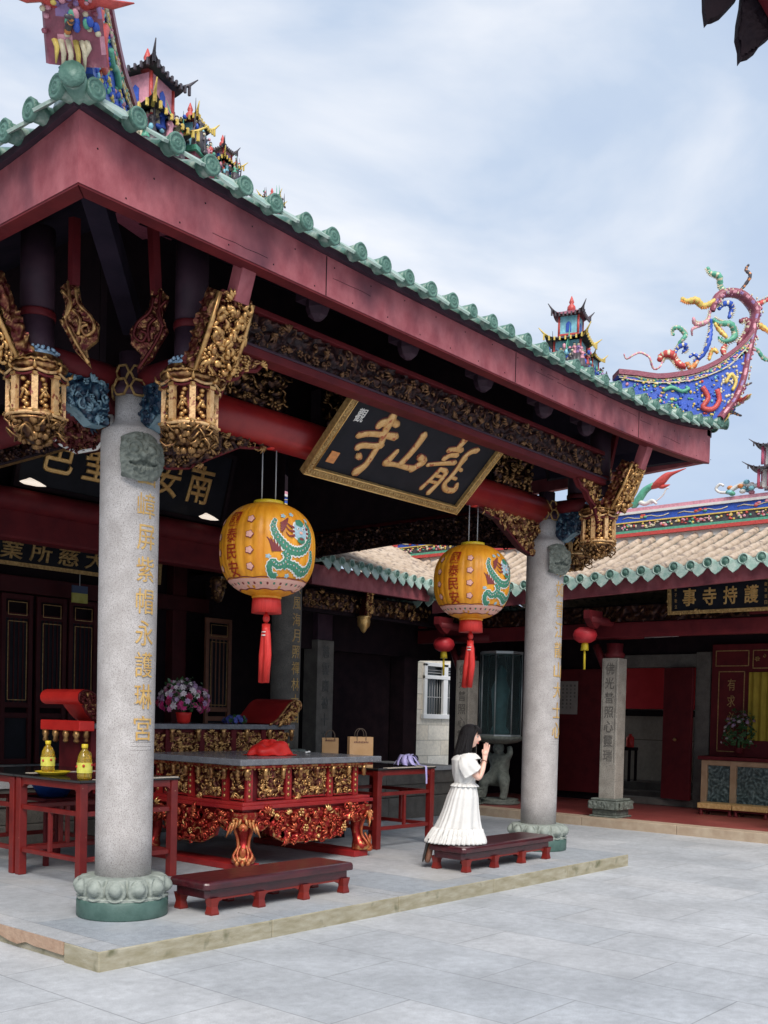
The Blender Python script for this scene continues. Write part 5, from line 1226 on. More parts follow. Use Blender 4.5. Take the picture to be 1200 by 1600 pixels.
    b.lathe([(.036,-.665),(.036,-.672)], 14, mi=1); b.lathe([(.036,-.690),(.037,-.70)], 14, mi=1); b.build('tassel', ['tassel', 'lanwhite'], t)
    b = MB()
    zb = 3.765-loc[2]
    for s_ in (-1, 1): b.tube([(s_*.08*math.cos(-rz+.05), s_*.08*math.sin(-rz+.05), .39), (s_*.08*math.cos(-rz+.05), s_*.08*math.sin(-rz+.05), zb)], .0055, 6)
    b.build('hanging_wire', 'wire', t)
    b = MB(); b.ball((0,0,zb), (.045,.05,.03), 10, 6)
    for s_ in (-1, 1): b.tube([(0,0,zb),(.04*s_,0,zb+.06),(.09*s_,0,zb+.08)], .008, 5)
    b.build('red_knot', 'tassel', t); return t
a1 = math.atan2(-6.37, -5.93); a2 = math.atan2(-6.37, -8.80)
lantern((1.362, 0, 2.915), a1+.20, 'nearer large yellow dragon lantern beside the inscribed left column')
lantern((4.222, 0, 2.97), a1+.28+.05, 'farther large yellow dragon lantern hanging beneath the name board corner')
def red_lantern(loc, label):
    t = thing('red_lantern', label, 'lantern', loc, 0, 'small red lanterns under the side eaves')
    b = MB(); b.lathe([(.03,.118),(.09,.11),(.15,.07),(.178,.0),(.15,-.07),(.09,-.11),(.03,-.118)], 48, fn=lambda a, v: 1-.03*abs(math.sin(a*12))); b.build('lantern_shade', mat('red_lantern_cloth', (.50,.02,.03), (.62,.04,.05), 8, .5) if 'red_lantern_cloth' not in bpy.data.materials else bpy.data.materials['red_lantern_cloth'], t)
    b = MB(); b.lathe([(.045,-.112),(.05,-.13),(.06,-.225),(.0,-.22)], 24, fn=lambda a, v: 1+.06*math.sin(a*12)*v); b.tube([(0,0,-.21),(0,0,-.28),(.006,0,-.50)], [.012,.018,.017], 8); b.build('yellow_tassel', 'yellow', t)
    b = MB(); b.tube([(0,0,.11),(0,0,.32)], .006, 5); b.build('cord', 'sole', t); return t
red_lantern((9.0, 1.40, 2.81), 'small red lantern hanging beside the square column of the side hall')
red_lantern((9.0, 3.98, 2.735), 'small red lantern hanging in front of the pale house window')
# ============================================================ FURNITURE
M['darkaltar'] = carve_mat('red_altar_carving', (.26,.012,.014), (.38,.025,.02), (.62,.20,.08), p=(.48,.60,.75))
M['legmix'] = carve_mat('altar_leg_carving', (.24,.012,.012), (.42,.10,.03), (.62,.38,.14), metal=.3, rough=.42, p=(.48,.58,.72))
def octa_top(mb, x0, x1, y0, y1, z0, z1, c, mi=0, bulge=0):
    pts = [(x0+c,y0),(x1-c,y0),(x1,y0+c),(x1,y1-c),(x1-c,y1),(x0+c,y1),(x0,y1-c),(x0,y0+c)]
    n = 8; cx, cy = (x0+x1)/2, (y0+y1)/2
    rings = [(z0, 1.0), (z1-.012, 1.0), (z1, .985)] + ([(z1+bulge*.6, .95), (z1+bulge, .86)] if bulge else [])
    vs = []
    for z, s in rings:
        ins = (1-s)*(y1-y0)/2
        for x, y in pts: vs.append((x-math.copysign(ins, x-cx), y-math.copysign(ins, y-cy), z))
    k = len(rings); fs = [tuple(range(7,-1,-1)), tuple((k-1)*8+j for j in range(8))]
    for i in range(k-1):
        for j in range(8): fs.append((i*8+j, i*8+(j+1)%8, (i+1)*8+(j+1)%8, (i+1)*8+j))
    mb.add(vs, fs, mi)
def kneeler(x0, x1, y0, y1, label):
    L, W = x1-x0, y1-y0
    t = thing('kneeling_bench', label, 'bench', ((x0+x1)/2, (y0+y1)/2, PZ), 0, 'low kneeling benches along the platform edge')
    b = MB(); octa_top(b, -L/2, L/2, -W/2, W/2, .185, .235, .03, 0, .012)
    s = b.build('seat', 'benchred', t, bevel=.008)
    b = MB(); octa_top(b, -L/2+.035, L/2-.035, -W/2+.035, W/2-.035, .118, .186, .03); b.build('skirt', 'benchred', t, bevel=.004)
    for sx in (-.44, -.15, .15, .44):
        for sy in (-1, 1):
            g = MB(T(sx*L, sy*(W/2-.045), 0)); 
            pz = [(0,.034,.034),(.012,.037,.036),(.03,.033,.032),(.06,.028,.028),(.09,.034,.032),(.125,.042,.036)]; vs_ = []
            for z_, a_, c_ in pz: vs_ += [(-a_,-c_,z_),(a_,-c_,z_),(a_,c_,z_),(-a_,c_,z_)]
            g.add(vs_, [(3,2,1,0)]+[(4*i+j, 4*i+(j+1)%4, 4*i+4+(j+1)%4, 4*i+4+j) for i in range(5) for j in range(4)])
            g.build('leg', 'benchleg', t)
    for sy in (-1, 1):
        g = MB()
        for i in range(3):
            a, c = (-.44+i*.29)*L+.03, (-.44+(i+1)*.29)*L-.03; yy = sy*(W/2-.05)
            g.prism([(a,.12),(c,.12),(c-.02,.085),(c-.06,.102),(a+.06,.102),(a+.02,.085)], yy-.01, yy+.01)
        g.build('apron', 'benchleg', t)
    return t
kneeler(.27, 1.85, -.61, -.17, 'empty low oxblood kneeling bench right of the near stone column')
kneeler(3.33, 4.93, -.64, -.20, 'low oxblood kneeling bench under the kneeling woman')

def red_table(x0, x1, y0, y1, label, ztop=1.0):
    t = thing('offering_table', label, 'table', ((x0+x1)/2, (y0+y1)/2, PZ), 0, 'plain red offering tables')
    a, c = (x1-x0)/2, (y1-y0)/2; H = ztop-PZ; q = .036
    b = MB(); b.box(-a-.012, a+.012, -c-.012, c+.012, H-.022, H); b.build('tabletop', 'blacktop', t, bevel=.004)
    b = MB(); b.box(-a+.14, a-.012, -c-.016, -c+.05, H-.004, H+.004); b.build('pale_edge_strip', mat('pale_worn_strip', (.5,.42,.32), (.6,.54,.45), 9, .5) if 'pale_worn_strip' not in bpy.data.materials else bpy.data.materials['pale_worn_strip'], t)
    for sx in (-1, 1):
        for sy in (-1, 1):
            g = MB(); g.box(sx*(a-q)-q, sx*(a-q)+q, sy*(c-q)-q, sy*(c-q)+q, 0, H-.023); g.build('leg', 'tablered', t, bevel=.006)
    for sy in (-1, 1):
        y = sy*(c-q); g = MB()
        g.prism([(-a+2*q, H-.024), (a-2*q, H-.024), (a-2*q, H-.115), (a-2*q-.04, H-.082), (-a+2*q+.04, H-.082), (-a+2*q, H-.115)], y-.022, y+.022)
        g.box(-a+2*q, a-2*q, y-.018, y+.018, .575, .615); g.box(-a+2*q, a-2*q, y-.018, y+.018, .20, .24); g.box(-.018, .018, y-.015, y+.015, .24, .575)
        g.build('rails', 'tablered', t, bevel=.004)
    for sx in (-1, 1):
        x = sx*(a-q); g = MB(RZ(PI/2)); 
        g.prism([(-c+2*q, H-.024), (c-2*q, H-.024), (c-2*q, H-.115), (c-2*q-.04, H-.082), (-c+2*q+.04, H-.082), (-c+2*q, H-.115)], -x-.022, -x+.022)
        g.box(-c+2*q, c-2*q, -x-.018, -x+.018, .575, .615); g.box(-c+2*q, c-2*q, -x-.018, -x+.018, .20, .24); g.box(-.018, .018, -x-.015, -x+.015, .24, .575)
        g.build('rails', 'tablered', t, bevel=.004)
    return t
red_table(.295, 1.285, 1.0, 1.985, 'worn red table with black top directly behind the near stone column')
red_table(.295, 1.285, 2.02, 3.0, 'red table at the left edge behind the table with oil bottles')
red_table(3.99, 4.99, 1.01, 1.95, 'red table between the carved altar and the kneeling woman', 1.005)

def apron_panel(mb, L, seed, mi=0, mi2=1):
    """carved apron with cabriole openings in local XZ, from x=0 to L, z 0 .. -.34, facing -Y"""
    top = 0; poly = [(0,top),(0,-.12),(.10,-.16),(.16,-.17),(.24,-.13),(.30,-.16),(.33,-.24),(.42,-.28),(.50,-.31)]
    full = poly + [(L-a, b) for a, b in poly[::-1]]
    mb.prism(full, 0, .04, mi2); relief(mb, L, .33, seed, .05, .012, mi, 10, 0, -.32, poly=full); scrolls(mb, L, .33, seed, .075, .009, mi, 0, -.32, poly=full, y=-.035, R=.045, mix=(mi, 2, 2, 2))
    mb.tube([(a, -.015, b) for a, b in full[1:-1]], .014, 6, mi)
al = thing('carved_altar', 'red and gold carved altar table with grey stone top and claw legs', 'altar', (0, 0, 0))
ax0, ax1, ay0, ay1 = 1.87, 3.58, .80, 2.25
b = MB(); b.box(ax0-.08, ax1+.16, ay0-.05, ay1+.05, 1.095, 1.155); b.build('stone_top', 'stonetop', al, bevel=.008)
b = MB(); b.box(ax0-.03, ax1+.07, ay0-.01, ay1, 1.065, 1.093); b.build('upper_rim', 'carvered', al, bevel=.006)
b = MB(); b.box(ax0-.02, ax1+.02, ay0-.02, ay1+.02, .725, .755); b.box(ax0-.045, ax1+.045, ay0-.045, ay1+.045, .69, .726); b.box(ax0+.01, ax1-.01, ay0+.01, ay1-.01, .66, .692); b.build('red_rail', 'red', al, bevel=.006)
b = MB(); b.box(ax0+.10, ax1-.06, ay0+.10, ay1-.1, .755, 1.066); b.build('body', 'darkred', al)
for X, L, cuts in ((T(ax0+.08, ay0+.085, 0), ax1-ax0-.12, (0,.16,.50,.62,1.08,1.2,1.46,1.59)), (T(ax0+.085, ay1-.08, 0) @ RZ(-PI/2), ay1-ay0-.16, (0,.14,.5,.62,1.0,1.12,1.3,1.29))):
    b = MB(X); k = 0
    for i in range(0, len(cuts)-1):
        a, c = cuts[i], min(cuts[i+1], L)
        if c <= a: continue
        if i % 2 == 0:
            b.box(a+.01, min(a+.085, c), -.03, .0, .757, 1.06, 1)
            for q in range(5): b.ball((a+.045, -.032, .80+.055*q), (.018,.010,.02), 7, 5, 0)
        else:
            relief(b, c-a-.02, .26, i*3+4, .035, .011, 0, 14, a+.01, .78); scrolls(b, c-a-.02, .26, i*5, .055, .007, 0, a+.01, .78, R=.034)
            for z in (.775, 1.045): b.box(a, c, -.022, 0, z-.008, z+.008, 1)
    for q in range(int(L/.05)): b.ball((q*.05+.02, -.07, 1.058), (.018,.01,.012), 6, 4, 0)
    b.build('gilt_panels', ['carve', 'red'], al)
    for q in range(8):
        x = -.03+q*(L+.02)/7
        if x < L+.03:
            b = MB(X @ T(x, -.075, 0)); b.lathe([(.008,.955),(.02,.965),(.018,.985),(.026,1.0),(.022,1.03),(.03,1.062)], 8); b.build('pendant', 'carve', al)
b = MB(T(ax0+.05, ay0-.005, .665)); apron_panel(b, ax1-ax0-.10, 3); b.build('front_apron', ['carvered', 'red', 'darkaltar'], al)
b = MB(T(ax0-.005, ay1-.05, .665) @ RZ(-PI/2)); apron_panel(b, ay1-ay0-.10, 7); b.build('side_apron', ['carvered', 'red', 'darkaltar'], al)
for x, y, rz in ((ax0+.10, ay0+.09, -PI*3/4), (ax1-.10, ay0+.09, -PI/4), (ax0+.10, ay1-.1, PI*3/4), (ax1-.10, ay1-.1, PI/4)):
    b = MB(T(x, y, 0) @ RZ(rz))
    prof = [(.06,.185,.06),(.075,.20,.10),(.085,.24,.11),(.055,.30,.07),(.03,.36,.055),(.02,.42,.06),(.035,.50,.075),(.06,.57,.10),(.075,.63,.125),(.07,.665,.13)]
    vs = []; n = 16
    for ox, z, r in prof:
        for j in range(n):
            tt = 2*PI*j/n; vs.append((ox+r*math.cos(tt)*.9, r*math.sin(tt)*1.05, z))
    b.add(vs, [(i*n+j, i*n+(j+1)%n, (i+1)*n+(j+1)%n, (i+1)*n+j) for i in range(len(prof)-1) for j in range(n)]+[tuple(range(n-1,-1,-1))], 0, True)
    rn = random.Random(4)
    for sd in (-1, 1):
        b.tube(smooth_path([(.14,sd*.09,.60),(.10,sd*.08,.50),(.08,sd*.055,.42),(.09,sd*.05,.34),(.14,sd*.085,.27),(.16,sd*.06,.22)]), .014, 7, 1)
        b.tube(smooth_path([(.12,sd*.03,.36),(.16,sd*.05,.28),(.19,sd*.03,.22)]), .012, 7, 1)
        for q in range(4): b.tube([(.15, sd*(.02+.03*q), .62-.02*q), (.19-.01*q, sd*(.03+.035*q), .58-.03*q), (.15, sd*(.05+.035*q), .53-.03*q)], [.014,.012,.004], 6, 1)
    for q in range(3): b.ball((.165, (q-1)*.05, .205), (.035,.022,.03), 8, 6, 1)
    b.ball((.17,0,.30), (.02,.03,.05), 8, 6, 1); b.ball((.165,0,.53), (.03,.045,.04), 8, 6, 1); b.ball((.19,0,.51), .018, 8, 6, 0)
    b.build('leg', ['carvered', 'legmix'], al)
for x in (ax0-.01, ax1-.20):
    b = MB(); b.box(x, x+.21, ay0-.02, ay1+.05, PZ, .188); b.build('floor_runner', 'red', al, bevel=.006)
# rear altar with scrolled ends
a2 = thing('long_altar', 'long rear altar with gilt panels and upturned red scroll ends', 'altar', (0, 0, 0))
bx0, bx1, by0, by1 = 1.24, 4.12, 2.42, 3.06
b = MB(); b.box(bx0, bx1, by0, by1, 1.385, 1.44); b.build('stone_top', 'stonetop', a2, bevel=.006)
b = MB(); b.box(bx0+.12, bx1-.12, by0+.06, by1-.06, .55, 1.384); b.build('body', 'darkred', a2)
b = MB(T(0, by0+.055, 0)); k = bx0+.12; i = 0
while k < bx1-.3:
    b.box(k, k+.07, -.03, 0, 1.10, 1.38, 1)
    relief(b, .36, .22, i, .035, .012, 0, 14, k+.08, 1.13); scrolls(b, .36, .22, i, .055, .007, 0, k+.08, 1.13); k += .45; i += 1
b.build('gilt_panels', ['carve', 'darkred'], a2)
b = MB(T(0, by0+.045, 0)); relief(b, bx1-bx0-.3, .3, 12, .04, .018, 0, 10, bx0+.15, .75); b.build('lower_carving', 'carvered', a2)
for q in range(9):
    x = bx0+.05+q*(bx1-bx0-.1)/8; b = MB(T(x, by0+.01, 0)); b.lathe([(.008,1.25),(.022,1.265),(.018,1.29),(.03,1.31),(.024,1.35),(.034,1.384)], 8); b.build('pendant', 'carve', a2)
for sx, xo in ((1, bx1-.42), (-1, bx0+.42)):
    P = smooth_path([(0,0),(.10,.05),(.20,.14),(.30,.24),(.40,.285),(.48,.26),(.49,.20),(.44,.17),(.40,.19)], 4)
    if sx < 0: P = [(x*.95, z*1.1) for x, z in P]
    b = MB(T(xo, by0-.01, 1.441) @ Matrix.Diagonal((sx, 1, 1, 1))); k = len(P); vs = []
    for i, (x, z) in enumerate(P):
        a = Vector(P[max(i-1,0)]); c = Vector(P[min(i+1,k-1)]); d = (c-a).normalized(); n = Vector((-d.y, d.x))*.012
        for yy in (.0, by1-by0+.02): vs += [(x+n.x, yy, z+n.y), (x-n.x, yy, z-n.y)]
    fs = []
    for i in range(k-1):
        o1, o2 = i*4, (i+1)*4
        fs += [(o1,o1+2,o2+2,o2), (o1+1,o2+1,o2+3,o1+3), (o1,o2,o2+1,o1+1), (o1+2,o1+3,o2+3,o2+2)]
    b.add(vs, fs, 0, False)
    poly = [(0,0)]+[(x, z-.014) for x, z in P[:22]]+[(.40*(.95 if sx < 0 else 1),.10),(.30*(.95 if sx < 0 else 1),.0)]
    b.prism(poly, .0, .03, 2); xo_ = b.X; relief(b, .5, .3, 5, .03, .010, 1, 16, 0, 0, poly=poly); scrolls(b, .5, .3, 6, .05, .008, 1, 0, 0, poly=poly)
    b.tube([(x, -.005, z) for x, z in P], .013, 6, 1)
    b.build('scroll_end', ['redcloth' if sx < 0 else 'red', 'carve', 'darkred'], a2)
# second little altar stand at far left (only its red end shows)
b = MB(); b.box(bx0-.05, bx0+.12, by0-.03, by1+.02, 1.36, 1.46); b.build('red_end_box', 'redcloth', a2, bevel=.01)
for q in range(4):
    b = MB(T(bx0-.03, by0+.05+q*.18, 0)); b.lathe([(.01,1.24),(.03,1.26),(.022,1.29),(.036,1.32),(.03,1.36)], 8); b.build('pendant', 'carve', a2)

# ============================================================ THINGS ON THE TABLES
_go = mat('golden_oil', (.80,.52,.04), (.88,.66,.10), 6, .05, coat=.6); _go.node_tree.nodes['Principled BSDF'].inputs['Transmission Weight'].default_value = .7; _go.node_tree.nodes['Principled BSDF'].inputs['IOR'].default_value = 1.33
def bottle(x, y, z, label, s=1.0, rz=0):
    t = thing('oil_bottle', label, 'bottle', (x, y, z), rz, 'cooking oil bottles'); t.scale = (s, s, s)
    b = MB()
    n = 28
    prof = [(.045,0),(.055,.006),(.057,.03),(.054,.09),(.057,.15),(.052,.19),(.038,.225),(.022,.245),(.020,.262)]
    b.lathe(prof, n, fn=lambda a, v: 1+.08*abs(math.cos(a*2))); 
    o = b.build('bottle_body', mat('golden_oil', (.62,.36,.015), (.74,.50,.04), 6, .06, coat=.9) if 'golden_oil' not in bpy.data.materials else bpy.data.materials['golden_oil'], t)
    b = MB(); b.lathe([(.0605,.055),(.0605,.14)], n, fn=lambda a, v: 1+.08*abs(math.cos(a*2)), caps=False)
    for k in range(5): b.ball((.062*math.cos(k*1.2), .062*math.sin(k*1.2), .09+.008*k), (.012,.012,.014), 6, 4, 1)
    b.build('bottle_label', [mat('yellow_green_label', (.62,.60,.06), (.78,.72,.15), 20, .5) if 'yellow_green_label' not in bpy.data.materials else bpy.data.materials['yellow_green_label'], 'lanred'], t)
    b = MB(); b.tube(smooth_path([(.03,0,.225),(.075,0,.215),(.085,0,.17),(.06,0,.13)]), .010, 8); b.build('bottle_handle', bpy.data.materials['golden_oil'], t)
    b = MB(); b.lathe([(.024,.258),(.026,.262),(.026,.288),(.022,.292)], 18); b.build('cap', 'yellow', t); return t
bottle(.40, 1.11, 1.0, 'oil bottle standing on the table corner nearest the stone column', 1.0, .4)
bottle(.44, 1.72, 1.03, 'oil bottle standing on the yellow dish farther back on the table', .92, 1.0)
b = MB(); b.lathe([(.02,0),(.10,.0),(.145,.028),(.15,.034),(.14,.034),(.095,.008),(.0,.007)], 36, fn=lambda a, v: 1+.02*math.cos(a*12)*v)
o = b.build('dish', 'yellow'); o.location = (.49, 1.72, 1.0); tag(o, 'shallow yellow plastic dish under the farther oil bottle', 'dish')
# colourful basin on the floor under the left tables
b = MB(); b.lathe([(.0,.0),(.13,.0),(.2,.12),(.215,.13),(.2,.13),(.12,.01)], 32, mi=0); b.ball((-.05,.0,.14), (.12,.1,.05), 12, 8, 1); b.ball((.07,.03,.14), (.1,.09,.045), 12, 8, 2)
o = b.build('plastic_basin', [mat('deep_blue_plastic', (.01,.05,.22), None, rough=.4), 's_green', 's_blue']); o.location = (.95, 2.45, .745); tag(o, 'blue and green plastic basin in shade under the left tables', 'basin')
b = MB(); b.box(.72, 1.18, 2.2, 2.7, .715, .744); 
for x in (.75, 1.15):
    for y in (2.23, 2.67): b.box(x-.02, x+.02, y-.02, y+.02, PZ, .715)
o = b.build('wooden_stool', 'darkred'); tag(o, 'dark red wooden stool carrying the plastic basin under the tables', 'stool')
# red cloth bundle
b = MB()
def bund(u, v):
    a = u*2*PI; p = v*PI/2; r = math.cos(p)**.75; z = math.sin(p)
    n = noise.noise(Vector((math.cos(a)*1.6, math.sin(a)*1.6, v*2.2)))
    k = 1+.20*n+.06*math.sin(a*7+v*3)
    return (.25*r*k*math.cos(a), .17*r*k*math.sin(a), .002+.135*z*(1+.35*n)-.01*math.sin(a*7)*r)
b.grid(bund, 60, 22); b.add([(.31*math.cos(2*PI*j/40)*(1+.05*math.sin(j*1.9)), .22*math.sin(2*PI*j/40)*(1+.05*math.sin(j*1.9)), .004) for j in range(40)], [tuple(range(40))])
o = b.build('red_cloth_bundle', 'redcloth'); o.location = (2.70, 1.33, 1.156); tag(o, 'crumpled bright red cloth mound on the carved altar top', 'cloth')
b = MB(); b.tube([(0,0,.012),(.05,.01,.015)], .01, 8); b.ball((.06,.01,.018), (.02,.015,.012), 8, 6)
o = b.build('white_cup', 'white'); o.location = (3.32, 1.45, 1.156); tag(o, 'tiny white cup lying on the altar top right of the red cloth', 'cup')
def bag(x, y, rz, w_, h_, label, z=1.156):
    t = thing('paper_bag', label, 'bag', (x, y, z), rz, 'brown paper bags on the altar')
    b = MB(); d = .05
    vs = [(-w_/2,-d,0),(w_/2,-d,0),(w_/2,d,0),(-w_/2,d,0),(-w_/2,-d*.9,h_),(w_/2,-d*.9,h_),(w_/2,d*.9,h_),(-w_/2,d*.9,h_),(-w_/2+.012,0,h_*.6),(w_/2-.012,0,h_*.6),(-w_/2+.012,0,h_),(w_/2-.012,0,h_)]
    b.add(vs, [(3,2,1,0),(0,1,5,4),(2,3,7,6),(1,2,9),(2,6,11,9),(5,1,9,11),(0,8,3),(3,8,10,7),(8,0,4,10)]); b.build('bag_body', 'paper', t)
    for s_ in (-1, 1):
        b = MB(); b.tube(smooth_path([(-.05,s_*d*.9,h_-.04),(-.05,s_*d*.9,h_+.04),(-.02,s_*d*.8,h_+.085),(.02,s_*d*.8,h_+.085),(.05,s_*d*.9,h_+.04),(.05,s_*d*.9,h_-.04)]), .0045, 6); b.build('handle', mat('twisted_paper_cord', (.10,.07,.05), None, rough=.8) if 'twisted_paper_cord' not in bpy.data.materials else bpy.data.materials['twisted_paper_cord'], t)
    b = MB(T(0, -d-.001, 0))
    for i in range(9): b.box(-w_*.32+i*w_*.07, -w_*.32+i*w_*.07+w_*.045, -.002, 0, h_*.80, h_*.80+.016+.004*(i % 2))
    b.build('printed_line', 'shoe', t); return t
bag(4.06, 1.34, .0-.55, .27, .33, 'brown paper bag with handles on the red table just behind the altar end', 1.006)
bag(4.36, 2.08, -.75, .19, .20, 'brown paper bag standing on the rear stand between altar and grey pillar', 1.10)
b = MB(); b.box(4.14, 4.60, 1.97, 2.30, 1.06, 1.099); b.box(4.18, 4.56, 2.0, 2.28, .126, 1.06); o = b.build('side_stand', 'dark'); tag(o, 'dark stand behind the carved altar under a paper bag', 'stand')
# flowers
def bouquet(name, label, loc, R, Hh, cols, n, seed, pot='red', potr=.07, potz=.12, up=.0, leafn=60, scale=1.0, fs=.034, cat='flowers'):
    t = thing(name, label, cat, loc); rn = random.Random(seed)
    b = MB(); b.lathe([(potr*.7,0),(potr,.02),(potr*1.15,potz*.8),(potr*1.25,potz),(potr,potz),(.0,potz*.9)], 20); b.build('pot', pot, t)
    lf = MB()
    for k in range(leafn):
        a = rn.uniform(0, 2*PI); e = rn.uniform(-.35, 1.3); d = Vector((math.cos(a)*math.cos(e), math.sin(a)*math.cos(e), math.sin(e)*Hh/R)); p = Vector((0,0,potz+Hh*.35))+d*R*rn.uniform(.5,1.0)
        q = p+Vector((rn.uniform(-1,1), rn.uniform(-1,1), rn.uniform(-.5,.8)))*.07*R/.25
        m = (p+q)/2; s = d.cross(q-p).normalized()*.018
        lf.add([p, m+s, q, m-s], [(0,1,2,3)], 0)
    lf.tube([(0,0,potz*.8),(0,0,potz+Hh*.3)], .02, 6); lf.build('leaves', 'leaf', t, solid=.002)
    groups = {}
    for k in range(n):
        a = k*2.39996+rn.uniform(-.2,.2); e = math.asin(max(-.45, min(1, -.45+1.45*(k+.5)/n))) ; rr = R*rn.uniform(.82,1.06)
        c = Vector((rr*math.cos(a)*math.cos(e), rr*math.sin(a)*math.cos(e), potz+Hh*.4+rr*math.sin(e)*Hh/R*.75)); zf = math.sin(e)
        m_ = cols(zf, rn, a)
        g = groups.setdefault(m_, MB()); out = (c-Vector((0,0,potz+Hh*.3))).normalized(); s_ = fs*rn.uniform(.75,1.25)
        ax = out.cross(Vector((0,0,1))); ax = ax.normalized() if ax.length > .05 else Vector((1,0,0)); ay = out.cross(ax)
        for ring, np_, rl, lift in ((0,7,1.0,.0),(1,6,.72,.35),(2,4,.4,.6)):
            for q in range(np_):
                t_ = 2*PI*q/np_+ring*.5+k; dd = ax*math.cos(t_)+ay*math.sin(t_); ee = ax*math.cos(t_+.45)+ay*math.sin(t_+.45); ff = ax*math.cos(t_-.45)+ay*math.sin(t_-.45)
                base = c+out*s_*lift*.4
                g.add([base, base+ff*s_*rl*.7+out*s_*(.25+lift*.5), base+dd*s_*rl*1.1+out*s_*(.1+lift*.7), base+ee*s_*rl*.7+out*s_*(.25+lift*.5)], [(0,1,2,3)], 0, True)
        g.ball(tuple(c+out*s_*.15), s_*.35, 6, 5)
    for m_, g in groups.items(): g.build('flower_heads', m_, t)
    return t
bouquet('flower_basket', 'large basket of pink and white flowers on the rear altar', (2.66, 2.66, 1.44), .27, .30,
        lambda z, r, a: r.choice(('f_white','f_pink','f_lilac','f_white','f_lilac')) if z > .25 else r.choice(('f_pink','f_red','f_red','f_lilac','f_hot')) if z > -.12 else r.choice(('f_hot','f_hot','f_pink','f_white')), 92, 3, 'redcloth', leafn=120, fs=.036)
bouquet('blue_flower_posy', 'small posy of dark blue flowers lying on the rear altar', (3.36, 2.62, 1.44), .13, .07, lambda z, r, a: r.choice(('f_blue','f_blue','f_blue','leaf')), 34, 5, 'leaf', .03, .01, leafn=60, fs=.026)
bouquet('shrine_flowers', 'dim arrangement of white and lilac flowers before the red shrine', (11.95, .24, 1.08), .26, .48,
        lambda z, r, a: r.choice(('f_lilac','f_lilac','f_white')) if z > .45 else r.choice(('leaf','f_white','leaf','leaf','f_white')), 60, 6, 'darkred', .06, .1, leafn=260, fs=.034)
# lilac ribbon bundle with a black cup on the right table
t = thing('ribbon_bundle', 'lilac ribbon wrapped bundle with black round end on the right table', 'bundle', (4.74, 1.22, 1.006))
b = MB(); rn = random.Random(2)
for k in range(9):
    a = k*.7; P = smooth_path([(0,0,.04),(.07*math.cos(a),.07*math.sin(a),.10+.03*rn.random()),(.12*math.cos(a),.12*math.sin(a),.06),(.15*math.cos(a+.2),.15*math.sin(a+.2),.01)], 3)
    vs = []
    for i, p in enumerate(P): vs += [(p[0]-.028*math.sin(a), p[1]+.028*math.cos(a), p[2]), (p[0]+.028*math.sin(a), p[1]-.028*math.cos(a), p[2]+.008)]
    b.add(vs, [(2*i, 2*i+1, 2*i+3, 2*i+2) for i in range(len(P)-1)], 0, True)
b.ball((0,0,.05), (.09,.08,.05), 12, 8); b.build('ribbon', 'ribbon', t, solid=.003)
b = MB(); b.add([(.0,-.255,.012),(.035,-.255,.012),(.035,-.262,.0),(.0,-.262,.0),(.04,-.265,-.12),(.012,-.265,-.12),(.045,-.262,-.19),(.02,-.262,-.19),(0,-.06,.03),(.035,-.06,.03)], [(8,9,1,0),(0,1,2,3),(3,2,4,5),(5,4,6,7)]); b.build('ribbon_tail', 'ribbon', t, solid=.002)
b = MB(T(.06,-.04,.085) @ RZ(-.6) @ RX(PI/2)); b.lathe([(.0,-.03),(.03,-.03),(.045,.05),(.048,.052),(.04,.052),(.03,.0)], 22); b.build('black_cup', 'sole', t)

# side hall furniture
t = thing('stone_cabinet', 'tan framed cabinet with green carved stone panels in the side hall', 'cabinet', (11.95, -.45, .128))
b = MB(); b.box(-.20, .45, -1.5, 1.2, .05, .84); b.build('cabinet_body', mat('tan_cabinet_frame', (.36,.23,.13), (.44,.30,.18), 6, .5), t)
b = MB()
for (y0, y1) in ((1.10,1.20),(.62,.72),(-.60,-.50),(-1.5,-1.4)): b.box(-.24, -.201, y0, y1, .05, .84)
for z0, z1 in ((.05,.14),(.76,.84)): b.box(-.236, -.201, -1.5, 1.2, z0, z1)
b.build('frame', 'tan_cabinet_frame' if False else bpy.data.materials['tan_cabinet_frame'], t, bevel=.005)
for (y0, y1, sd) in ((.73,1.09,3),(-.49,.61,4),(-1.39,-.61,5)):
    b = MB(T(-.205, 0, 0) @ RZ(-PI/2)); relief(b, y1-y0, .61, sd, .02, .014, 0, 9, -y1, .145); b.build('carved_panel', 'carvepanel', t)
b = MB(); b.box(-.28, .46, -1.55, 1.25, .845, .905); b.build('cabinet_top', 'darkred', t, bevel=.008)
for k, y in enumerate((.30, -.26)):
    t = thing('gilt_kneeler', ('left' if k == 0 else 'right')+' one of two low gold cushioned stools before the stone cabinet', 'stool', (11.38, y, .128), 0, 'gold cushioned stools')
    b = MB(); b.box(-.19, .17, -.27, .27, .105, .185)
    for q in range(12): b.ball((-.17, -.25+q*.045, .14), (.015,.026,.03), 6, 5)
    b.build('cushion', mat('gold_brocade', (.45,.25,.08), (.65,.45,.2), 30, .5, bump=.5, bscale=40) if k == 0 else bpy.data.materials['gold_brocade'], t, bevel=.02)
    b = MB(); b.box(-.16, .16, -.26, .26, .075, .104); b.build('rail', 'darkred', t)
    for sx in (-1, 1):
        for sy in (-1, 1): b = MB(T(sx*.13, sy*.23, 0)); b.lathe([(.03,0),(.035,.02),(.018,.04),(.03,.078)], 10); b.build('leg', 'darkred', t)
t = thing('waste_bin', 'white bin with dark liner in the room behind the red doors', 'bin', (13.75, 2.05, .42))
b = MB(); b.lathe([(.12,0),(.14,.02),(.155,.38),(.15,.40),(.14,.38),(.13,.05)], 24); b.build('bin_body', 'white', t)
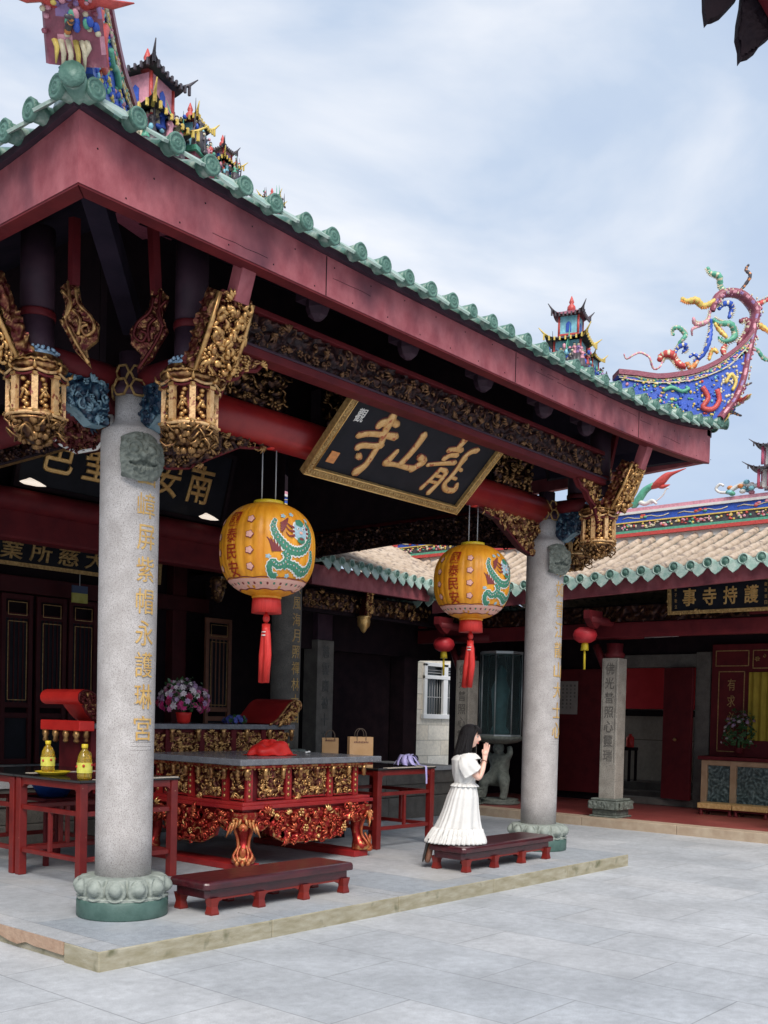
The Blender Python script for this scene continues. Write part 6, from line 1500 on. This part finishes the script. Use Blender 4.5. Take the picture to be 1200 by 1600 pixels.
b = MB(); b.lathe([(.15,.37),(.165,.38),(.16,.44),(.13,.45),(.10,.40)], 24, fn=lambda a, v: 1+.04*math.sin(a*9)); b.build('liner', 'sole', t)
t = thing('small_stand', 'dark wooden stand inside the red doorway holding a red can', 'stand', (13.7, 3.12, .42))
b = MB(); b.box(-.16, .16, -.16, .16, .58, .64); 
for sx in (-1,1):
    for sy in (-1,1): b.box(sx*.13-.02, sx*.13+.02, sy*.13-.02, sy*.13+.02, 0, .58)
b.build('stand_frame', 'dark', t)
b = MB(); b.lathe([(.07,0),(.075,.01),(.075,.18),(.06,.2),(.03,.22),(.03,.25)], 20); o = b.build('red_can', 'redcloth'); o.location = (13.7, 3.05, 1.062); tag(o, 'small red can standing on the dark wooden stand', 'can')
def tube_lamp(loc, rz, L, label):
    t = thing('tube_lamp', label, 'lamp', loc, rz)
    b = MB(); b.box(-L/2, L/2, -.03, .03, 0, .04); b.build('fitting', 'granite_dark', t)
    b = MB(); b.tube([(-L/2+.03,0,-.02),(L/2-.03,0,-.02)], .013, 10); b.build('lamp_tube', mat('unlit_lamp_tube', (.5,.5,.5), None, rough=.3) if 'unlit_lamp_tube' not in bpy.data.materials else bpy.data.materials['unlit_lamp_tube'], t)
    b = MB()
    for x in (-L/2+.05, L/2-.05): b.tube([(x,0,.04),(x,0,.30)], .006, 5)
    b.build('hanger', 'wire', t)
tube_lamp((10.5, .95, 2.90), PI/2-.2, .75, 'unlit tube lamp hanging near the open red doorway')
tube_lamp((10.6, 3.45, 2.93), PI/2-.2, .6, 'unlit tube lamp above the glass shrine case')
for k, (x, z) in enumerate(((1.53, 3.99), (3.95, 4.0))):  # added glowing plates standing in for bright gaps above the back beam
    t = thing('glow_plate', 'small added white glow plate on the back beam '+('left of the near column' if k == 0 else 'beside the nearer yellow lantern'), 'lamp', (x, 3.92, z))
    b = MB(); b.grid(lambda u, v: (.16*(u-.5)*2*math.sin(PI*(.15+.7*v)), -.02-.05*math.sin(PI*v), -.035+.075*v*(1-.8*((u-.5)*2)**2)), 16, 6)
    b.build('glow_panel', mat('glowing_white_plate', (.8,.75,.68), None, rough=.5, emis=(1,.86,.72), estr=.55) if k == 0 else bpy.data.materials['glowing_white_plate'], t, solid=.006)
    b = MB(); b.box(-.03, .03, 0, .08, -.02, .02); b.build('plate_bracket', 'dark', t)
b = thing('small_wall_sign', 'small blue and yellow square sign hanging by the hall doors', 'sign', (3.60, 6.1, 3.13))
m = MB(); m.box(-.12, .12, -.01, .01, .0, .10, 1); m.box(-.12, .12, -.012, .012, -.13, .0, 0); m.build('panel', [mat('olive_yellow_panel', (.30,.27,.04), (.38,.36,.10), 9, .6), mat('dull_blue_panel', (.04,.06,.12), None)], b)
m = MB(); m.tube([(0,0,.1),(0,0,.3)], .005, 5); m.build('cord', 'wire', b)

# glass case on a stone figure
def skin_mesh(nodes, edges, sub=2):
    me = bpy.data.meshes.new('skin'); me.from_pydata([n[0] for n in nodes], edges, []); o = bpy.data.objects.new('skin', me); col.objects.link(o)
    o.modifiers.new('k', 'SKIN'); s = o.modifiers.new('s', 'SUBSURF'); s.levels = sub; s.render_levels = sub
    for i, n in enumerate(nodes):
        r = n[1]; me.skin_vertices[0].data[i].radius = r if isinstance(r, tuple) else (r, r)
    me.skin_vertices[0].data[0].use_root = True
    dg = bpy.context.evaluated_depsgraph_get(); dg.update(); e = o.evaluated_get(dg).to_mesh()
    vs = [v.co.copy() for v in e.vertices]; fs = [tuple(p.vertices) for p in e.polygons]
    o.evaluated_get(dg).to_mesh_clear(); bpy.data.objects.remove(o); bpy.data.meshes.remove(me); return vs, fs
t = thing('glass_shrine_case', 'tall glass case on a platter held up by a crouching stone figure', 'shrine', (10.1, 3.60, .128))
nodes = [((0,0,.42),.13),((0,0,.58),.12),((0,0,.74),.13),((0,0,.84),.06),((0,0,.90),.06),
         ((-.02,.13,.40),.10),((-.16,.20,.36),.085),((-.14,.20,.16),.055),((-.20,.20,.07),.05),
         ((-.02,-.13,.40),.10),((-.16,-.22,.42),.085),((-.14,-.22,.20),.055),((-.20,-.22,.07),.05),
         ((0,.15,.76),.055),((-.02,.24,.84),.045),((-.0,.20,.98),.04),((0,-.15,.76),.055),((-.02,-.24,.84),.045),((0,-.20,.98),.04)]
nodes = [(p_, r_*1.25) for p_, r_ in nodes]
vs, fs = skin_mesh(nodes, [(0,1),(1,2),(2,3),(3,4),(0,5),(5,6),(6,7),(7,8),(0,9),(9,10),(10,11),(11,12),(2,13),(13,14),(14,15),(2,16),(16,17),(17,18)])
b = MB(); b.add(vs, fs, 0, True); b.ball((-.02,0,.93), (.10,.095,.11), 14, 10); b.ball((-.115,0,.92), (.02,.02,.03), 8, 6); b.build('stone_figure', 'mask', t)
b = MB(); b.lathe([(.36,0),(.38,.03),(.33,.06),(.35,.08),(.30,.09),(0,.09)], 28); b.build('stone_base', 'mask', t)
b = MB(); b.lathe([(.12,1.0),(.30,1.03),(.40,1.08),(.42,1.12),(.40,1.135),(0,1.135)], 32); b.build('platter', 'mask', t)
b = MB(RZ(.35)); b.lathe([(.365,1.137),(.365,1.16),(.35,1.16)], 8, sm=False); b.lathe([(.35,2.50),(.37,2.50),(.37,2.54),(0,2.56)], 8, sm=False)
for k in range(8): a = 2*PI*k/8; b.tube([(.36*math.cos(a), .36*math.sin(a), 1.16), (.36*math.cos(a), .36*math.sin(a), 2.50)], .011, 6)
b.build('case_frame', mat('grey_aluminium', (.30,.33,.33), (.4,.42,.42), 8, .35, metal=.5), t)
m = bpy.data.materials.new('case_glass'); m.use_nodes = True; pb = m.node_tree.nodes['Principled BSDF']; pb.inputs['Base Color'].default_value = (.35,.5,.5,1); pb.inputs['Transmission Weight'].default_value = .93; pb.inputs['Roughness'].default_value = .03; pb.inputs['IOR'].default_value = 1.05; pb.inputs['Specular IOR Level'].default_value = .25; M['glass'] = m
b = MB(RZ(.35)); b.lathe([(.352,1.16),(.352,2.50)], 8, sm=False, caps=False); b.build('glass', m, t)
b = MB(); b.lathe([(.14,1.14),(.16,1.2),(.10,1.3),(.12,1.6),(.15,1.9),(.08,2.1),(.09,2.2),(.03,2.32)], 20, fn=lambda a, v: 1+.08*math.sin(a*5+v*9)); b.build('figure_inside', mat('dim_teal_figure', (.03,.09,.10), (.06,.15,.16), 9, .5), t)

# ============================================================ PERSON
pr = thing('person', 'kneeling woman in a white dress with palms pressed together', 'person', (3.63, -.42, PZ+.252), rad(-50)); pr.scale = (.96, .96, .96)
nodes = [((-.03,0,.50),(.10,.11)),((-.02,0,.62),(.072,.085)),((-.01,0,.75),(.080,.095)),((-.015,0,.845),(.070,.085)),((-.012,0,.905),.047),((.008,0,.965),.043),((.02,0,1.0),.045)]
edges = [(0,1),(1,2),(2,3),(3,4),(4,5),(5,6)]
def chain(start, pts):
    p = start
    for c in pts: nodes.append(c); edges.append((p, len(nodes)-1)); p = len(nodes)-1
    return p
for sg in (1, -1):
    chain(0, [((-.02,sg*.085,.43),.085),((.02,sg*.085,.22),.060),((.05,sg*.085,.062),.050),((-.12,sg*.075,.055),.052),((-.29,sg*.06,.05),.034),((-.335,sg*.055,.0),.030),((-.35,sg*.05,-.08),(.024,.028)),((-.36,sg*.05,-.13),(.016,.024))])
    w_ = chain(3, [((-.02,sg*.125,.86),.046),((.03,sg*.155,.77),.041),((.115,sg*.14,.645),.034),((.155,sg*.090,.740),.028),((.180,sg*.030,.835),.0215),((.186,sg*.016,.868),(.013,.027)),((.190,sg*.0135,.900),(.011,.031))])
    for fx, ln, lean in ((-.020,.078,.002),(-.0065,.090,.004),(.007,.086,.008),(.020,.068,.012)):
        chain(w_, [((.192+fx,sg*.0110,.920),.0082),((.193+fx+lean*.5,sg*.0100,.920+ln*.5),.0076),((.193+fx+lean,sg*.0090,.920+ln),.0060)])
    chain(w_-1, [((.166,sg*.013,.890),.0100),((.156,sg*.010,.918),.0085),((.160,sg*.008,.940),.0068)])
vs, fs = skin_mesh(nodes, edges)
hc = Vector((.030, 0, 1.062)); HT = T(.012,0,.98) @ RZ(rad(-18)) @ RY(rad(3)) @ T(-.012,0,-.98)
b = MB(); b.add(vs, fs, 0, True); b.X = HT
def headf(u, v):
    a = u*2*PI; p = -PI/2+v*PI; x, y, z = math.cos(p)*math.cos(a), math.cos(p)*math.sin(a), math.sin(p)
    rx, ry, rz_ = .090, .073, .110
    if z < 0: ry *= 1+.30*z*(1 if x > 0 else .5); rx *= 1+.10*z
    X_, Y_, Z_ = x*rx, y*ry, z*rz_
    if x > .3:
        X_ += .017*math.exp(-((y*ry)/.012)**2-((Z_+.022)/.016)**2)*1.15 + .009*math.exp(-((y*ry)/.010)**2-((Z_-.002)/.02)**2)
        X_ -= .007*math.exp(-((abs(Y_)-.030)/.013)**2-((Z_-.005)/.011)**2)
        X_ += .006*math.exp(-(Y_/.018)**2-((Z_+.055)/.008)**2) - .004*math.exp(-(Y_/.02)**2-((Z_+.069)/.006)**2) + .008*math.exp(-(Y_/.02)**2-((Z_+.090)/.014)**2)
    return (hc.x+X_, hc.y+Y_, hc.z+Z_)
b.grid(headf, 64, 48)
for sg in (1, -1):
    b.ball((hc.x+.074, sg*.031, hc.z+.004), (.008,.013,.0065), 10, 7, 1); b.ball((hc.x+.0805, sg*.030, hc.z+.004), (.003,.006,.006), 8, 6, 2)
    b.tube([(hc.x+.082, sg*.016, hc.z+.024), (hc.x+.080, sg*.03, hc.z+.029), (hc.x+.070, sg*.045, hc.z+.025)], [.002,.003,.002], 5, 2)
    b.tube([(hc.x+.084, sg*.018, hc.z+.009), (hc.x+.082, sg*.031, hc.z+.012), (hc.x+.074, sg*.044, hc.z+.008)], .0018, 5, 2)
    b.ball((hc.x-.008, sg*.074, hc.z-.01), (.016,.008,.026), 10, 8, 0)
b.ball((hc.x+.083, 0, hc.z-.053), (.007,.017,.0035), 12, 6, 3); b.ball((hc.x+.082, 0, hc.z-.061), (.007,.014,.0038), 12, 6, 3)
pr_b = b.build('body', ['skin', 'lanwhite', 'hair', mat('lip_rose', (.62,.17,.15), None, rough=.4)], pr)
# hair: crown, fringe and shoulder-length fall
b = MB(HT)
def crown(u, v):
    a = u*2*PI; p = -.12+v*(PI/2+.12); w_ = 1+.015*math.sin(a*23)+.02*noise.noise(Vector((math.cos(a)*3, math.sin(a)*3, v*2)))
    return (hc.x-.010+.104*math.cos(p)*math.cos(a)*w_, .089*math.cos(p)*math.sin(a)*w_, hc.z+.010+.118*math.sin(p))
def crown_keep(u, v):
    a = u*2*PI; a = a if a < PI else a-2*PI
    return not (abs(a) < 1.0 and v < .34-.02*math.sin(a*9)-.10*max(0, abs(a)-.6))
b.grid(crown, 96, 24, keep=crown_keep)
def fall(u, v):
    a = rad(66)+u*rad(228); s = math.sin(a); c = math.cos(a)
    k = v**.9; z = hc.z+.02-k*(.205+.02*(-c))
    rx = .100+.028*k; ry = .088+.052*k*abs(s); w_ = 1+.035*math.sin(u*61+v*2)*(.4+.6*v)+.02*math.sin(u*140)
    if k > .85: rx *= 1-.10*(k-.85)/.15; ry *= 1-.08*(k-.85)/.15
    return (hc.x-.012+rx*c*w_-.020*k*(1 if c < 0 else .1), ry*s*w_, z+.012*math.sin(u*37)*v)
b.grid(fall, 150, 22)
for i in range(9):                                        # wisps of the fringe
    y = -.050+i*.0125; b.tube(smooth_path([(hc.x+.040, y*.6, hc.z+.112), (hc.x+.088, y*.95, hc.z+.078), (hc.x+.098-.15*abs(y), y*1.1, hc.z+.036+.012*(i % 3 == 1))], 3), [.012,.012,.011,.010,.008,.006,.003], 6)
for sg in (1, -1):
    for q in range(3): b.tube(smooth_path([(hc.x+.070, sg*.045, hc.z+.085), (hc.x+.050-.01*q, sg*.074, hc.z+.02), (hc.x+.036-.012*q, sg*.082, hc.z-.06), (hc.x+.030-.01*q, sg*(.088+.01*q), hc.z-.17)], 3), [.012]*9+[.005], 6)
b.build('hair', 'hair', pr, solid=.006)
# dress
b = MB()
def ringsurf(secs, n=96, wave=None):
    def fn(u, v):
        t_ = v*(len(secs)-1); i = min(int(t_), len(secs)-2); f_ = t_-i; f_ = f_*f_*(3-2*f_)
        z, cx, rx, ry = [a_*(1-f_)+c_*f_ for a_, c_ in zip(secs[i], secs[i+1])]
        a = u*2*PI; k = wave(a, v) if wave else 1
        return (cx+rx*math.cos(a)*k, ry*math.sin(a)*k, z)
    return fn
bod = [(.900,-.005,.060,.075),(.878,-.018,.095,.135),(.83,-.022,.128,.158),(.76,-.012,.132,.156),(.69,-.01,.124,.145),(.64,-.015,.110,.128),(.605,-.018,.098,.112)]
b.grid(ringsurf(bod, wave=lambda a, v: 1+.025*math.sin(a*11+v*7)*v+.03*noise.noise(Vector((math.cos(a)*2, math.sin(a)*2, v*4)))), 96, 30)
pep = [(.612,-.012,.092,.108),(.60,-.012,.100,.118),(.58,-.012,.125,.145),(.565,-.012,.138,.158)]
b.grid(ringsurf(pep, wave=lambda a, v: 1+.06*v*math.sin(a*17)), 120, 8)
nk = [(.890,.005,.070,.085),(.897,.006,.080,.100),(.874,.005,.108,.135),(.845,.005,.132,.155)]
b.grid(ringsurf(nk, wave=lambda a, v: 1+.045*v*math.sin(a*13)), 120, 8)
b.build('blouse', 'dress', pr, solid=.005)
for sg in (1, -1):
    b = MB(); P = [Vector(p) for p in ((-.025,sg*.085,.875),(-.01,sg*.135,.845),(.0,sg*.16,.79),(.025,sg*.155,.735),(.045,sg*.150,.705))]; R_ = [.055,.078,.092,.098,.104]
    def slv(u, v):
        t_ = v*4; i = min(int(t_), 3); f_ = t_-i; p = P[i].lerp(P[i+1], f_); r = R_[i]*(1-f_)+R_[i+1]*f_; d = (P[min(i+1,4)]-P[i]).normalized()
        ax = d.cross(Vector((0,1,0))).normalized(); ay = d.cross(ax); a = u*2*PI
        k = 1+.07*v*math.sin(a*5+1+v*2)+.05*math.sin(a*9+v*5)*v+.06*noise.noise(Vector((math.cos(a)*2, math.sin(a)*2, v*3)))
        return p+(ax*math.cos(a)*1.0+ay*math.sin(a)*.62)*r*k
    b.grid(slv, 72, 18); b.build('sleeve', 'dress', pr, solid=.004)
b = MB()
sk = [(.600,-.014,.100,.114),(.56,-.018,.122,.140),(.46,-.03,.150,.165),(.34,-.045,.172,.172),(.22,-.06,.202,.190),(.13,-.072,.228,.205)]
b.grid(ringsurf(sk, wave=lambda a, v: 1+(.010+.028*v)*math.sin(a*17+2.2*math.sin(a*3)+1.2*v*math.sin(a*5))+.045*v*math.sin(a*6+2+v)+.05*v*noise.noise(Vector((math.cos(a)*3, math.sin(a)*3, v*2.5)))), 220, 40)
tr_ = [(.150,-.072,.228,.215),(.135,-.073,.248,.232),(.09,-.080,.265,.245),(.045,-.085,.282,.255),(.006,-.09,.292,.262)]
b.grid(ringsurf(tr_, wave=lambda a, v: 1+(.02+.06*v)*math.sin(a*31+2*math.sin(a*4))+.03*v*math.sin(a*9)), 300, 12)
b.grid(ringsurf([(.085,-.08,.262,.242),(.06,-.083,.276,.252),(.0,-.09,.290,.260)], wave=lambda a, v: 1.02+.07*v*math.sin(a*37+1)), 300, 6)
b.build('skirt', 'dress', pr, solid=.004)
for sg in (1, -1):
    b = MB(T(-.338, sg*.055, .02) @ RY(rad(12)) @ RX(rad(-8*sg))); prof = [(0.02,.036),(.0,.044),(-.05,.042),(-.10,.038),(-.15,.044),(-.19,.043),(-.22,.030),(-.235,.01)]
    vs = []; n = 16
    for z, hw in prof:
        for j in range(n): a = 2*PI*j/n; vs.append((.012+.032*math.cos(a)*(hw/.044)**.5, hw*math.sin(a), z))
    b.add(vs, [(i*n+j, i*n+(j+1)%n, (i+1)*n+(j+1)%n, (i+1)*n+j) for i in range(len(prof)-1) for j in range(n)]+[tuple(range(n)), tuple((len(prof)-1)*n+j for j in range(n))], 0, True)
    b.add([(x-.028*0-.024, y*1.08, z) for x, y, z in [( .0, s_*hw, z) for z, hw in prof for s_ in (-1,1)]]+[(x-.036, y*1.08, z) for x, y, z in [(.0, s_*hw, z) for z, hw in prof for s_ in (-1,1)]],
          [(2*i,2*i+1,2*i+3,2*i+2) for i in range(len(prof)-1)]+[(16+2*i,18+2*i,19+2*i,17+2*i) for i in range(len(prof)-1)]+[(2*i,2*i+2,18+2*i,16+2*i) for i in range(len(prof)-1)]+[(2*i+1,17+2*i,19+2*i,2*i+3) for i in range(len(prof)-1)], 1)
    b.build('shoe', ['shoe', 'sole'], pr)
b = MB()
for sg in (1, -1):
    c = Vector((.172, sg*.042, .815)); d = Vector((.035,-sg*.065,.10)).normalized(); ax = d.cross(Vector((0,1,0))).normalized(); ay = d.cross(ax)
    b.tube([c+(ax*math.cos(a)+ay*math.sin(a))*.029 for a in [2*PI*j/20 for j in range(21)]], .004, 6, 0 if sg < 0 else 1)
b.build('bracelet', ['shoe', 'f_white'], pr)

# ============================================================ near roof corner at the top right
t = thing('near_eave_corner', 'dark carved eave corner hanging into the top right of the view', 'roof corner')

X = plane_m((-1.442, -5.032, 3.804), (.649, -.760, 0), (0, 0, 1)); s_ = .00195
lf = lambda L: [((x-1150)*s_, -y*s_) for x, y in L]
b = MB(X)
b.prism(lf([(1095,-60),(1099,15),(1103,40),(1108,34),(1114,33),(1126,27),(1138,14),(1150,0),(1175,-60)]), -.015, .015)
b.prism(lf([(1160,-50),(1156,10),(1152,35),(1151,60),(1156,78),(1157,98),(1162,91),(1172,88),(1182,80),(1190,68),(1200,60),(1240,20),(1215,-50)]), -.015, .015)
relief(b, .17, .12, 3, .012, .006, 0, 30, -.11, .0, poly=lf([(1097,-60),(1101,15),(1104,38),(1126,25),(1148,0),(1172,-60)]))
b.X = X @ T(0,-.016,0); relief(b, .17, .25, 4, .012, .006, 0, 30, 0, -.19, poly=lf([(1162,-50),(1158,10),(1153,60),(1158,92),(1182,78),(1198,60),(1235,20),(1212,-50)]))
b.build('hanging_carving', 'dark', t)
b = MB(X); b.bar((.0,-.05,.12), (.16,-.05,-.14), .05, .045, 0, up=(0,1,0)); b.bar((.16,-.05,-.14), (.75,-.05,-.14), .05, .045, 0, up=(0,1,0)); b.build('corner_rail', 'darkred', t, bevel=.004)
b = MB(X); b.box(.02, 1.6, .0, .14, .16, .5); b.box(-.12, 1.6, -.05, -.01, .13, .45); b.box(-.10, 1.6, -.7, .14, .50, .58); b.build('eave_board', 'dark', t)
